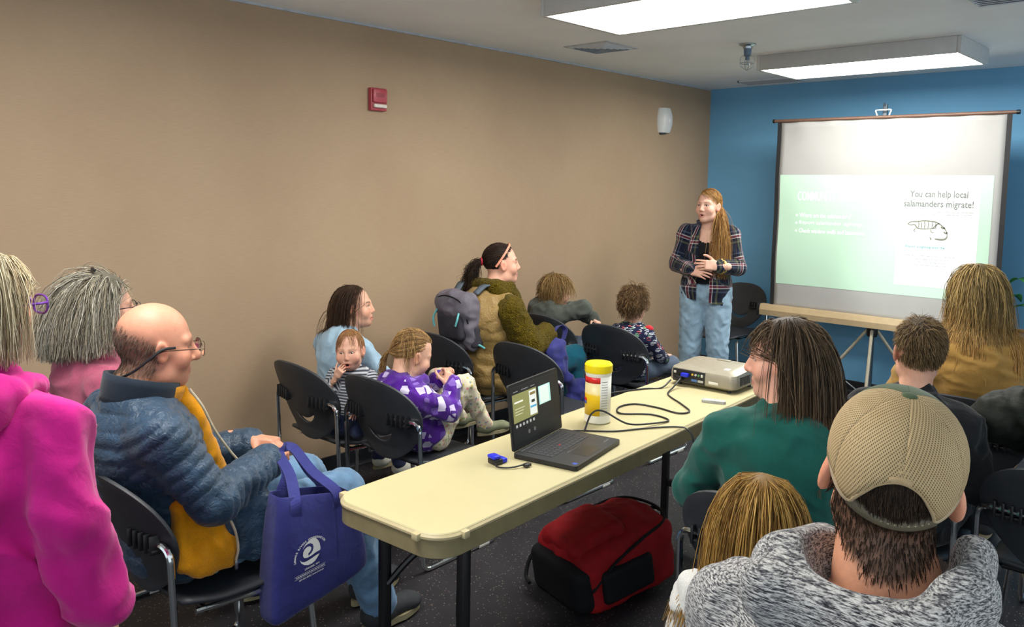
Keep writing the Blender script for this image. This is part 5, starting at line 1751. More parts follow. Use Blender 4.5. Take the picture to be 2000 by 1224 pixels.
P1 = strands(H, 2600, reg, comb, lambda d, g: 0.11+0.125*np.clip(d[:, 2]+0.6, 0, 1.4)+0.02*g.rand(len(d)), 13, 0.20, 0.17, 0.045, 0.006, 1.2, 11, sh_body, keep=keep_off_face(0.018, 0.045, 0.14))
hair_obj(gw, [P1], ['6f6a5e', '8f8a7c', 'b5b0a2', '5b564b', '9a8f78'], H, reg, 2, r=0.0012, capcol='6a655a', infl=1.07)
line_tube(gw, 'hair_clip', M_CLIP, H.out([(-0.03, -0.02, 0.140), (0.0, -0.03, 0.143), (0.03, -0.03, 0.138)]), 0.005)
M_ROSE = cloth('rose_knit', '9c4a62', var=0.08, weave=300, wb=0.5, fold=0.3)
prims = torso_prims(J, 0.018, 1.02, 1.05, 0.97)
for s in 'LR': prims += arm_prims(J, s, 0.016, 0.97, 0.95)
garment('knit_top', prims, M_ROSE, gw, 0.0085, 0.009, 5.0, 21)
band(gw, 'cowl_collar', M_ROSE, (0.0, -0.045, 1.055), 0.082, 0.088, -0.03, 0.050, 0.028, 0, -0.18, -0.004, wob=0.006)
prims = [ell(J['pelvis'], (0.165, 0.13, 0.11), None, 0.03)]
for s in 'LR': prims += leg_prims(J, s, 0.006, 0.97, (0.090, 0.070, 0.055))
garment('jeans', prims, M_DENIM_D, gw, 0.010, 0.008, 6.0, 22)
for s, yw in (('L', 5), ('R', -5)): shoe(gw, J['an'+s], yw, M_SHOE_B, M_SOLE, k=0.95)
glasses(gw, H, mat('dark_frames', '2a2430', 0.3), w=0.024, hgt=0.014, y=0.108, z=-0.002, r=0.0015)

# ================================================================ woman in the pink hooded top, standing at the left edge
J = dict(pelvis=A3(0, 0, 0.83), chest=A3(0, -0.01, 1.07), neck=A3(0, -0.02, 1.255), shR=A3(0.170, -0.015, 1.185), shL=A3(-0.170, -0.015, 1.185), elR=A3(0.235, -0.045, 0.965), elL=A3(-0.235, -0.03, 0.965),
         wrR=A3(0.255, 0.025, 0.755), wrL=A3(-0.24, 0.06, 0.76), hipL=A3(-0.09, 0, 0.80), hipR=A3(0.09, 0, 0.80), knL=A3(-0.095, 0.02, 0.45), knR=A3(0.095, 0.02, 0.45), anL=A3(-0.095, -0.02, 0.095), anR=A3(0.095, -0.02, 0.095))
H = Head((0.0, 0.02, 1.415), yaw=-14, pitch=-4, scale=0.98)
pk = person((1.905, 0.485, 0), math.radians(33), J, H, dict(nose=1.0, brow='a39680', brow_w=0.3), 'd99f88', 'woman with purple glasses standing in a bright pink hooded top', k=0.95, hands=[
    dict(side=1, at=J['wrR'], dir=(0.0, 0.15, -1), palm=(-1, 0, 0), curl=(25, 28, 32, 36), k=0.95), dict(side=-1, at=J['wrL'], dir=(0, 0.15, -1), palm=(1, 0, 0), k=0.95)], head_h=0.0045)
sh_body = [((-0.17, -0.015, 1.185), (0.17, -0.015, 1.185), 0.06, 0.06)]
reg = lambda d: reg_full(d, 0.45, -0.35, -0.75)
comb = part_comb(0.45, -0.5, -0.8)
P1 = strands(H, 2400, reg, comb, lambda d, g: 0.075+0.115*np.clip(d[:, 2]+0.6, 0, 1.4)+0.02*g.rand(len(d)), 13, 0.25, 0.10, 0.03, 0.003, 1.0, 31, sh_body, keep=keep_off_face(0.035, 0.03, 0.14))
hair_obj(pk, [P1], ['a79a7e', 'c9bfa4', '8d7f63', 'b8a27c', '9c8a72'], H, reg, 3, r=0.0011, capcol='95886d', infl=1.03)
M_PINK = cloth('magenta_jersey', 'b50f76', var=0.06, weave=700, wb=0.2, fold=0.35, rough=0.9)
prims = torso_prims(J, 0.022, 1.05, 1.15, 0.97) + [cap((0, 0, 0.86), (0, 0, 0.62), 0.192, 0.200, 0.03, (0, 1, 0), 0.86)]
for s in 'LR': prims += arm_prims(J, s, 0.020, 0.98, 0.99, (0.052, 0.046, 0.036))
garment('hooded_top', prims, M_PINK, pk, 0.007, 0.018, 3.6, 41, aniso=(1, 1, 0.8))
V, Q = sculpt([cap((-0.11, -0.085, 1.235), (0.11, -0.085, 1.235), 0.045, None, 0.04), ell((0, -0.125, 1.17), (0.13, 0.05, 0.10), None, 0.05), cap((-0.11, -0.06, 1.245), (-0.075, 0.07, 1.225), 0.034, 0.024, 0.03), cap((0.11, -0.06, 1.245), (0.075, 0.07, 1.225), 0.034, 0.024, 0.03)], 0.006)
V = V + normals(V, Q)*(0.010*folds(V, 5.0, 7, (0.6, 1, 1.6)))[:, None]
mesh_obj('hood', V, Q, M_PINK, pk)
prims = [ell(J['pelvis'], (0.165, 0.12, 0.12), None, 0.03)]
for s in 'LR': prims += leg_prims(J, s, 0.006, 1.0, (0.090, 0.068, 0.055))
garment('trousers', prims, M_DARKCL, pk, 0.011, 0.006, 6.0, 43)
for s, yw in (('L', 5), ('R', -5)): shoe(pk, J['an'+s], yw, M_SHOE_B, M_SOLE, k=0.9)
glasses(pk, H, mat('purple_frames', '5a2a86', 0.3), w=0.027, hgt=0.021, y=0.112, z=-0.004, r=0.0026)

# ================================================================ girl in the pale blue tee
J = joints(0.80, neck=(0, 0.06, 0.925), chest=(0, 0.02, 0.80), shR=(0.135, 0.05, 0.865), shL=(-0.135, 0.03, 0.865), elR=(0.20, 0.14, 0.70), wrR=(0.26, 0.30, 0.66), elL=(-0.18, 0.12, 0.68), wrL=(0.0, 0.28, 0.64))
H = Head((0.0, 0.115, 1.045), yaw=-47, pitch=6, scale=0.93)
gl = person((0.45, 2.42, 0), 0, J, H, dict(child=0.45, nose=0.95, open=0.35, brow='4c3626', lip='b8645c', gaze=(-6, 4)), 'dba78c', 'girl with long brown hair in a pale blue tee by the wall', k=0.8, hands=[
    dict(side=1, at=J['wrR'], dir=(0.3, 0.9, 0.1), palm=(0, 0, -1), k=0.8), dict(side=-1, at=J['wrL'], dir=(0.6, 0.8, 0), palm=(0, 0, -1), k=0.8)], w=0.95)
sh_body = [((-0.14, 0.04, 0.865), (0.14, 0.04, 0.865), 0.055, 0.055), ((0, 0.0, 0.6), (0, 0.03, 0.86), 0.10, 0.09)]
reg = lambda d: reg_full(d, 0.66, 0.16, -0.62)
comb = part_comb(0.75, -0.95, -0.45, -0.15)
def back_only(q):
    m = (q[:, 2] < -0.01) & (q[:, 1] > 0.010) & (np.abs(q[:, 0]) < 0.095)
    q[m, 1] = 0.010 - 0.2*(q[m, 1]-0.010)
    return q
P1 = strands(H, 1600, reg, comb, lambda d, g: 0.26+0.08*g.rand(len(d)), 16, 0.30, 0.10, 0.015, 0.002, 1.0, 51, sh_body, keep=back_only)
hair_obj(gl, [P1], ['3b2a1f', '4a3526', '2e2119', '5a4230'], H, reg, 5, r=0.0011, capcol='3b2a1f')
M_TEE = cloth('pale_blue_jersey', '9cb8cc', var=0.05, weave=700, wb=0.2, fold=0.3)
prims = torso_prims(J, 0.010, 0.92, 1.0, 0.8)
for s in 'LR': prims += arm_prims(J, s, 0.018, 0.8, 0.0)
garment('tee_shirt', prims, M_TEE, gl, 0.007, 0.007, 6.0, 52)
# red and blue print on the front of the tee
for (c_, x_, z_, r_) in (('b8343e', 0.055, 0.79, 0.016), ('3a58a8', 0.06, 0.755, 0.018), ('b8343e', 0.04, 0.81, 0.012)):
    V, Q = sculpt([ell((x_, 0.103, z_), (r_, 0.012, r_*1.3), None, 0.01)], 0.004)
    mesh_obj('print', V, Q, cloth('tee_print_'+c_, c_), gl)
prims = [ell(J['pelvis'], (0.13, 0.10, 0.09), None, 0.03)]
for s in 'LR': prims += leg_prims(J, s, 0.006, 0.8)
garment('leggings', prims, cloth('navy_print_leggings', '27304e', var=0.2), gl, 0.010, 0.005, 6.0, 53)
M_SNEAK = mat('white_sneaker', 'c9c6ba', 0.6, var=0.05)
for s, yw in (('L', 5), ('R', -5)): shoe(gl, A3(J['an'+s][0], J['an'+s][1]+0.02, max(J['an'+s][2], 0.09)), yw, M_SNEAK, M_SOLE, k=0.82)
line_tube(gl, 'earring', M_CHROME, H.out([(0.086, 0.0, -0.045), (0.088, 0.002, -0.06), (0.088, 0.003, -0.072)]), 0.003)

# ================================================================ baby in the striped top
J = joints(0.44, pelvis=(0, 0, 0.60), chest=(0, -0.005, 0.715), neck=(0, 0.005, 0.795), shR=(0.078, 0.0, 0.765), shL=(-0.078, 0.0, 0.765), elR=(0.105, 0.055, 0.69), wrR=(0.035, 0.115, 0.765), elL=(-0.11, 0.03, 0.67), wrL=(-0.08, 0.10, 0.62),
           hipL=(-0.045, 0.01, 0.58), hipR=(0.045, 0.01, 0.58), knL=(-0.05, 0.07, 0.51), knR=(0.05, 0.07, 0.51), anL=(-0.05, -0.08, 0.495), anR=(0.05, -0.08, 0.495))
H = Head((0.0, 0.030, 0.892), yaw=6, pitch=-2, roll=3, scale=0.79)
by = person((0.725, 2.315, 0), math.radians(214), J, H, dict(child=1.0, open=0.9, nose=0.95, brow='9c7350', brow_w=0.35, lip='b45f58', gaze=(-14, -6)), 'dfab92', 'baby in a striped top with one hand at its mouth', k=0.46, hands=[
    dict(side=1, at=(0.040, 0.100, 0.778), dir=(-0.55, 0.25, 0.75), palm=(-0.2, -1, 0.1), curl=(60, 64, 66, 68), bend=0.7, k=0.52), dict(side=-1, at=J['wrL'], dir=(0.2, 1, -0.1), palm=(0, 0, -1), k=0.5)], head_h=0.0032, legs=True)
reg = lambda d: (d[:, 2] > 0.25-0.55*(d[:, 1] < 0.1)-0.3*(d[:, 1] < -0.4)) & ~((d[:, 1] > 0.45) & (d[:, 2] < 0.60)) 
comb = lambda d, g: np.stack([np.sign(d[:, 0])*0.5, 0.35+0*d[:, 0], -0.5+0*d[:, 0]], 1)
P1 = strands(H, 700, reg, comb, lambda d, g: 0.055+0.03*g.rand(len(d)), 8, 0.20, 0.03, 0.03, 0, 1, 61)
hair_obj(by, [P1], ['8a5f3c', 'a3764a', '744e30', 'b48a5c'], H, reg, 6, r=0.0011, capcol='8f6845')
def stripe_mat(name, c1, c2, freq, rot=(0, 0, 0)):
    t = NT(name)
    tc = t.n('ShaderNodeUVMap'); s = t.n('ShaderNodeSeparateXYZ'); t.l(tc.outputs[0], s.inputs[0])
    w = t.math('SINE', t.math('MULTIPLY', s.outputs[1], freq*6.283))
    t.col(t.ramp(t.math('ADD', t.math('MULTIPLY', w, 0.5), 0.5), [(0.45, hexc(c1)), (0.55, hexc(c2))]).outputs[0])
    t.bump(t.noise(t.coord('Object'), 25.0, 3), 0.3, 0.01)
    return t.set(0.9, 0, 0.2, 0.1)
prims = torso_prims(J, 0.012, 1.0, 1.1, 0.46)
for s in 'LR': prims += arm_prims(J, s, 0.010, 0.5, 0.15)
garment('striped_top', prims, stripe_mat('grey_stripes', '3f434e', 'b9bcc2', 70.0), by, 0.005, 0.004, 9.0, 62, bones=bones_of(J))
prims = [ell(J['pelvis'], (0.085, 0.07, 0.06), None, 0.02)]
for s in 'LR': prims += leg_prims(J, s, 0.004, 0.5)
garment('trousers', prims, cloth('navy_print_leggings', '27304e', var=0.2), by, 0.006, 0.004, 8.0, 63)

# ================================================================ girl in the purple fleece with her knees up
J = joints(0.70, pelvis=(0, 0.02, 0.545), chest=(0, -0.10, 0.69), neck=(0.01, -0.115, 0.805), shR=(0.118, -0.11, 0.755), shL=(-0.115, -0.09, 0.755), elR=(0.17, 0.03, 0.665), wrR=(0.115, 0.095, 0.775), elL=(-0.14, 0.05, 0.66), wrL=(0.02, 0.115, 0.775),
           hipL=(-0.06, 0.04, 0.52), hipR=(0.07, 0.04, 0.52), knR=(0.12, 0.165, 0.755), knL=(-0.06, 0.17, 0.75), anR=(0.115, 0.315, 0.535), anL=(-0.06, 0.31, 0.535))
H = Head((0.015, -0.055, 0.912), yaw=-22, pitch=-22, scale=0.92)
pu = person((1.08, 2.44, 0), 0, J, H, dict(child=0.6, nose=0.9, brow='8c6a44', brow_w=0.4, squint=0.5), 'dfae94', 'girl in a purple print fleece with knees drawn up', k=0.7, hands=[
    dict(side=1, at=(0.115, 0.070, 0.765), dir=(-0.25, 0.35, 0.85), palm=(-0.9, 0.1, 0.0), curl=(50, 55, 58, 60), k=0.68), dict(side=-1, at=(0.02, 0.095, 0.780), dir=(0.55, 0.35, 0.75), palm=(0.7, 0.3, -0.4), curl=(50, 55, 58, 60), k=0.68)], head_h=0.0034)
reg = lambda d: reg_full(d, 0.55, 0.20, -0.62)
tie = (-0.035, -0.115, -0.035)
P1 = strands(H, 1400, reg, (0, -1, -0.3), 0.24, 10, 0.0, 0.07, seed=71, target=tie, wig=0.0)
P2 = strands(H, 110, lambda d: reg_full(d, 0.50, 0.12, -0.3) & (d[:, 1] > -0.8) & (d[:, 1] < -0.2), lambda d, g: np.stack([np.sign(d[:, 0])*0.9, 0.1+0*d[:, 0], -0.6+0*d[:, 0]], 1), lambda d, g: 0.11+0.06*g.rand(len(d)), 11, 0.28, 0.10, 0.07, 0.004, 1.2, 72)
def braid_roots(g, n):
    a = g.rand(n)*6.28; rr_ = 0.016*np.sqrt(g.rand(n))
    p = np.array(tie)+np.stack([rr_*np.cos(a), rr_*0.6*np.sin(a)-0.005, rr_*np.sin(a)], 1)
    return p, np.tile((0.0, -1.0, 0.0), (n, 1)), np.tile((0.0, -1.0, 0.0), (n, 1))
P3 = strands(H, 150, None, (-0.3, -0.35, -0.8), lambda d, g: 0.14+0.05*g.rand(len(d)), 11, 0.35, 0.3, 0.03, 0.008, 3.0, 73, [((-0.12, -0.10, 0.755), (0.12, -0.10, 0.755), 0.055, 0.055)], roots=braid_roots, stiff=1.0)
hair_obj(pu, [P1, P2, P3], ['8c6b42', 'a98654', '6f5232', 'c09a66', '94734a'], H, reg, 7, r=0.0011, capcol='86663f')
def purple_mat():
    t = NT('purple_patterned_fleece')
    v = t.coord('Object')
    vo = t.n('ShaderNodeTexVoronoi', distance='CHEBYCHEV'); vo.inputs['Scale'].default_value = 22.0; vo.inputs['Randomness'].default_value = 0.45
    t.l(v, vo.inputs['Vector'])
    sp_ = t.n('ShaderNodeSeparateColor'); t.l(vo.outputs['Color'], sp_.inputs[0])
    big = t.math('LESS_THAN', vo.outputs['Distance'], 0.37)
    on = t.math('GREATER_THAN', sp_.outputs[0], 0.25)
    sq = t.math('MULTIPLY', big, on)
    tone = t.ramp(sp_.outputs[1], [(0.0, hexc('e4dcf2')), (0.55, hexc('cbbce6')), (0.75, hexc('8f6fc6')), (1.0, hexc('7650b4'))]).outputs[0]
    base = t.ramp(t.noise(v, 16.0, 3), [(0.3, hexc('46187e')), (0.7, hexc('5c22a0'))]).outputs[0]
    t.col(t.mix(sq, base, tone))
    t.bump(t.noise(v, 240.0, 3), 0.5, 0.006)
    return t.set(0.95, 0, 0.15, 0.3)
prims = torso_prims(J, 0.016, 1.0, 1.1, 0.7)
for s in 'LR': prims += arm_prims(J, s, 0.016, 0.74, 0.93)
prims += [cap((-0.05, -0.15, 0.80), (0.06, -0.15, 0.80), 0.035, None, 0.03), ell((0, -0.165, 0.745), (0.085, 0.035, 0.06), None, 0.04), cap((0.07, -0.13, 0.80), (0.07, -0.04, 0.80), 0.03, 0.024, 0.02), cap((-0.06, -0.13, 0.80), (-0.05, -0.04, 0.80), 0.03, 0.024, 0.02)]
garment('fleece_top', prims, purple_mat(), pu, 0.006, 0.008, 7.0, 74)
def floral_mat():
    t = NT('floral_leggings')
    v = t.coord('Object')
    vo = t.n('ShaderNodeTexVoronoi'); vo.inputs['Scale'].default_value = 60.0; t.l(v, vo.inputs['Vector'])
    sp_ = t.n('ShaderNodeSeparateColor'); t.l(vo.outputs['Color'], sp_.inputs[0])
    pet = t.math('LESS_THAN', t.math('ADD', vo.outputs['Distance'], t.math('MULTIPLY', t.noise(v, 260.0, 2), 0.25)), 0.50)
    tone = t.ramp(sp_.outputs[0], [(0.0, hexc('d98a8e')), (0.30, hexc('c8b04e')), (0.55, hexc('8d9a5c')), (0.75, hexc('d6b3a0')), (0.9, hexc('6f8ba0'))], 'CONSTANT').outputs[0]
    t.col(t.mix(t.math('MULTIPLY', pet, 0.85), hexc('d8cfb4'), tone))
    t.bump(t.noise(v, 30.0, 3), 0.3, 0.01)
    return t.set(0.85, 0, 0.2, 0.1)
prims = [ell(J['pelvis'], (0.115, 0.10, 0.075), None, 0.03)]
for s in 'LR': prims += leg_prims(J, s, 0.004, 0.7, (0.088, 0.064, 0.046))
garment('leggings', prims, floral_mat(), pu, 0.007, 0.005, 9.0, 75)
M_OLSHOE = mat('olive_canvas_shoe', '6f7358', 0.8, var=0.1)
shoe(pu, A3(0.115, 0.325, 0.540), -8, M_OLSHOE, M_SOLE, k=0.72); shoe(pu, A3(-0.06, 0.32, 0.540), 6, M_OLSHOE, M_SOLE, k=0.72)
# ================================================================ woman in the olive fleece coat
J = joints(0.97, pelvis=(0, 0.0, 0.57), chest=(0.0, -0.03, 0.895), neck=(0.0, 0.03, 1.075), shR=(0.175, -0.02, 0.995), shL=(-0.165, 0.0, 0.995), elR=(0.265, 0.06, 0.755), wrR=(0.165, 0.31, 0.785), elL=(-0.22, 0.10, 0.74), wrL=(0.02, 0.33, 0.77),
           knR=(0.15, 0.62, 0.60), knL=(-0.10, 0.54, 0.59), anR=(0.13, 0.62, 0.10), anL=(-0.1, 0.6, 0.10))
H = Head((0.01, 0.085, 1.222), yaw=-38, pitch=3, scale=1.0)
ow = person((0.56, 3.43, 0), 0, J, H, dict(nose=0.95, brow='33241a', lip='b0605a', gaze=(0, 0)), 'dca68e', 'woman with dark ponytail in an olive fleece coat and teal leggings', k=0.97, hands=[
    dict(side=1, at=J['wrR'], dir=(-0.55, 0.8, -0.15), palm=(0, 0, -1)), dict(side=-1, at=J['wrL'], dir=(0.6, 0.75, -0.1), palm=(0, 0, -1))], head_h=0.0036)
reg = lambda d: ~((d[:, 1] > 0.70) & (d[:, 2] < 0.62)) & ~((d[:, 1] > 0.52) & (d[:, 2] < 0.40)) & ~((d[:, 1] > 0.30) & (d[:, 2] < 0.02)) & ~((d[:, 1] > -0.05) & (d[:, 2] < -0.12)) & (d[:, 2] > -0.62)
tie = (0.0, -0.122, 0.018)
P1 = strands(H, 1500, reg, (0, -1, 0), 0.26, 11, 0.0, 0.05, seed=81, target=tie)
def tail_roots(t, rad):
    def f(g, n):
        a = g.rand(n)*6.28; rr_ = rad*np.sqrt(g.rand(n))
        p = np.array(t)+np.stack([rr_*np.cos(a), -0.004+0*a, rr_*np.sin(a)], 1)
        return p, np.tile((0.0, -1.0, 0.0), (n, 1)), np.tile((0.0, -1.0, 0.0), (n, 1))
    return f
P2 = strands(H, 1100, None, (0, -1.0, -0.25), lambda d, g: 0.16+0.10*g.rand(len(d)), 16, 0.20, 0.3, 0.06, 0.014, 2.6, 82, [((-0.17, 0, 0.995), (0.17, 0, 0.995), 0.075, 0.075)], roots=tail_roots(tie, 0.018), stiff=1.0, jitter=0.35)
hair_obj(ow, [P1, P2], ['20150f', '2d1e16', '3a281c', '1a110c'], H, reg, 8, r=0.0012, capcol='20150f')
pts = []
for a in np.linspace(-0.25, math.pi+0.25, 24):
    pts.append(H.out([(0.0835*math.cos(a), -0.030+0.078*math.sin(a), 0.015+0.100*math.sin(a))])[0])
v, f = strap_ribbon(pts, 0.012, H.vec([(0, 1, -0.8)])[0], 0.005)
mesh_obj('headband', v, f, mat('peach_headband', 'd98f72', 0.5), ow, smooth=False)
MB().tube([tuple(H.out([(0.020*math.cos(a), tie[1]-0.001, tie[2]+0.020*math.sin(a))])[0]) for a in np.linspace(0, 6.283, 17)[:-1]], 0.006, 8, closed=True).build('hair_tie', mat('red_hair_tie', 'c2263c', 0.6), ow)
def sherpa_mat(name, c1, c2):
    t = NT(name); v = t.coord('Object')
    vo = t.n('ShaderNodeTexVoronoi'); vo.inputs['Scale'].default_value = 150.0; t.l(v, vo.inputs['Vector'])
    nz = t.noise(v, 70.0, 4)
    t.col(t.ramp(t.math('ADD', t.math('MULTIPLY', nz, 0.6), t.math('MULTIPLY', vo.outputs['Distance'], 0.5)), [(0.3, hexc(c2)), (0.75, hexc(c1))]).outputs[0])
    t.bump(t.math('MULTIPLY', vo.outputs['Distance'], -1.0), 0.9, 0.01)
    return t.set(1.0, 0, 0.05, 0.05)
M_SHERPA = sherpa_mat('olive_sherpa', '3f3408', '6e5c14')
M_TANCOAT = puffer_mat('tan_coat_quilting', '8a6d3c', '9c8049')
fuzz = lambda V, U, B_: 0.0035*pnoise(V, 16.0, 5, 3)
B = bones_of(J)
garment('coat_body', torso_prims(J, 0.028, 1.0, 1.12, 0.97), M_TANCOAT, ow, 0.008, 0.006, 5.0, 83, bones=B, disp=lambda V, U, B_: 0.006*np.abs(np.sin(np.pi*U[:, 1]/0.07))**0.6)
garment('coat_skirt', [cap((0.10, 0.0, 0.56), (0.17, 0.05, 0.54), 0.10, 0.08, 0.03, (1, 0, 0), 0.7), cap((-0.1, 0.0, 0.56), (-0.15, 0.04, 0.54), 0.10, 0.08, 0.03, (1, 0, 0), 0.7)], M_TANCOAT, ow, 0.009, 0.010, 5.0, 84)
for s in 'LR':
    garment('sleeve', arm_prims(J, s, 0.032, 1.0, 0.97, (0.056, 0.048, 0.040)) + [ell(J['sh'+s]+A3(0, 0, -0.01), (0.085, 0.085, 0.09), None, 0.03)], M_SHERPA, ow, 0.006, 0.006, 5.0, 85, disp=fuzz)
garment('coat_collar', [cap((-0.08, -0.035, 1.065), (0.08, -0.035, 1.065), 0.044, None, 0.03), cap((0.09, -0.02, 1.06), (0.085, 0.11, 1.035), 0.046, 0.042, 0.03), cap((-0.09, -0.02, 1.06), (-0.085, 0.11, 1.035), 0.046, 0.042, 0.03), cap((-0.07, -0.055, 1.105), (0.07, -0.055, 1.105), 0.036, None, 0.03), cap((0.085, -0.04, 1.105), (0.092, 0.07, 1.085), 0.036, 0.034, 0.03), cap((-0.085, -0.04, 1.105), (-0.092, 0.07, 1.085), 0.036, 0.034, 0.03), cap((-0.085, 0.11, 1.03), (0.085, 0.12, 1.01), 0.04, None, 0.03)], M_SHERPA, ow, 0.006, 0.004, 6.0, 86, disp=fuzz)
garment('coat_front', [cap((0.075, 0.115, 0.98), (0.085, 0.15, 0.80), 0.035, 0.04, 0.03), cap((-0.06, 0.115, 0.98), (-0.07, 0.15, 0.80), 0.035, 0.04, 0.03)], M_TANCOAT, ow, 0.008, 0.006, 7.0, 87)
M_TEAL_L = cloth('teal_leggings', '0c5a70', var=0.06, weave=900, wb=0.15, fold=0.15)
prims = [ell(J['pelvis'], (0.165, 0.13, 0.11), None, 0.03)]
for s in 'LR': prims += leg_prims(J, s, 0.008, 0.97, (0.095, 0.072, 0.045))
garment('leggings', prims, M_TEAL_L, ow, 0.009, 0.004, 6.0, 88)
for s, yw in (('L', 5), ('R', -5)): shoe(ow, J['an'+s], yw, M_SHOE_B, M_SOLE, k=0.95)

# grey backpack worn on her back
gb = empty('backpack', (0.520, 3.245, 0.875))
M_GREYN = bp_mat('grey_nylon', '6a6570')
V, Q = sculpt([rbox((0, -0.020, 0.030), (0.090, 0.030, 0.13), 0.035, rotm(14, 0, 0), 0.03), ell((0, -0.06, 0.12), (0.125, 0.08, 0.085), None, 0.04)], 0.008)
V = V + normals(V, Q)*(0.008*folds(V, 5.0, 4))[:, None]
mesh_obj('main_body', V, Q, M_GREYN, gb)
V, Q = sculpt([rbox((0, -0.085, 0.01), (0.070, 0.012, 0.055), 0.026, rotm(8, 0, 0), 0.03)], 0.008)
mesh_obj('front_pocket', V, Q, bp_mat('dark_grey_nylon', '3c3a42'), gb)
V, Q = sculpt([rbox((0.10, 0.0, -0.05), (0.015, 0.03, 0.05), 0.018, None, 0.03)], 0.008)
mesh_obj('side_pocket', V, Q, bp_mat('dark_grey_nylon', '3c3a42'), gb)
v, f = strap_ribbon([(0.08, 0.02, 0.19), (0.10, 0.09, 0.235), (0.12, 0.19, 0.20), (0.13, 0.225, 0.10)], 0.045, (1, 0.1, 0), 0.010)
mesh_obj('shoulder_strap', v, f, bp_mat('strap_grey', '5a6470'), gb)
v, f = strap_ribbon([(-0.08, 0.02, 0.19), (-0.10, 0.09, 0.235), (-0.12, 0.19, 0.20), (-0.13, 0.225, 0.10)], 0.045, (1, 0.1, 0), 0.010)
mesh_obj('shoulder_strap', v, f, bp_mat('strap_grey', '5a6470'), gb)
M_AQUA = mat('aqua_webbing', '5fb0b4', 0.5)
for pts in ([(0.09, -0.12, 0.09), (0.10, -0.14, 0.06), (0.09, -0.145, 0.02)], [(0.10, -0.02, -0.11), (0.13, 0.0, -0.10), (0.15, 0.03, -0.12)], [(-0.08, -0.13, 0.10), (-0.09, -0.15, 0.05), (-0.08, -0.15, 0.0)]):
    line_tube(gb, 'pull_tab', M_AQUA, pts, 0.006)
line_tube(gb, 'zipper', bp_mat('black_nylon', '101013'), [(-0.11, -0.07, 0.05), (-0.10, -0.115, 0.15), (0, -0.135, 0.185), (0.10, -0.115, 0.15), (0.115, -0.07, 0.03)], 0.004)
tag(gb, 'grey backpack with aqua tabs worn by the woman in olive', 'backpack')

# navy bag on her lap
lb = empty('tote_bag', (0.80, 3.74, 0.60))
V, Q = sculpt([rbox((-0.02, -0.05, 0.10), (0.060, 0.06, 0.035), 0.03, rotm(14, 10, 12), 0.03), rbox((0.060, -0.03, 0.04), (0.008, 0.035, 0.04), 0.018, rotm(0, -10, -8), 0.05), rbox((0.105, 0.13, -0.23), (0.010, 0.07, 0.12), 0.020, rotm(0, -6, -8), 0.05), cap((0.070, -0.02, 0.0), (0.10, 0.10, -0.15), 0.030, 0.03, 0.03)], 0.008)
V = V + normals(V, Q)*(0.012*folds(V, 5.0, 14))[:, None]
mesh_obj('bag_body', V, Q, M_TOTE, lb)
v, f = strap_ribbon([(0.02, 0.06, 0.16), (0.0, 0.10, 0.21), (-0.02, 0.07, 0.24), (-0.02, 0.0, 0.20)], 0.035, (1, 0, 0.3))
mesh_obj('handle', v, f, M_TOTE, lb, smooth=False)
tag(lb, 'crumpled navy bag on the lap of the woman in olive', 'tote bag')

# ================================================================ child in the grey hoodie, head on folded arms
J = joints(0.74, pelvis=(0, 0.0, 0.545), chest=(0.0, 0.02, 0.76), neck=(0.02, 0.08, 0.895), shR=(0.125, 0.05, 0.845), shL=(-0.12, 0.07, 0.845), elR=(0.20, 0.215, 0.885), wrR=(0.04, 0.27, 0.85), elL=(-0.10, 0.27, 0.83), wrL=(0.12, 0.33, 0.80),
           knR=(0.09, 0.36, 0.60), knL=(-0.08, 0.36, 0.60), anR=(0.09, 0.40, 0.22), anL=(-0.08, 0.40, 0.22))
H = Head((0.045, 0.085, 0.985), yaw=-4, pitch=-12, scale=0.92)
kd = person((0.345, 4.155, 0), math.radians(-32), J, H, dict(child=0.6, nose=0.9, brow='8c6a44', brow_w=0.4), 'deb098', 'child with shaggy fair hair resting on arms in grey hoodie', k=0.72, hands=[
    dict(side=-1, at=(0.115, 0.32, 0.80), dir=(0.75, 0.35, -0.35), palm=(-0.2, -0.4, -1), curl=(30, 34, 38, 42), k=0.68), dict(side=1, at=J['wrR'], dir=(-0.7, 0.5, -0.1), palm=(0, -0.3, -1), k=0.68)], head_h=0.004)
reg = lambda d: reg_full(d, 0.50, -0.15, -0.66)
comb = lambda d, g: np.stack([np.sign(d[:, 0])*0.7, 0.15+0*d[:, 0], -0.8+0*d[:, 0]], 1)
P1 = strands(H, 1500, reg, comb, lambda d, g: 0.10+0.05*g.rand(len(d)), 10, 0.22, 0.14, 0.03, 0.006, 1.1, 91)
hair_obj(kd, [P1], ['7c6038', '9a7a4c', '644a2a', 'b0905e'], H, reg, 9, r=0.0012, capcol='6f5532', infl=1.04)
M_HOOD = cloth('grey_green_fleece', '4c514b', var=0.07, weave=400, wb=0.4)
prims = torso_prims(J, 0.020, 1.0, 1.1, 0.74)
for s in 'LR': prims += arm_prims(J, s, 0.020, 0.78, 0.93)
prims += [ell((0.0, -0.02, 0.87), (0.11, 0.07, 0.06), None, 0.04), cap((-0.08, 0.02, 0.90), (0.10, 0.02, 0.90), 0.035, None, 0.03)]
garment('hoodie', prims, M_HOOD, kd, 0.008, 0.010, 6.0, 92)
prims = [ell(J['pelvis'], (0.12, 0.10, 0.08), None, 0.03)]
for s in 'LR': prims += leg_prims(J, s, 0.008, 0.74, (0.088, 0.068, 0.056))
garment('trousers', prims, cloth('slate_trousers', '566274', var=0.08), kd, 0.010, 0.008, 7.0, 93)
for s, yw in (('L', 5), ('R', -5)): shoe(kd, J['an'+s], yw, M_SHOE_B, M_SOLE, k=0.75)

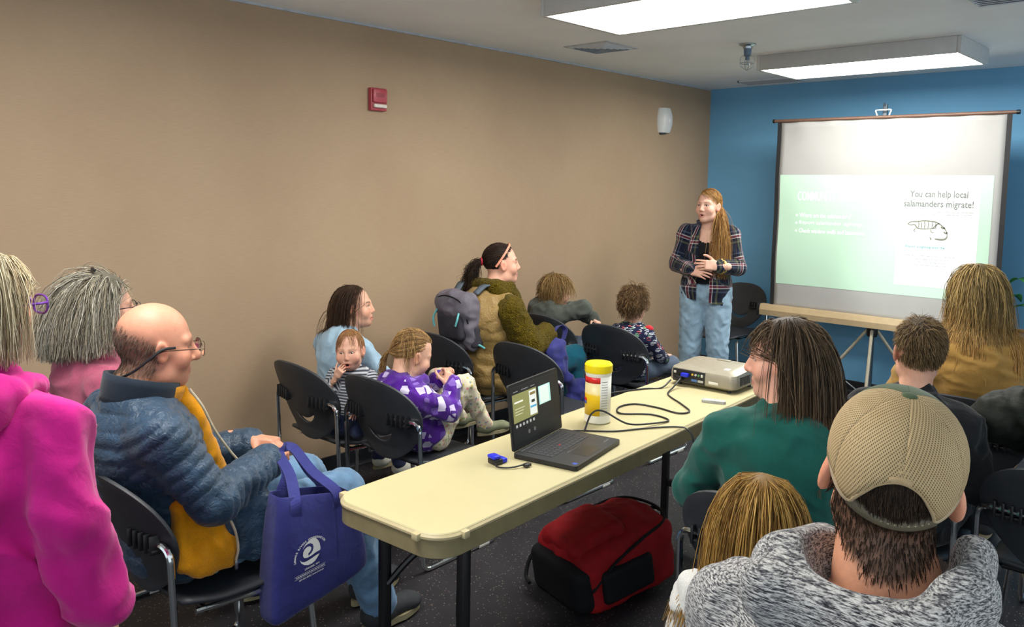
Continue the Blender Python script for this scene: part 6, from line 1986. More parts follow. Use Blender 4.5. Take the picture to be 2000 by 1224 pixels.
# ================================================================ boy in the letter print pyjama shirt
J = joints(0.66, pelvis=(0, 0.0, 0.535), chest=(0.0, -0.01, 0.70), neck=(0.0, 0.01, 0.815), shR=(0.115, 0.0, 0.765), shL=(-0.11, 0.0, 0.765), elR=(0.155, 0.08, 0.635), wrR=(0.14, 0.20, 0.56), elL=(-0.15, 0.09, 0.63), wrL=(-0.06, 0.19, 0.58),
           knR=(0.15, 0.24, 0.545), knL=(-0.13, 0.24, 0.545), anR=(0.02, 0.36, 0.525), anL=(-0.02, 0.30, 0.535))
H = Head((0.0, 0.015, 0.945), yaw=14, pitch=2, scale=0.92)
bo = person((0.97, 4.31, 0), 0, J, H, dict(child=0.7, brow='5a4428'), 'deb098', 'small boy with curly brown hair in a navy letter print shirt', k=0.64, hands=[
    dict(side=1, at=(0.13, 0.215, 0.60), dir=(-0.3, 0.9, -0.1), palm=(0, 0, -1), k=0.62), dict(side=-1, at=J['wrL'], dir=(0.4, 0.9, -0.1), palm=(0, 0, -1), k=0.62)], head_h=0.004, feet=[((0.02, 0.38, 0.54), -70, 0.6)])
reg = lambda d: reg_full(d, 0.45, 0.0, -0.66)
comb = lambda d, g: np.stack([d[:, 0]*0.5, -0.5+0*d[:, 0], -0.6+0*d[:, 0]], 1)
P1 = strands(H, 1500, reg, comb, lambda d, g: 0.05+0.04*g.rand(len(d)), 9, 0.12, 0.10, 0.03, 0.008, 1.2, 101, stiff=0.25)
hair_obj(bo, [P1], ['5c452c', '725838', '463420', '86694a'], H, reg, 10, r=0.0016, capcol='4f3b26', infl=1.05)
def pj_mat():
    t = NT('navy_alphabet_print'); v = t.coord('Object')
    vo = t.n('ShaderNodeTexVoronoi'); vo.inputs['Scale'].default_value = 32.0; t.l(v, vo.inputs['Vector'])
    sp_ = t.n('ShaderNodeSeparateColor'); t.l(vo.outputs['Color'], sp_.inputs[0])
    w = t.n('ShaderNodeTexWave', wave_type='RINGS'); w.inputs['Scale'].default_value = 34.0; w.inputs['Distortion'].default_value = 6.0; w.inputs['Detail'].default_value = 1.0; t.l(v, w.inputs['Vector'])
    gl_ = t.math('MULTIPLY', t.math('GREATER_THAN', w.outputs[1], 0.72), t.math('LESS_THAN', vo.outputs['Distance'], 0.46))
    tone = t.ramp(sp_.outputs[0], [(0.0, hexc('dfe3e6')), (0.55, hexc('cfd6dc')), (0.7, hexc('7fb07a')), (0.85, hexc('c95a5a'))], 'CONSTANT').outputs[0]
    t.col(t.mix(gl_, hexc('1a1e3c'), tone))
    t.bump(t.noise(v, 30.0, 3), 0.3, 0.01)
    return t.set(0.9, 0, 0.2, 0.1)
prims = torso_prims(J, 0.014, 1.0, 1.05, 0.66)
for s in 'LR': prims += arm_prims(J, s, 0.012, 0.7, 0.55)
garment('pyjama_shirt', prims, pj_mat(), bo, 0.007, 0.006, 7.0, 102)
band(bo, 'neck_band', cloth('red_rib', 'b8262e'), (0, 0.0, 0.800), 0.050, 0.052, -0.012, 0.012, 0.010, 0, -0.1)
# letters set on the back of the shirt
for i, (ch, x_, z_, a_) in enumerate((('Y', -0.045, 0.735, 0.2), ('O', 0.03, 0.74, -0.3), ('H', 0.075, 0.655, 0.3), ('J', 0.0, 0.69, 0.1), ('A', -0.06, 0.66, -0.2), ('X', 0.045, 0.695, 0.5))):
    v, f = text_mesh(ch, 0.032, 'CENTER', 0.0016)
    vv = []
    for p in v:
        xx = x_ + p[0]*math.cos(a_)-p[1]*math.sin(a_); zz = z_ + p[0]*math.sin(a_)+p[1]*math.cos(a_)
        vv.append((xx, -0.108 + 2.6*xx*xx + 0.9*max(0, zz-0.71)**1.0*0.35, zz))
    o_ = mesh_obj('printed_letter', vv, f, M_PRINT, bo, smooth=False)
    md = o_.modifiers.new('solid', 'SOLIDIFY'); md.thickness = 0.006; md.offset = 0
garment('shoulder_patch', [ell((0.12, 0.01, 0.80), (0.03, 0.03, 0.022), None, 0.01)], cloth('red_rib', 'b8262e'), bo, 0.006, 0.002, 6.0, 104)
prims = [ell(J['pelvis'], (0.11, 0.095, 0.07), None, 0.03)]
for s in 'LR': prims += [cap(J['hip'+s], J['kn'+s], 0.064, 0.050, 0.02), cap(J['kn'+s], J['kn'+s]+(J['an'+s]-J['kn'+s])*0.5, 0.048, 0.044, 0.02)]
garment('trousers', prims, cloth('slate_trousers', '566274', var=0.08), bo, 0.009, 0.006, 7.0, 103)
V, Q = sculpt([cap((0.03, 0.38, 0.505), (0.14, 0.42, 0.500), 0.040, 0.036, 0.02, (0, 0, 1), 0.75)], 0.006)
mesh_obj('clog', V, Q, mat('sage_clog', '8b9a7c', 0.6), bo)

# ================================================================ presenter in the plaid shirt
J = dict(pelvis=A3(0, 0, 0.95), chest=A3(0, -0.01, 1.215), neck=A3(0, -0.01, 1.425), shR=A3(0.155, -0.01, 1.375), shL=A3(-0.155, -0.01, 1.375), elR=A3(0.225, 0.0, 1.115), elL=A3(-0.225, 0.01, 1.115),
         wrR=A3(0.075, 0.175, 1.095), wrL=A3(-0.105, 0.185, 1.130), hipL=A3(-0.088, 0, 0.92), hipR=A3(0.088, 0, 0.92), knL=A3(-0.105, 0.03, 0.50), knR=A3(0.10, 0.03, 0.50), anL=A3(-0.125, -0.02, 0.095), anR=A3(0.11, -0.02, 0.095))
H = Head((0.0, 0.025, 1.560), yaw=-22, pitch=2, scale=1.02)
pr = person((0.86, 5.42, 0), math.radians(200), J, H, dict(nose=1.0, open=0.45, brow='8a6440', brow_w=0.5, lip='b8685e', gaze=(-8, 0)), 'e2b29c', 'presenter with long reddish blond hair in an open plaid shirt', hands=[
    dict(side=1, at=(0.080, 0.170, 1.090), dir=(-0.85, 0.42, -0.10), palm=(0.1, -0.9, -0.3), curl=(20, 24, 28, 32), bend=0.6, tc=0.1),
    dict(side=-1, at=(-0.105, 0.195, 1.135), dir=(0.93, 0.26, 0.05), palm=(0.1, -0.95, -0.3), curl=(16, 18, 22, 26), bend=0.5, tc=0.0)], head_h=0.0038)
reg = lambda d: reg_full(d, 0.58, 0.16, -0.62)
sh_body = [((-0.165, -0.01, 1.365), (0.165, -0.01, 1.365), 0.062, 0.062), ((0, -0.005, 1.05), (0, -0.01, 1.30), 0.145, 0.15)]
comb = lambda d, g: np.stack([-0.55+0*d[:, 0], -0.85+0*d[:, 0], -0.1+0*d[:, 0]], 1)
tie = (-0.072, -0.055, -0.035)
P1 = strands(H, 1100, reg, (0, -1, 0), 0.28, 11, 0.0, 0.06, seed=111, target=tie)
def side_roots(g, n):
    a = g.rand(n)*6.28; rr_ = 0.030*np.sqrt(g.rand(n))
    p = np.array(tie)+np.stack([-0.004+0*a, rr_*np.cos(a), rr_*np.sin(a)], 1)
    return p, np.tile((-1.0, 0.0, 0.0), (n, 1)), np.tile((-1.0, 0.0, 0.0), (n, 1))
P2 = strands(H, 1300, None, (-0.45, 0.75, -0.6), lambda d, g: 0.36+0.14*g.rand(len(d)), 18, 0.20, 0.3, 0.02, 0.005, 1.5, 112, sh_body, roots=side_roots, stiff=1.0, jitter=0.25)
hair_obj(pr, [P1, P2], ['8a5f33', 'a87a44', 'c19a5e', '74502c', 'b48a50'], H, reg, 11, r=0.0014, capcol='8a5f33')
def plaid_mat():
    t = NT('plaid_flannel')
    uv = t.n('ShaderNodeUVMap'); s = t.n('ShaderNodeSeparateXYZ'); t.l(uv.outputs[0], s.inputs[0])
    N_, Wt, Rd, Gy, Ol = hexc('141a2c'), hexc('c9c6c4'), hexc('6e1f34'), hexc('48556a'), hexc('5d6046')
    st = [(0.0, N_), (0.30, Gy), (0.36, N_), (0.48, Wt), (0.52, Rd), (0.62, Wt), (0.65, N_), (0.78, Ol), (0.86, N_)]
    out = []
    for i in (0, 1):
        fr = t.math('FRACT', t.math('MULTIPLY', t.math('ADD', s.outputs[i], 5.03 if i else 5.0), 1/0.16))
        out.append(t.ramp(fr, st, 'CONSTANT').outputs[0])
    c = t.mix(0.5, out[0], out[1])
    t.col(c)
    t.bump(t.noise(t.coord('Object'), 30.0, 4), 0.35, 0.012)
    return t.set(0.92, 0, 0.15, 0.15)
B = bones_of(J)
opening = lambda V: ~((np.abs(V[:, 0]) < 0.040+0.10*np.clip(1.02-V[:, 2], 0, 1)*0.25) & (V[:, 1] > 0.02)) & (V[:, 2] > 0.855+0.02*np.sin(9*V[:, 0]))
prims = torso_prims(J, 0.018, 0.95, 1.05, 1.0) + [cap((0, 0.0, 0.99), (0, 0.0, 0.70), 0.178, 0.195, 0.03, (0, 1, 0), 0.76)]
for s in 'LR': prims += arm_prims(J, s, 0.018, 1.0, 0.90)
garment('plaid_shirt', prims, plaid_mat(), pr, 0.0075, 0.005, 5.5, 113, bones=B, cut=opening)
band(pr, 'shirt_collar', cloth('collar_plaid', '20263a'), (0, -0.005, 1.405), 0.072, 0.078, -0.01, 0.045, 0.012, 1.6, -0.12, 0.014)
garment('black_top', torso_prims(J, 0.006, 0.97, 1.05, 1.0), cloth('black_jersey', '121318'), pr, 0.009, 0.003, 6.0, 114, cut=lambda V: (V[:, 2] < 1.335-0.35*np.clip(V[:, 1], 0, 1)+0.25*np.abs(V[:, 0])) & (V[:, 2] > 0.99))
M_LJEANS = cloth('light_wash_denim', '8ea9bd', var=0.10, weave=900, wb=0.3, fold=0.2, rough=0.85)
prims = [cap((0, 0, 0.94), (0, 0, 1.03), 0.150, 0.128, 0.03, (0, 1, 0), 0.80), ell(J['pelvis']-A3(0, 0, 0.02), (0.172, 0.125, 0.11), None, 0.03)]
for s in 'LR': prims += leg_prims(J, s, 0.008, 1.0, (0.098, 0.070, 0.062))
garment('jeans', prims, M_LJEANS, pr, 0.008, 0.005, 6.0, 115, aniso=(1, 1, 1.3))
for s, yw in (('L', 10), ('R', -10)): shoe(pr, J['an'+s], yw, M_SNEAK, M_SOLE, k=0.95)
def yknit():
    t = NT('yellow_black_knit'); v = t.coord('Object')
    t.col(t.ramp(t.noise(v, 70.0, 2), [(0.42, hexc('1a1812')), (0.55, hexc('b89a48')), (0.7, hexc('cfc08a'))]).outputs[0])
    return t.set(0.95)
w0 = J['wrL']; dd = (J['wrL']-J['elL'])/np.linalg.norm(J['wrL']-J['elL'])
MB().tube([tuple(w0-dd*0.035 + 0.040*(math.cos(a)*np.cross(dd, (0, 0, 1)) + math.sin(a)*A3(0, 0, 1))) for a in np.linspace(0, 6.283, 20)[:-1]], 0.020, 10, closed=True).build('scrunchie', yknit(), pr)
MB().box((-0.125, 0.125, 1.262), (-0.085, 0.131, 1.282), bev=0.002).build('name_tag', mat('sticker_white', 'e8eae6', 0.4), pr)

# ================================================================ woman in the teal sweater
J = joints(1.0, pelvis=(0, 0, 0.565), chest=(0, -0.02, 0.87), neck=(0.0, 0.0, 1.035), shR=(0.17, -0.03, 0.965), shL=(-0.17, 0.0, 0.965), elL=(-0.27, 0.08, 0.72), wrL=(-0.16, 0.29, 0.67), elR=(0.23, 0.05, 0.72))
H = Head((-0.015, 0.03, 1.178), yaw=82, pitch=-3, scale=1.03)
te = person((2.895, 2.325, 0), math.radians(26), J, H, dict(nose=1.08, brow='4a3a2c', brow_w=0.5, lip='b46a64', gaze=(-10, 0)), 'dfa890', 'woman with long brown hair and bangs in a teal sweater', hands=[
    dict(side=1, at=J['wrR'], dir=(-0.5, 0.8, -0.2), palm=(0, 0, -1)), dict(side=-1, at=J['wrL'], dir=(0.5, 0.8, -0.2), palm=(0, 0, -1))], head_h=0.0032)
sh_body = [((-0.17, -0.01, 0.965), (0.17, -0.03, 0.965), 0.072, 0.072), ((0, -0.02, 0.7), (0, -0.01, 0.95), 0.125, 0.115)]
reg = lambda d: reg_full(d, 0.42, -0.1, -0.62)
def comb(d, g):
    o = part_comb(0.75, -0.15, -0.7)(d, g)
    fr = (d[:, 1] > 0.35)
    o[fr] = np.stack([d[fr, 0]*1.1, 0.9+0*d[fr, 0], -0.3+0*d[fr, 0]], 1)
    return o
def te_len(d, g):
    L = 0.28+0.16*g.rand(len(d)); fr = (d[:, 1] > 0.40) & (np.abs(d[:, 0]) < 0.78)
    L[fr] = 0.040+0.016*g.rand(fr.sum()); return L
def off_face(q):
    m = (q[:, 2] < 0.010) & (q[:, 1] > 0.0) & (np.abs(q[:, 0]) < 0.115)
    q[m, 1] = -0.1*q[m, 1]
    return q
P1 = strands(H, 2400, reg, comb, te_len, 17, 0.24, 0.10, 0.010, 0.003, 1.0, 121, sh_body, keep=off_face)
hair_obj(te, [P1], ['4a3b2c', '5e4c3a', '382c20', '75614a', '52412f'], H, reg, 12, r=0.00115, capcol='46372a', tipcol=('6a4a30', 0.6), infl=1.03)
M_TEAL = cloth('teal_jersey', '0c5148', var=0.06, weave=700, wb=0.25, fold=0.2)
prims = torso_prims(J, 0.016, 1.0, 1.05, 1.0)
for s in 'LR': prims += arm_prims(J, s, 0.018, 1.0, 0.95)
garment('sweater', prims, M_TEAL, te, 0.007, 0.008, 4.5, 122)
band(te, 'neck_band', M_TEAL, (0, 0.0, 1.015), 0.070, 0.074, -0.012, 0.014, 0.012, 0, -0.1)
prims = [ell(J['pelvis'], (0.165, 0.13, 0.11), None, 0.03)]
for s in 'LR': prims += leg_prims(J, s, 0.008, 1.0, (0.095, 0.070, 0.055))
garment('trousers', prims, M_DARKCL, te, 0.010, 0.007, 6.0, 123)
for s, yw in (('L', 5), ('R', -5)): shoe(te, J['an'+s], yw, M_SHOE_B, M_SOLE, k=0.95)

# ================================================================ woman with long blond hair in the tan jacket
J = joints(1.02, neck=(0, 0.0, 1.085), chest=(0, -0.03, 0.91), shR=(0.20, -0.03, 1.015), shL=(-0.20, -0.03, 1.015), elR=(0.27, 0.04, 0.75), elL=(-0.27, 0.04, 0.75))
H = Head((0.0, 0.02, 1.255), yaw=24, pitch=2, scale=1.0)
bl = person((2.99, 3.99, 0), math.radians(14), J, H, dict(brow='9c8050', brow_w=0.4), 'dca990', 'woman with very long blond hair in a tan canvas jacket', k=1.02, hands=[
    dict(side=1, at=J['wrR'], dir=(-0.5, 0.8, -0.2), palm=(0, 0, -1)), dict(side=-1, at=J['wrL'], dir=(0.5, 0.8, -0.2), palm=(0, 0, -1))], head_h=0.0065, w=1.1)
sh_body = [((-0.20, -0.03, 1.015), (0.20, -0.03, 1.015), 0.085, 0.085), ((0, -0.04, 0.6), (0, -0.03, 1.0), 0.165, 0.15)]
reg = lambda d: reg_full(d, 0.45, -0.1, -0.62)
comb = part_comb(0.55, -0.45, -0.6)
def no_front(q):
    m = (q[:, 2] < 0.0) & (q[:, 1] > 0.0)
    q[m, 1] *= 0.2
    return q
P1 = strands(H, 2400, reg, comb, lambda d, g: 0.33+0.12*g.rand(len(d)), 18, 0.26, 0.10, 0.03, 0.007, 1.6, 131, sh_body, keep=no_front)
hair_obj(bl, [P1], ['7e6a44', '9f8656', 'c4a76e', '675638', 'b3955e'], H, reg, 13, r=0.0013, capcol='6e5a34', tipcol=('c09050', 0.5), infl=1.04)
M_TAN = cloth('tan_canvas', '9c783c', var=0.06, weave=600, wb=0.25, fold=0.4)
prims = torso_prims(J, 0.022, 1.15, 1.15, 1.02)
for s in 'LR': prims += arm_prims(J, s, 0.022, 1.05, 0.95)
garment('canvas_jacket', prims, M_TAN, bl, 0.008, 0.010, 4.5, 132, aniso=(0.7, 1, 1.4))
prims = [ell(J['pelvis'], (0.18, 0.14, 0.11), None, 0.03)]
for s in 'LR': prims += leg_prims(J, s, 0.008, 1.0, (0.098, 0.072, 0.055))
garment('trousers', prims, M_DARKCL, bl, 0.011, 0.007, 6.0, 133)
for s, yw in (('L', 5), ('R', -5)): shoe(bl, J['an'+s], yw, M_SHOE_B, M_SOLE, k=0.95)
glasses(bl, H, mat('dark_frames', '2a2430', 0.3), w=0.027, hgt=0.020, y=0.114, z=-0.004, r=0.0018)

# ================================================================ boy with short hair in black
J = joints(0.86, neck=(0, 0.0, 0.985), chest=(0, -0.03, 0.84), shR=(0.15, -0.02, 0.925), shL=(-0.15, -0.02, 0.925))
H = Head((0.0, 0.03, 1.130), yaw=30, pitch=0, scale=0.98)
b2 = person((3.045, 3.02, 0), math.radians(2), J, H, dict(child=0.3, neck=0.052), 'd9a58c', 'boy with short cropped brown hair in a black jacket', k=0.88, hands=[
    dict(side=1, at=J['wrR'], dir=(-0.5, 0.8, -0.2), palm=(0, 0, -1), k=0.85), dict(side=-1, at=J['wrL'], dir=(0.5, 0.8, -0.2), palm=(0, 0, -1), k=0.85)], head_h=0.0040)
reg = lambda d: reg_full(d, 0.50, 0.0, -0.72) & ~((np.abs(d[:, 0]) > 0.88) & (d[:, 2] < -0.15))
comb = lambda d, g: np.stack([d[:, 0]*0.2+0.2, -0.1-0.8*(d[:, 2] < 0.6)*0+0.3*(d[:, 2] > 0.5), -0.7+0*d[:, 0]], 1)
P1 = strands(H, 3500, reg, comb, lambda d, g: 0.020+0.016*np.clip(d[:, 2], 0, 1)+0.006*g.rand(len(d)), 6, 0.08, 0.05, 0.06, 0, 1, 141, stiff=0.25)
hair_obj(b2, [P1], ['6a543a', '7f6848', '57442e', '957c58'], H, reg, 14, r=0.0009, capcol='3d2f20', infl=1.03)
prims = torso_prims(J, 0.022, 1.0, 1.1, 0.88)
for s in 'LR': prims += arm_prims(J, s, 0.022, 0.9, 0.95)
garment('black_jacket', prims, cloth('black_shell_cloth', '15171a', var=0.1, fold=0.5), b2, 0.009, 0.012, 5.0, 142)
prims = [ell(J['pelvis'], (0.14, 0.11, 0.09), None, 0.03)]
for s in 'LR': prims += leg_prims(J, s, 0.008, 0.86, (0.09, 0.068, 0.052))
garment('trousers', prims, M_DARKCL, b2, 0.011, 0.006, 6.0, 143)
for s, yw in (('L', 5), ('R', -5)): shoe(b2, J['an'+s], yw, M_SHOE_B, M_SOLE, k=0.85)

# ================================================================ blond child at the bottom edge
J = dict(pelvis=A3(0, 0, 0.47), chest=A3(0, -0.015, 0.65), neck=A3(0, 0.0, 0.785), shR=A3(0.122, -0.01, 0.755), shL=A3(-0.122, -0.01, 0.755), elR=A3(0.165, 0.0, 0.58), elL=A3(-0.165, 0.0, 0.58), wrR=A3(0.15, 0.08, 0.45), wrL=A3(-0.15, 0.08, 0.45),
         hipL=A3(-0.06, 0, 0.45), hipR=A3(0.06, 0, 0.45), knL=A3(-0.065, 0.015, 0.26), knR=A3(0.065, 0.015, 0.26), anL=A3(-0.065, -0.01, 0.07), anR=A3(0.065, -0.01, 0.07))
H = Head((0.0, 0.03, 0.928), yaw=6, pitch=-6, scale=0.95)
cb = person((3.125, 1.68, 0), math.radians(14), J, H, dict(child=0.6, brow='b09060', brow_w=0.3), 'e0b29a', 'child with long straight blond hair standing with back turned at the bottom', k=0.66, hands=[
    dict(side=1, at=J['wrR'], dir=(0, 0.4, -1), palm=(-1, 0, 0), k=0.62), dict(side=-1, at=J['wrL'], dir=(0, 0.4, -1), palm=(1, 0, 0), k=0.62)], head_h=0.0070)
sh_body = [((-0.10, -0.01, 0.735), (0.10, -0.01, 0.735), 0.055, 0.055), ((0, -0.03, 0.5), (0, -0.02, 0.74), 0.110, 0.095)]
reg = lambda d: reg_full(d, 0.50, -0.1, -0.66)
comb = part_comb(0.55, -0.35, -0.6, 0.05)
P1 = strands(H, 2600, reg, comb, lambda d, g: 0.36+0.10*g.rand(len(d)), 17, 0.28, 0.10, 0.010, 0.0025, 1.2, 151, sh_body, keep=no_front)
hair_obj(cb, [P1], ['8a6632', 'a8823f', 'c49c58', '6f5028', 'b38a48'], H, reg, 15, r=0.00105, capcol='8a6632', infl=1.02)
prims = torso_prims(J, 0.016, 1.0, 1.05, 0.66)
for s in 'LR': prims += arm_prims(J, s, 0.016, 0.66, 0.95)
garment('white_top', prims, cloth('white_fleece', 'c9c8c4', var=0.03), cb, 0.008, 0.009, 6.0, 152)
prims = [ell(J['pelvis'], (0.12, 0.10, 0.08), None, 0.03)]
for s in 'LR': prims += leg_prims(J, s, 0.006, 0.6)
garment('trousers', prims, M_DENIM_D, cb, 0.011, 0.006, 6.0, 153)
for s, yw in (('L', 5), ('R', -5)): shoe(cb, A3(J['an'+s][0], J['an'+s][1], 0.0625), yw, M_SNEAK, M_SOLE, k=0.72)

# ================================================================ man in the mesh cap
J = joints(1.04, neck=(0.015, -0.02, 1.10), chest=(0, -0.05, 0.93), shR=(0.205, -0.03, 1.015), shL=(-0.205, -0.03, 1.015), elR=(0.27, 0.05, 0.75), elL=(-0.27, 0.05, 0.75))
H = Head((0.0, 0.020, 1.262), yaw=18, pitch=13, roll=7, scale=1.07)
def nape(V):
    return 0.85*sstep(0.01, -0.02, V[:, 1])*sstep(-0.100, -0.084, V[:, 2]-5.0*V[:, 0]**2)*sstep(0.080, 0.070, np.abs(V[:, 0]))
cm = person((3.525, 1.265, 0), math.radians(2), J, H, dict(neck=0.064, stubble=(nape, '3a2a1e'), extra=[ell((s_*(0.086 if s_ > 0 else 0.080), -0.014, -0.018), (0.0105, 0.019, 0.033), rotm(8, s_*-12, s_*28), k=0.008) for s_ in (-1, 1)]), 'dc9c7c', 'man in a tan mesh back cap and grey heathered hoodie', k=1.05, hands=[
    dict(side=1, at=J['wrR'], dir=(-0.5, 0.8, -0.2), palm=(0, 0, -1)), dict(side=-1, at=J['wrL'], dir=(0.5, 0.8, -0.2), palm=(0, 0, -1))], head_h=0.0042, w=1.1)
reg = lambda d: reg_full(d, 0.55, -0.1, -0.80) & ~((np.abs(d[:, 0]) > 0.86) & (d[:, 1] > -0.45)) & (d[:, 1] < -0.05)
P1 = strands(H, 4200, reg, lambda d, g: np.stack([d[:, 0]*0.3+0.15, -0.3+0*d[:, 0], -1+0*d[:, 0]], 1), 0.016, 5, 0.05, 0.02, 0.05, 0, 1, 161, stiff=0.22)
def nape_roots(g, n):
    a = (g.rand(n)-0.5)*1.7; z = -0.030-(0.080-0.045*(a/0.85)**2)*g.rand(n)**0.8
    rr_ = 0.073-0.10*np.clip(-0.04-z, 0, 1)*0.6
    p = np.stack([rr_*np.sin(a), -0.030-rr_*0.72*np.cos(a)-0.012*(z+0.11)/0.07, z], 1)
    nn = np.stack([np.sin(a), -np.cos(a), 0*a-0.25], 1); nn /= np.linalg.norm(nn, axis=1)[:, None]
    return p, nn, nn
P2 = strands(H, 5200, None, (0.1, -0.3, -1.0), 0.010, 4, 0.0, 0.0, 0.03, 0, 1, 162, roots=surf_roots(nape, LASTV, LASTN), stiff=0.2)
hair_obj(cm, [P1, P2], ['2c2018', '3d2d22', '22180f', '4a382a'], H, reg, 16, r=0.0006, capcol='2a1e16', infl=1.012)

cp = empty('cap', (3.525, 1.265, 0), math.radians(2))
CC, CR = np.array((0, -0.014, 0.036)), np.array((0.0865, 0.1095, 0.0915))
def dome(az, el, infl=1.0):
    a, e = math.radians(az), math.radians(el)
    c = max(0.0, math.cos(e))
    p = CC + CR*infl*np.array((c*math.cos(a), c*math.sin(a), math.copysign(abs(math.sin(e))**0.92, math.sin(e))))
    return H.out([p])[0]
def rim(az):
    d = abs(((az-270+180) % 360)-180)
    return -24 + (36*(1-(d/40)**2) if d < 40 else 0) + 16*float(sstep(45, 75, d))
def mesh_mat():
    t = NT('tan_cap_mesh')
    uv = t.n('ShaderNodeUVMap'); s = t.n('ShaderNodeSeparateXYZ'); t.l(uv.outputs[0], s.inputs[0])
    a = t.math('SINE', t.math('MULTIPLY', t.math('ADD', s.outputs[0], s.outputs[1]), 1500.0)); b_ = t.math('SINE', t.math('MULTIPLY', t.math('SUBTRACT', s.outputs[0], t.math('MULTIPLY', s.outputs[1], 0.55)), 1300.0))
    hole = t.math('GREATER_THAN', t.math('ADD', a, b_), 0.55)
    nz = t.noise(t.coord('Object'), 8.0, 2)
    base = t.ramp(nz, [(0.3, hexc('b39a72')), (0.7, hexc('c2aa82'))]).outputs[0]
    t.col(t.mix(hole, base, hexc('6d5a40')))
    t.bump(t.math('MULTIPLY', hole, -1.0), 0.5, 0.003)
    return t.set(0.85, 0, 0.2)
M_MESH = mesh_mat()
M_GREENC = cloth('green_twill', '4b5a3e', var=0.06, weave=800, wb=0.3, fold=0.1)
M_TAPE = cloth('tan_tape', 'b59b74', var=0.05, weave=900, wb=0.3, fold=0.05)
edges = [30, 90, 150, 210, 270, 330, 390]
for i in range(6):
    a0, a1 = edges[i], edges[i+1]
    na, ne = 16, 14
    v = []; f = []; U = []
    for ia in range(na+1):
        az = a0+(a1-a0)*ia/na
        r0 = rim(az)
        for ie in range(ne+1):
            el = r0+(89.0-r0)*ie/ne
            bul = 1.0+0.012*math.sin(math.pi*ia/na)*math.cos(math.radians(el))
            v.append(dome(az, el, bul)); U.append((math.radians(az-(a0+a1)/2)*0.10*max(0.05, math.cos(math.radians(el))), math.radians(el)*0.10))
    for ia in range(na):
        for ie in range(ne):
            q = ia*(ne+1)+ie
            f.append((q, q+ne+1, q+ne+2, q+1))
    front = i in (0, 1)
    o_ = mesh_obj('panel', v, f, M_GREENC if front else M_MESH, cp)
    put_uv(o_, np.array(U))
    md = o_.modifiers.new('solid', 'SOLIDIFY'); md.thickness = 0.0025; md.offset = 1
for a in edges[:-1]:
    r0 = rim(a)
    pts = [dome(a, e, 1.012) for e in np.linspace(r0, 88, 16)]
    wv = np.array(dome(a+3, 20))-np.array(dome(a-3, 20))
    v, f = strap_ribbon(pts, 0.014, wv, 0.002)
    mesh_obj('seam_tape', v, f, M_GREENC if a in (90,) else M_TAPE, cp)
pts = [dome(a, rim(a)+1.5, 1.008) for a in np.linspace(312, 228, 30)]
v, f = strap_ribbon(pts, 0.010, H.vec([(0, 0.25, 1)])[0], 0.004); mesh_obj('opening_trim', v, f, M_TAPE, cp)
pts = [dome(a, rim(a)+2, 1.005) for a in np.linspace(-48, 228, 60)]
v, f = strap_ribbon(pts, 0.016, H.vec([(0, 0, 1)])[0], 0.004); mesh_obj('rim_band', v, f, M_TAPE, cp)
pts = [dome(a, -23-6*math.sin(math.pi*(a-228)/84), 1.01) for a in np.linspace(228, 312, 24)]
v, f = strap_ribbon(pts, 0.017, H.vec([(0, 0.2, 1)])[0], 0.003); st_ = mesh_obj('adjuster_strap', v, f, mat('strap_olive', '5c5442', 0.6), cp)
for a in np.linspace(262, 304, 8):
    p0 = dome(a, -23-6*math.sin(math.pi*(a-228)/84), 1.022)
    MB().lathe([(0.0005, -0.0016), (0.0018, -0.001), (0.0018, 0.001), (0.0005, 0.0016)], 8, tuple(p0)).build('stud', mat('stud_tan', '8f8468', 0.5), st_)
bt = dome(90, 90, 1.0)
V, Q = sculpt([ell((0, 0, 0), (0.0115, 0.0115, 0.006), None, 0.003)], 0.0018)
mesh_obj('button', V@np.array(H.R).T + np.array(bt), Q, M_GREENC, cp)
v = []; f = []
for ia in range(21):
    az = 35+110*ia/20
    p0 = np.array(dome(az, -8, 1.0))
    for k in range(6):
        t = k/5
        out_ = H.vec([(math.cos(math.radians(az))*0.35, 1.0, -0.10-0.25*abs(math.cos(math.radians(az)))*1.0)])[0]
        L = 0.07*math.sin(math.pi*(0.12+0.76*ia/20))**0.6
        v.append(p0+out_*L*t)
for ia in range(20):
    for k in range(5):
        q = ia*6+k; f.append((q, q+1, q+7, q+6))
o_ = mesh_obj('brim', v, f, M_GREENC, cp); md = o_.modifiers.new('solid', 'SOLIDIFY'); md.thickness = 0.003
tag(cp, 'trucker cap with tan mesh back and dark green front worn by the near man', 'cap')

def heather_mat(name='grey_heather_knit'):
    t = NT(name)
    uv = t.coord('Object', (24, 60, 230))
    a = t.noise(uv, 2.2, 3, 0.7)
    v2 = t.coord('Object', (120, 120, 500)); b_ = t.noise(v2, 1.6, 2)
    s_ = t.math('ADD', t.math('MULTIPLY', a, 0.72), t.math('MULTIPLY', b_, 0.28))
    t.col(t.ramp(s_, [(0.38, hexc('1e1e24')), (0.46, hexc('5d5c60')), (0.53, hexc('aaa8a6')), (0.62, hexc('cfcdca'))]).outputs[0])
    t.bump(t.math('ADD', s_, t.math('MULTIPLY', t.noise(t.coord('Object'), 18.0, 3), 0.8)), 0.45, 0.01)
    return t.set(0.95, 0, 0.15, 0.15)
M_HEATH = heather_mat()
prims = torso_prims(J, 0.024, 1.12, 1.1, 1.04)
for s in 'LR': prims += arm_prims(J, s, 0.026, 1.1, 0.95)
prims.append(ell((0.01, -0.045, 1.195), (0.110, 0.132, 0.130), rotm(6, 6, 0), 0.008, sub=True))
garment('hoodie', prims, M_HEATH, cm, 0.0075, 0.008, 4.0, 171)
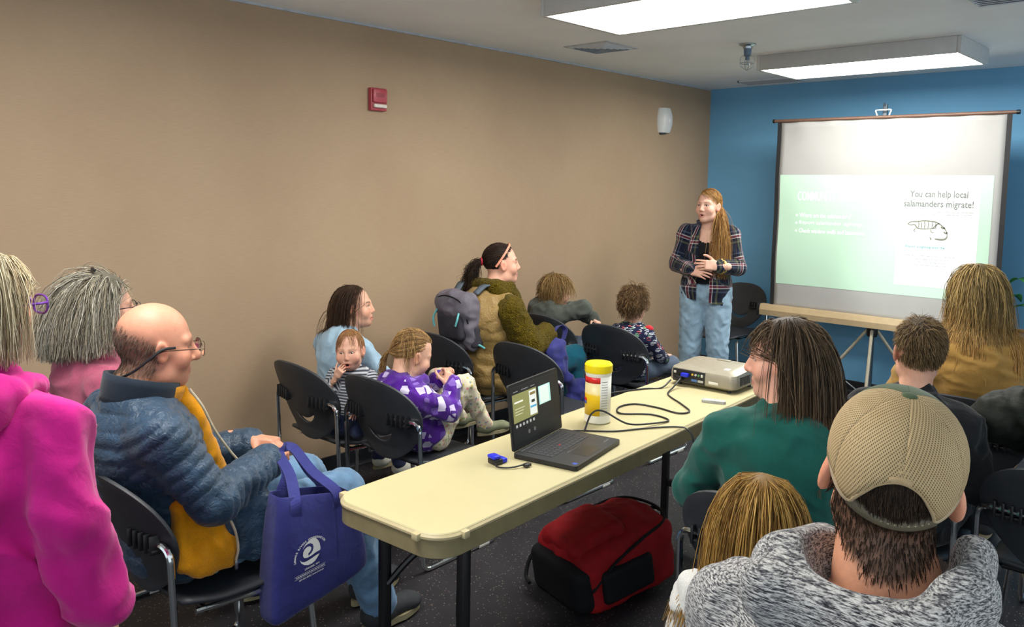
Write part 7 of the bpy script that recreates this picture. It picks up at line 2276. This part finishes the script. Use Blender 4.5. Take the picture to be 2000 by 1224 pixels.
V, Q = sculpt([ell((0.005, -0.080, 1.065), (0.162, 0.148, 0.105), rotm(10, 4, 0), 0.03), cap((-0.095, -0.180, 1.112), (0.110, -0.180, 1.122), 0.032, None, 0.03), cap((0.110, -0.180, 1.122), (0.132, -0.09, 1.150), 0.032, None, 0.03), cap((-0.095, -0.180, 1.112), (-0.118, -0.09, 1.122), 0.032, None, 0.03),
              cap((0.132, -0.09, 1.15), (0.118, 0.04, 1.155), 0.032, 0.030, 0.03), cap((-0.118, -0.09, 1.122), (-0.105, 0.04, 1.110), 0.032, 0.030, 0.03), ell((0.01, -0.045, 1.195), (0.110, 0.132, 0.130), rotm(6, 6, 0), 0.008, sub=True)], 0.006)
V = V + normals(V, Q)*(0.006*folds(V, 4.0, 17))[:, None]
mesh_obj('hood', V, Q, M_HEATH, cm)
garment('hood_lining', [ell((0.01, -0.045, 1.195), (0.107, 0.129, 0.127), rotm(6, 6, 0), 0.01)], cloth('grey_fleece_lining', '5f5f63', var=0.08, weave=300, wb=0.5), cm, 0.007, 0.003, 6.0, 176, cut=lambda V: (V[:, 2] < 1.135+0.10*V[:, 0]) )
prims = [ell(J['pelvis'], (0.18, 0.14, 0.11), None, 0.03)]
for s in 'LR': prims += leg_prims(J, s, 0.008, 1.0, (0.098, 0.072, 0.058))
garment('trousers', prims, M_DENIM_D, cm, 0.011, 0.007, 6.0, 173)
for s, yw in (('L', 5), ('R', -5)): shoe(cm, J['an'+s], yw, M_SHOE_B, M_SOLE, k=1.05)

# ================================================================ person at the right edge, only an arm in view
J = joints(1.0, neck=(0, 0, 1.06), shL=(-0.20, 0.0, 1.01), elL=(-0.36, -0.02, 0.915), wrL=(-0.20, 0.20, 0.80))
H = Head((0.0, 0.04, 1.20), yaw=10, scale=1.0)
ed = person((3.63, 3.22, 0), math.radians(5), J, H, dict(), 'd9a58c', 'person in a dark olive quilted jacket cut by the right edge', hands=[
    dict(side=1, at=J['wrR'], dir=(-0.5, 0.8, -0.2), palm=(0, 0, -1)), dict(side=-1, at=J['wrL'], dir=(0.6, 0.8, -0.2), palm=(0, 0, -1))], head_h=0.006)
reg = lambda d: reg_full(d, 0.45, 0.0, -0.66)
hair_obj(ed, [strands(H, 600, reg, (0, -0.5, -0.6), 0.05, 7, 0.1, 0.06, 0.05, seed=181)], ['2c2018', '3d2d22'], H, reg, 18, r=0.002, capcol='2c2018')
prims = torso_prims(J, 0.024, 1.0, 1.1, 1.0)
for s in 'LR': prims += arm_prims(J, s, 0.030, 1.05, 0.95)
garment('quilted_jacket', prims, cloth('olive_black_nylon', '1c2019', var=0.15, weave=500, fold=0.5, rough=0.65, sheen=0.0), ed, 0.011, 0.009, 7.0, 182, bones=bones_of(J), disp=lambda V, U, B_: 0.006*np.abs(np.sin(np.pi*U[:, 1]/0.06))**0.6)
prims = [ell(J['pelvis'], (0.165, 0.13, 0.11), None, 0.03)]
for s in 'LR': prims += leg_prims(J, s, 0.008, 1.0, (0.095, 0.070, 0.055))
garment('trousers', prims, M_DARKCL, ed, 0.011, 0.007, 6.0, 183)
for s, yw in (('L', 5), ('R', -5)): shoe(ed, J['an'+s], yw, M_SHOE_B, M_SOLE, k=1.0)

# ================================================================ plant behind the screen
pp = empty('potted_plant', (2.53, 6.62, 0))
MB().lathe([(0.10, 0.001), (0.115, 0.02), (0.14, 0.24), (0.148, 0.25), (0.148, 0.28), (0.138, 0.28), (0.132, 0.25)], 28).build('pot', mat('dark_pot', '2b2d30', 0.5), pp)
MB().lathe([(0.02, 0.245), (0.13, 0.246), (0.13, 0.252), (0.02, 0.255)], 20).build('soil', mat('potting_soil', '2a1f18', 0.95, var=0.2, scale=60), pp)
M_LEAF = mat('green_leaf', '3f8a2e', 0.4, var=0.15, scale=14)
for i, (a, L, hh) in enumerate(((-25, 0.16, 1.05), (-70, 0.20, 0.95), (200, 0.18, 1.0), (130, 0.16, 1.02), (-10, 0.19, 0.86), (250, 0.20, 0.85), (60, 0.14, 0.92))):
    ca, sa = math.cos(math.radians(a)), math.sin(math.radians(a))
    tip = Vector((0.06*ca, 0.06*sa, hh))
    MB().tube(smooth_path([(0.02*ca, 0.02*sa, 0.25), (0.03*ca, 0.03*sa, hh*0.6), tip], 6), 0.005, 6).build('stem', mat('leaf_stem', '4a7a32', 0.5), pp)
    v = []; f = []
    for k in range(9):
        t = k/8
        w = 0.045*math.sin(math.pi*min(1, t*0.97+0.02))**0.8
        c = tip + Vector((ca*L*t, sa*L*t, 0.05*math.sin(math.pi*t*0.9)-0.03*t*t))
        n = Vector((-sa, ca, 0))
        v += [c + n*w + Vector((0, 0, 0.012*(w/0.045))), c, c - n*w + Vector((0, 0, 0.012*(w/0.045)))]
    for k in range(8):
        b0 = 3*k
        f += [(b0, b0+1, b0+4, b0+3), (b0+1, b0+2, b0+5, b0+4)]
    lf = mesh_obj('leaf', v, f, M_LEAF, pp); md = lf.modifiers.new('solid', 'SOLIDIFY'); md.thickness = 0.0015
tag(pp, 'green leafy potted plant behind the projection screen', 'plant')
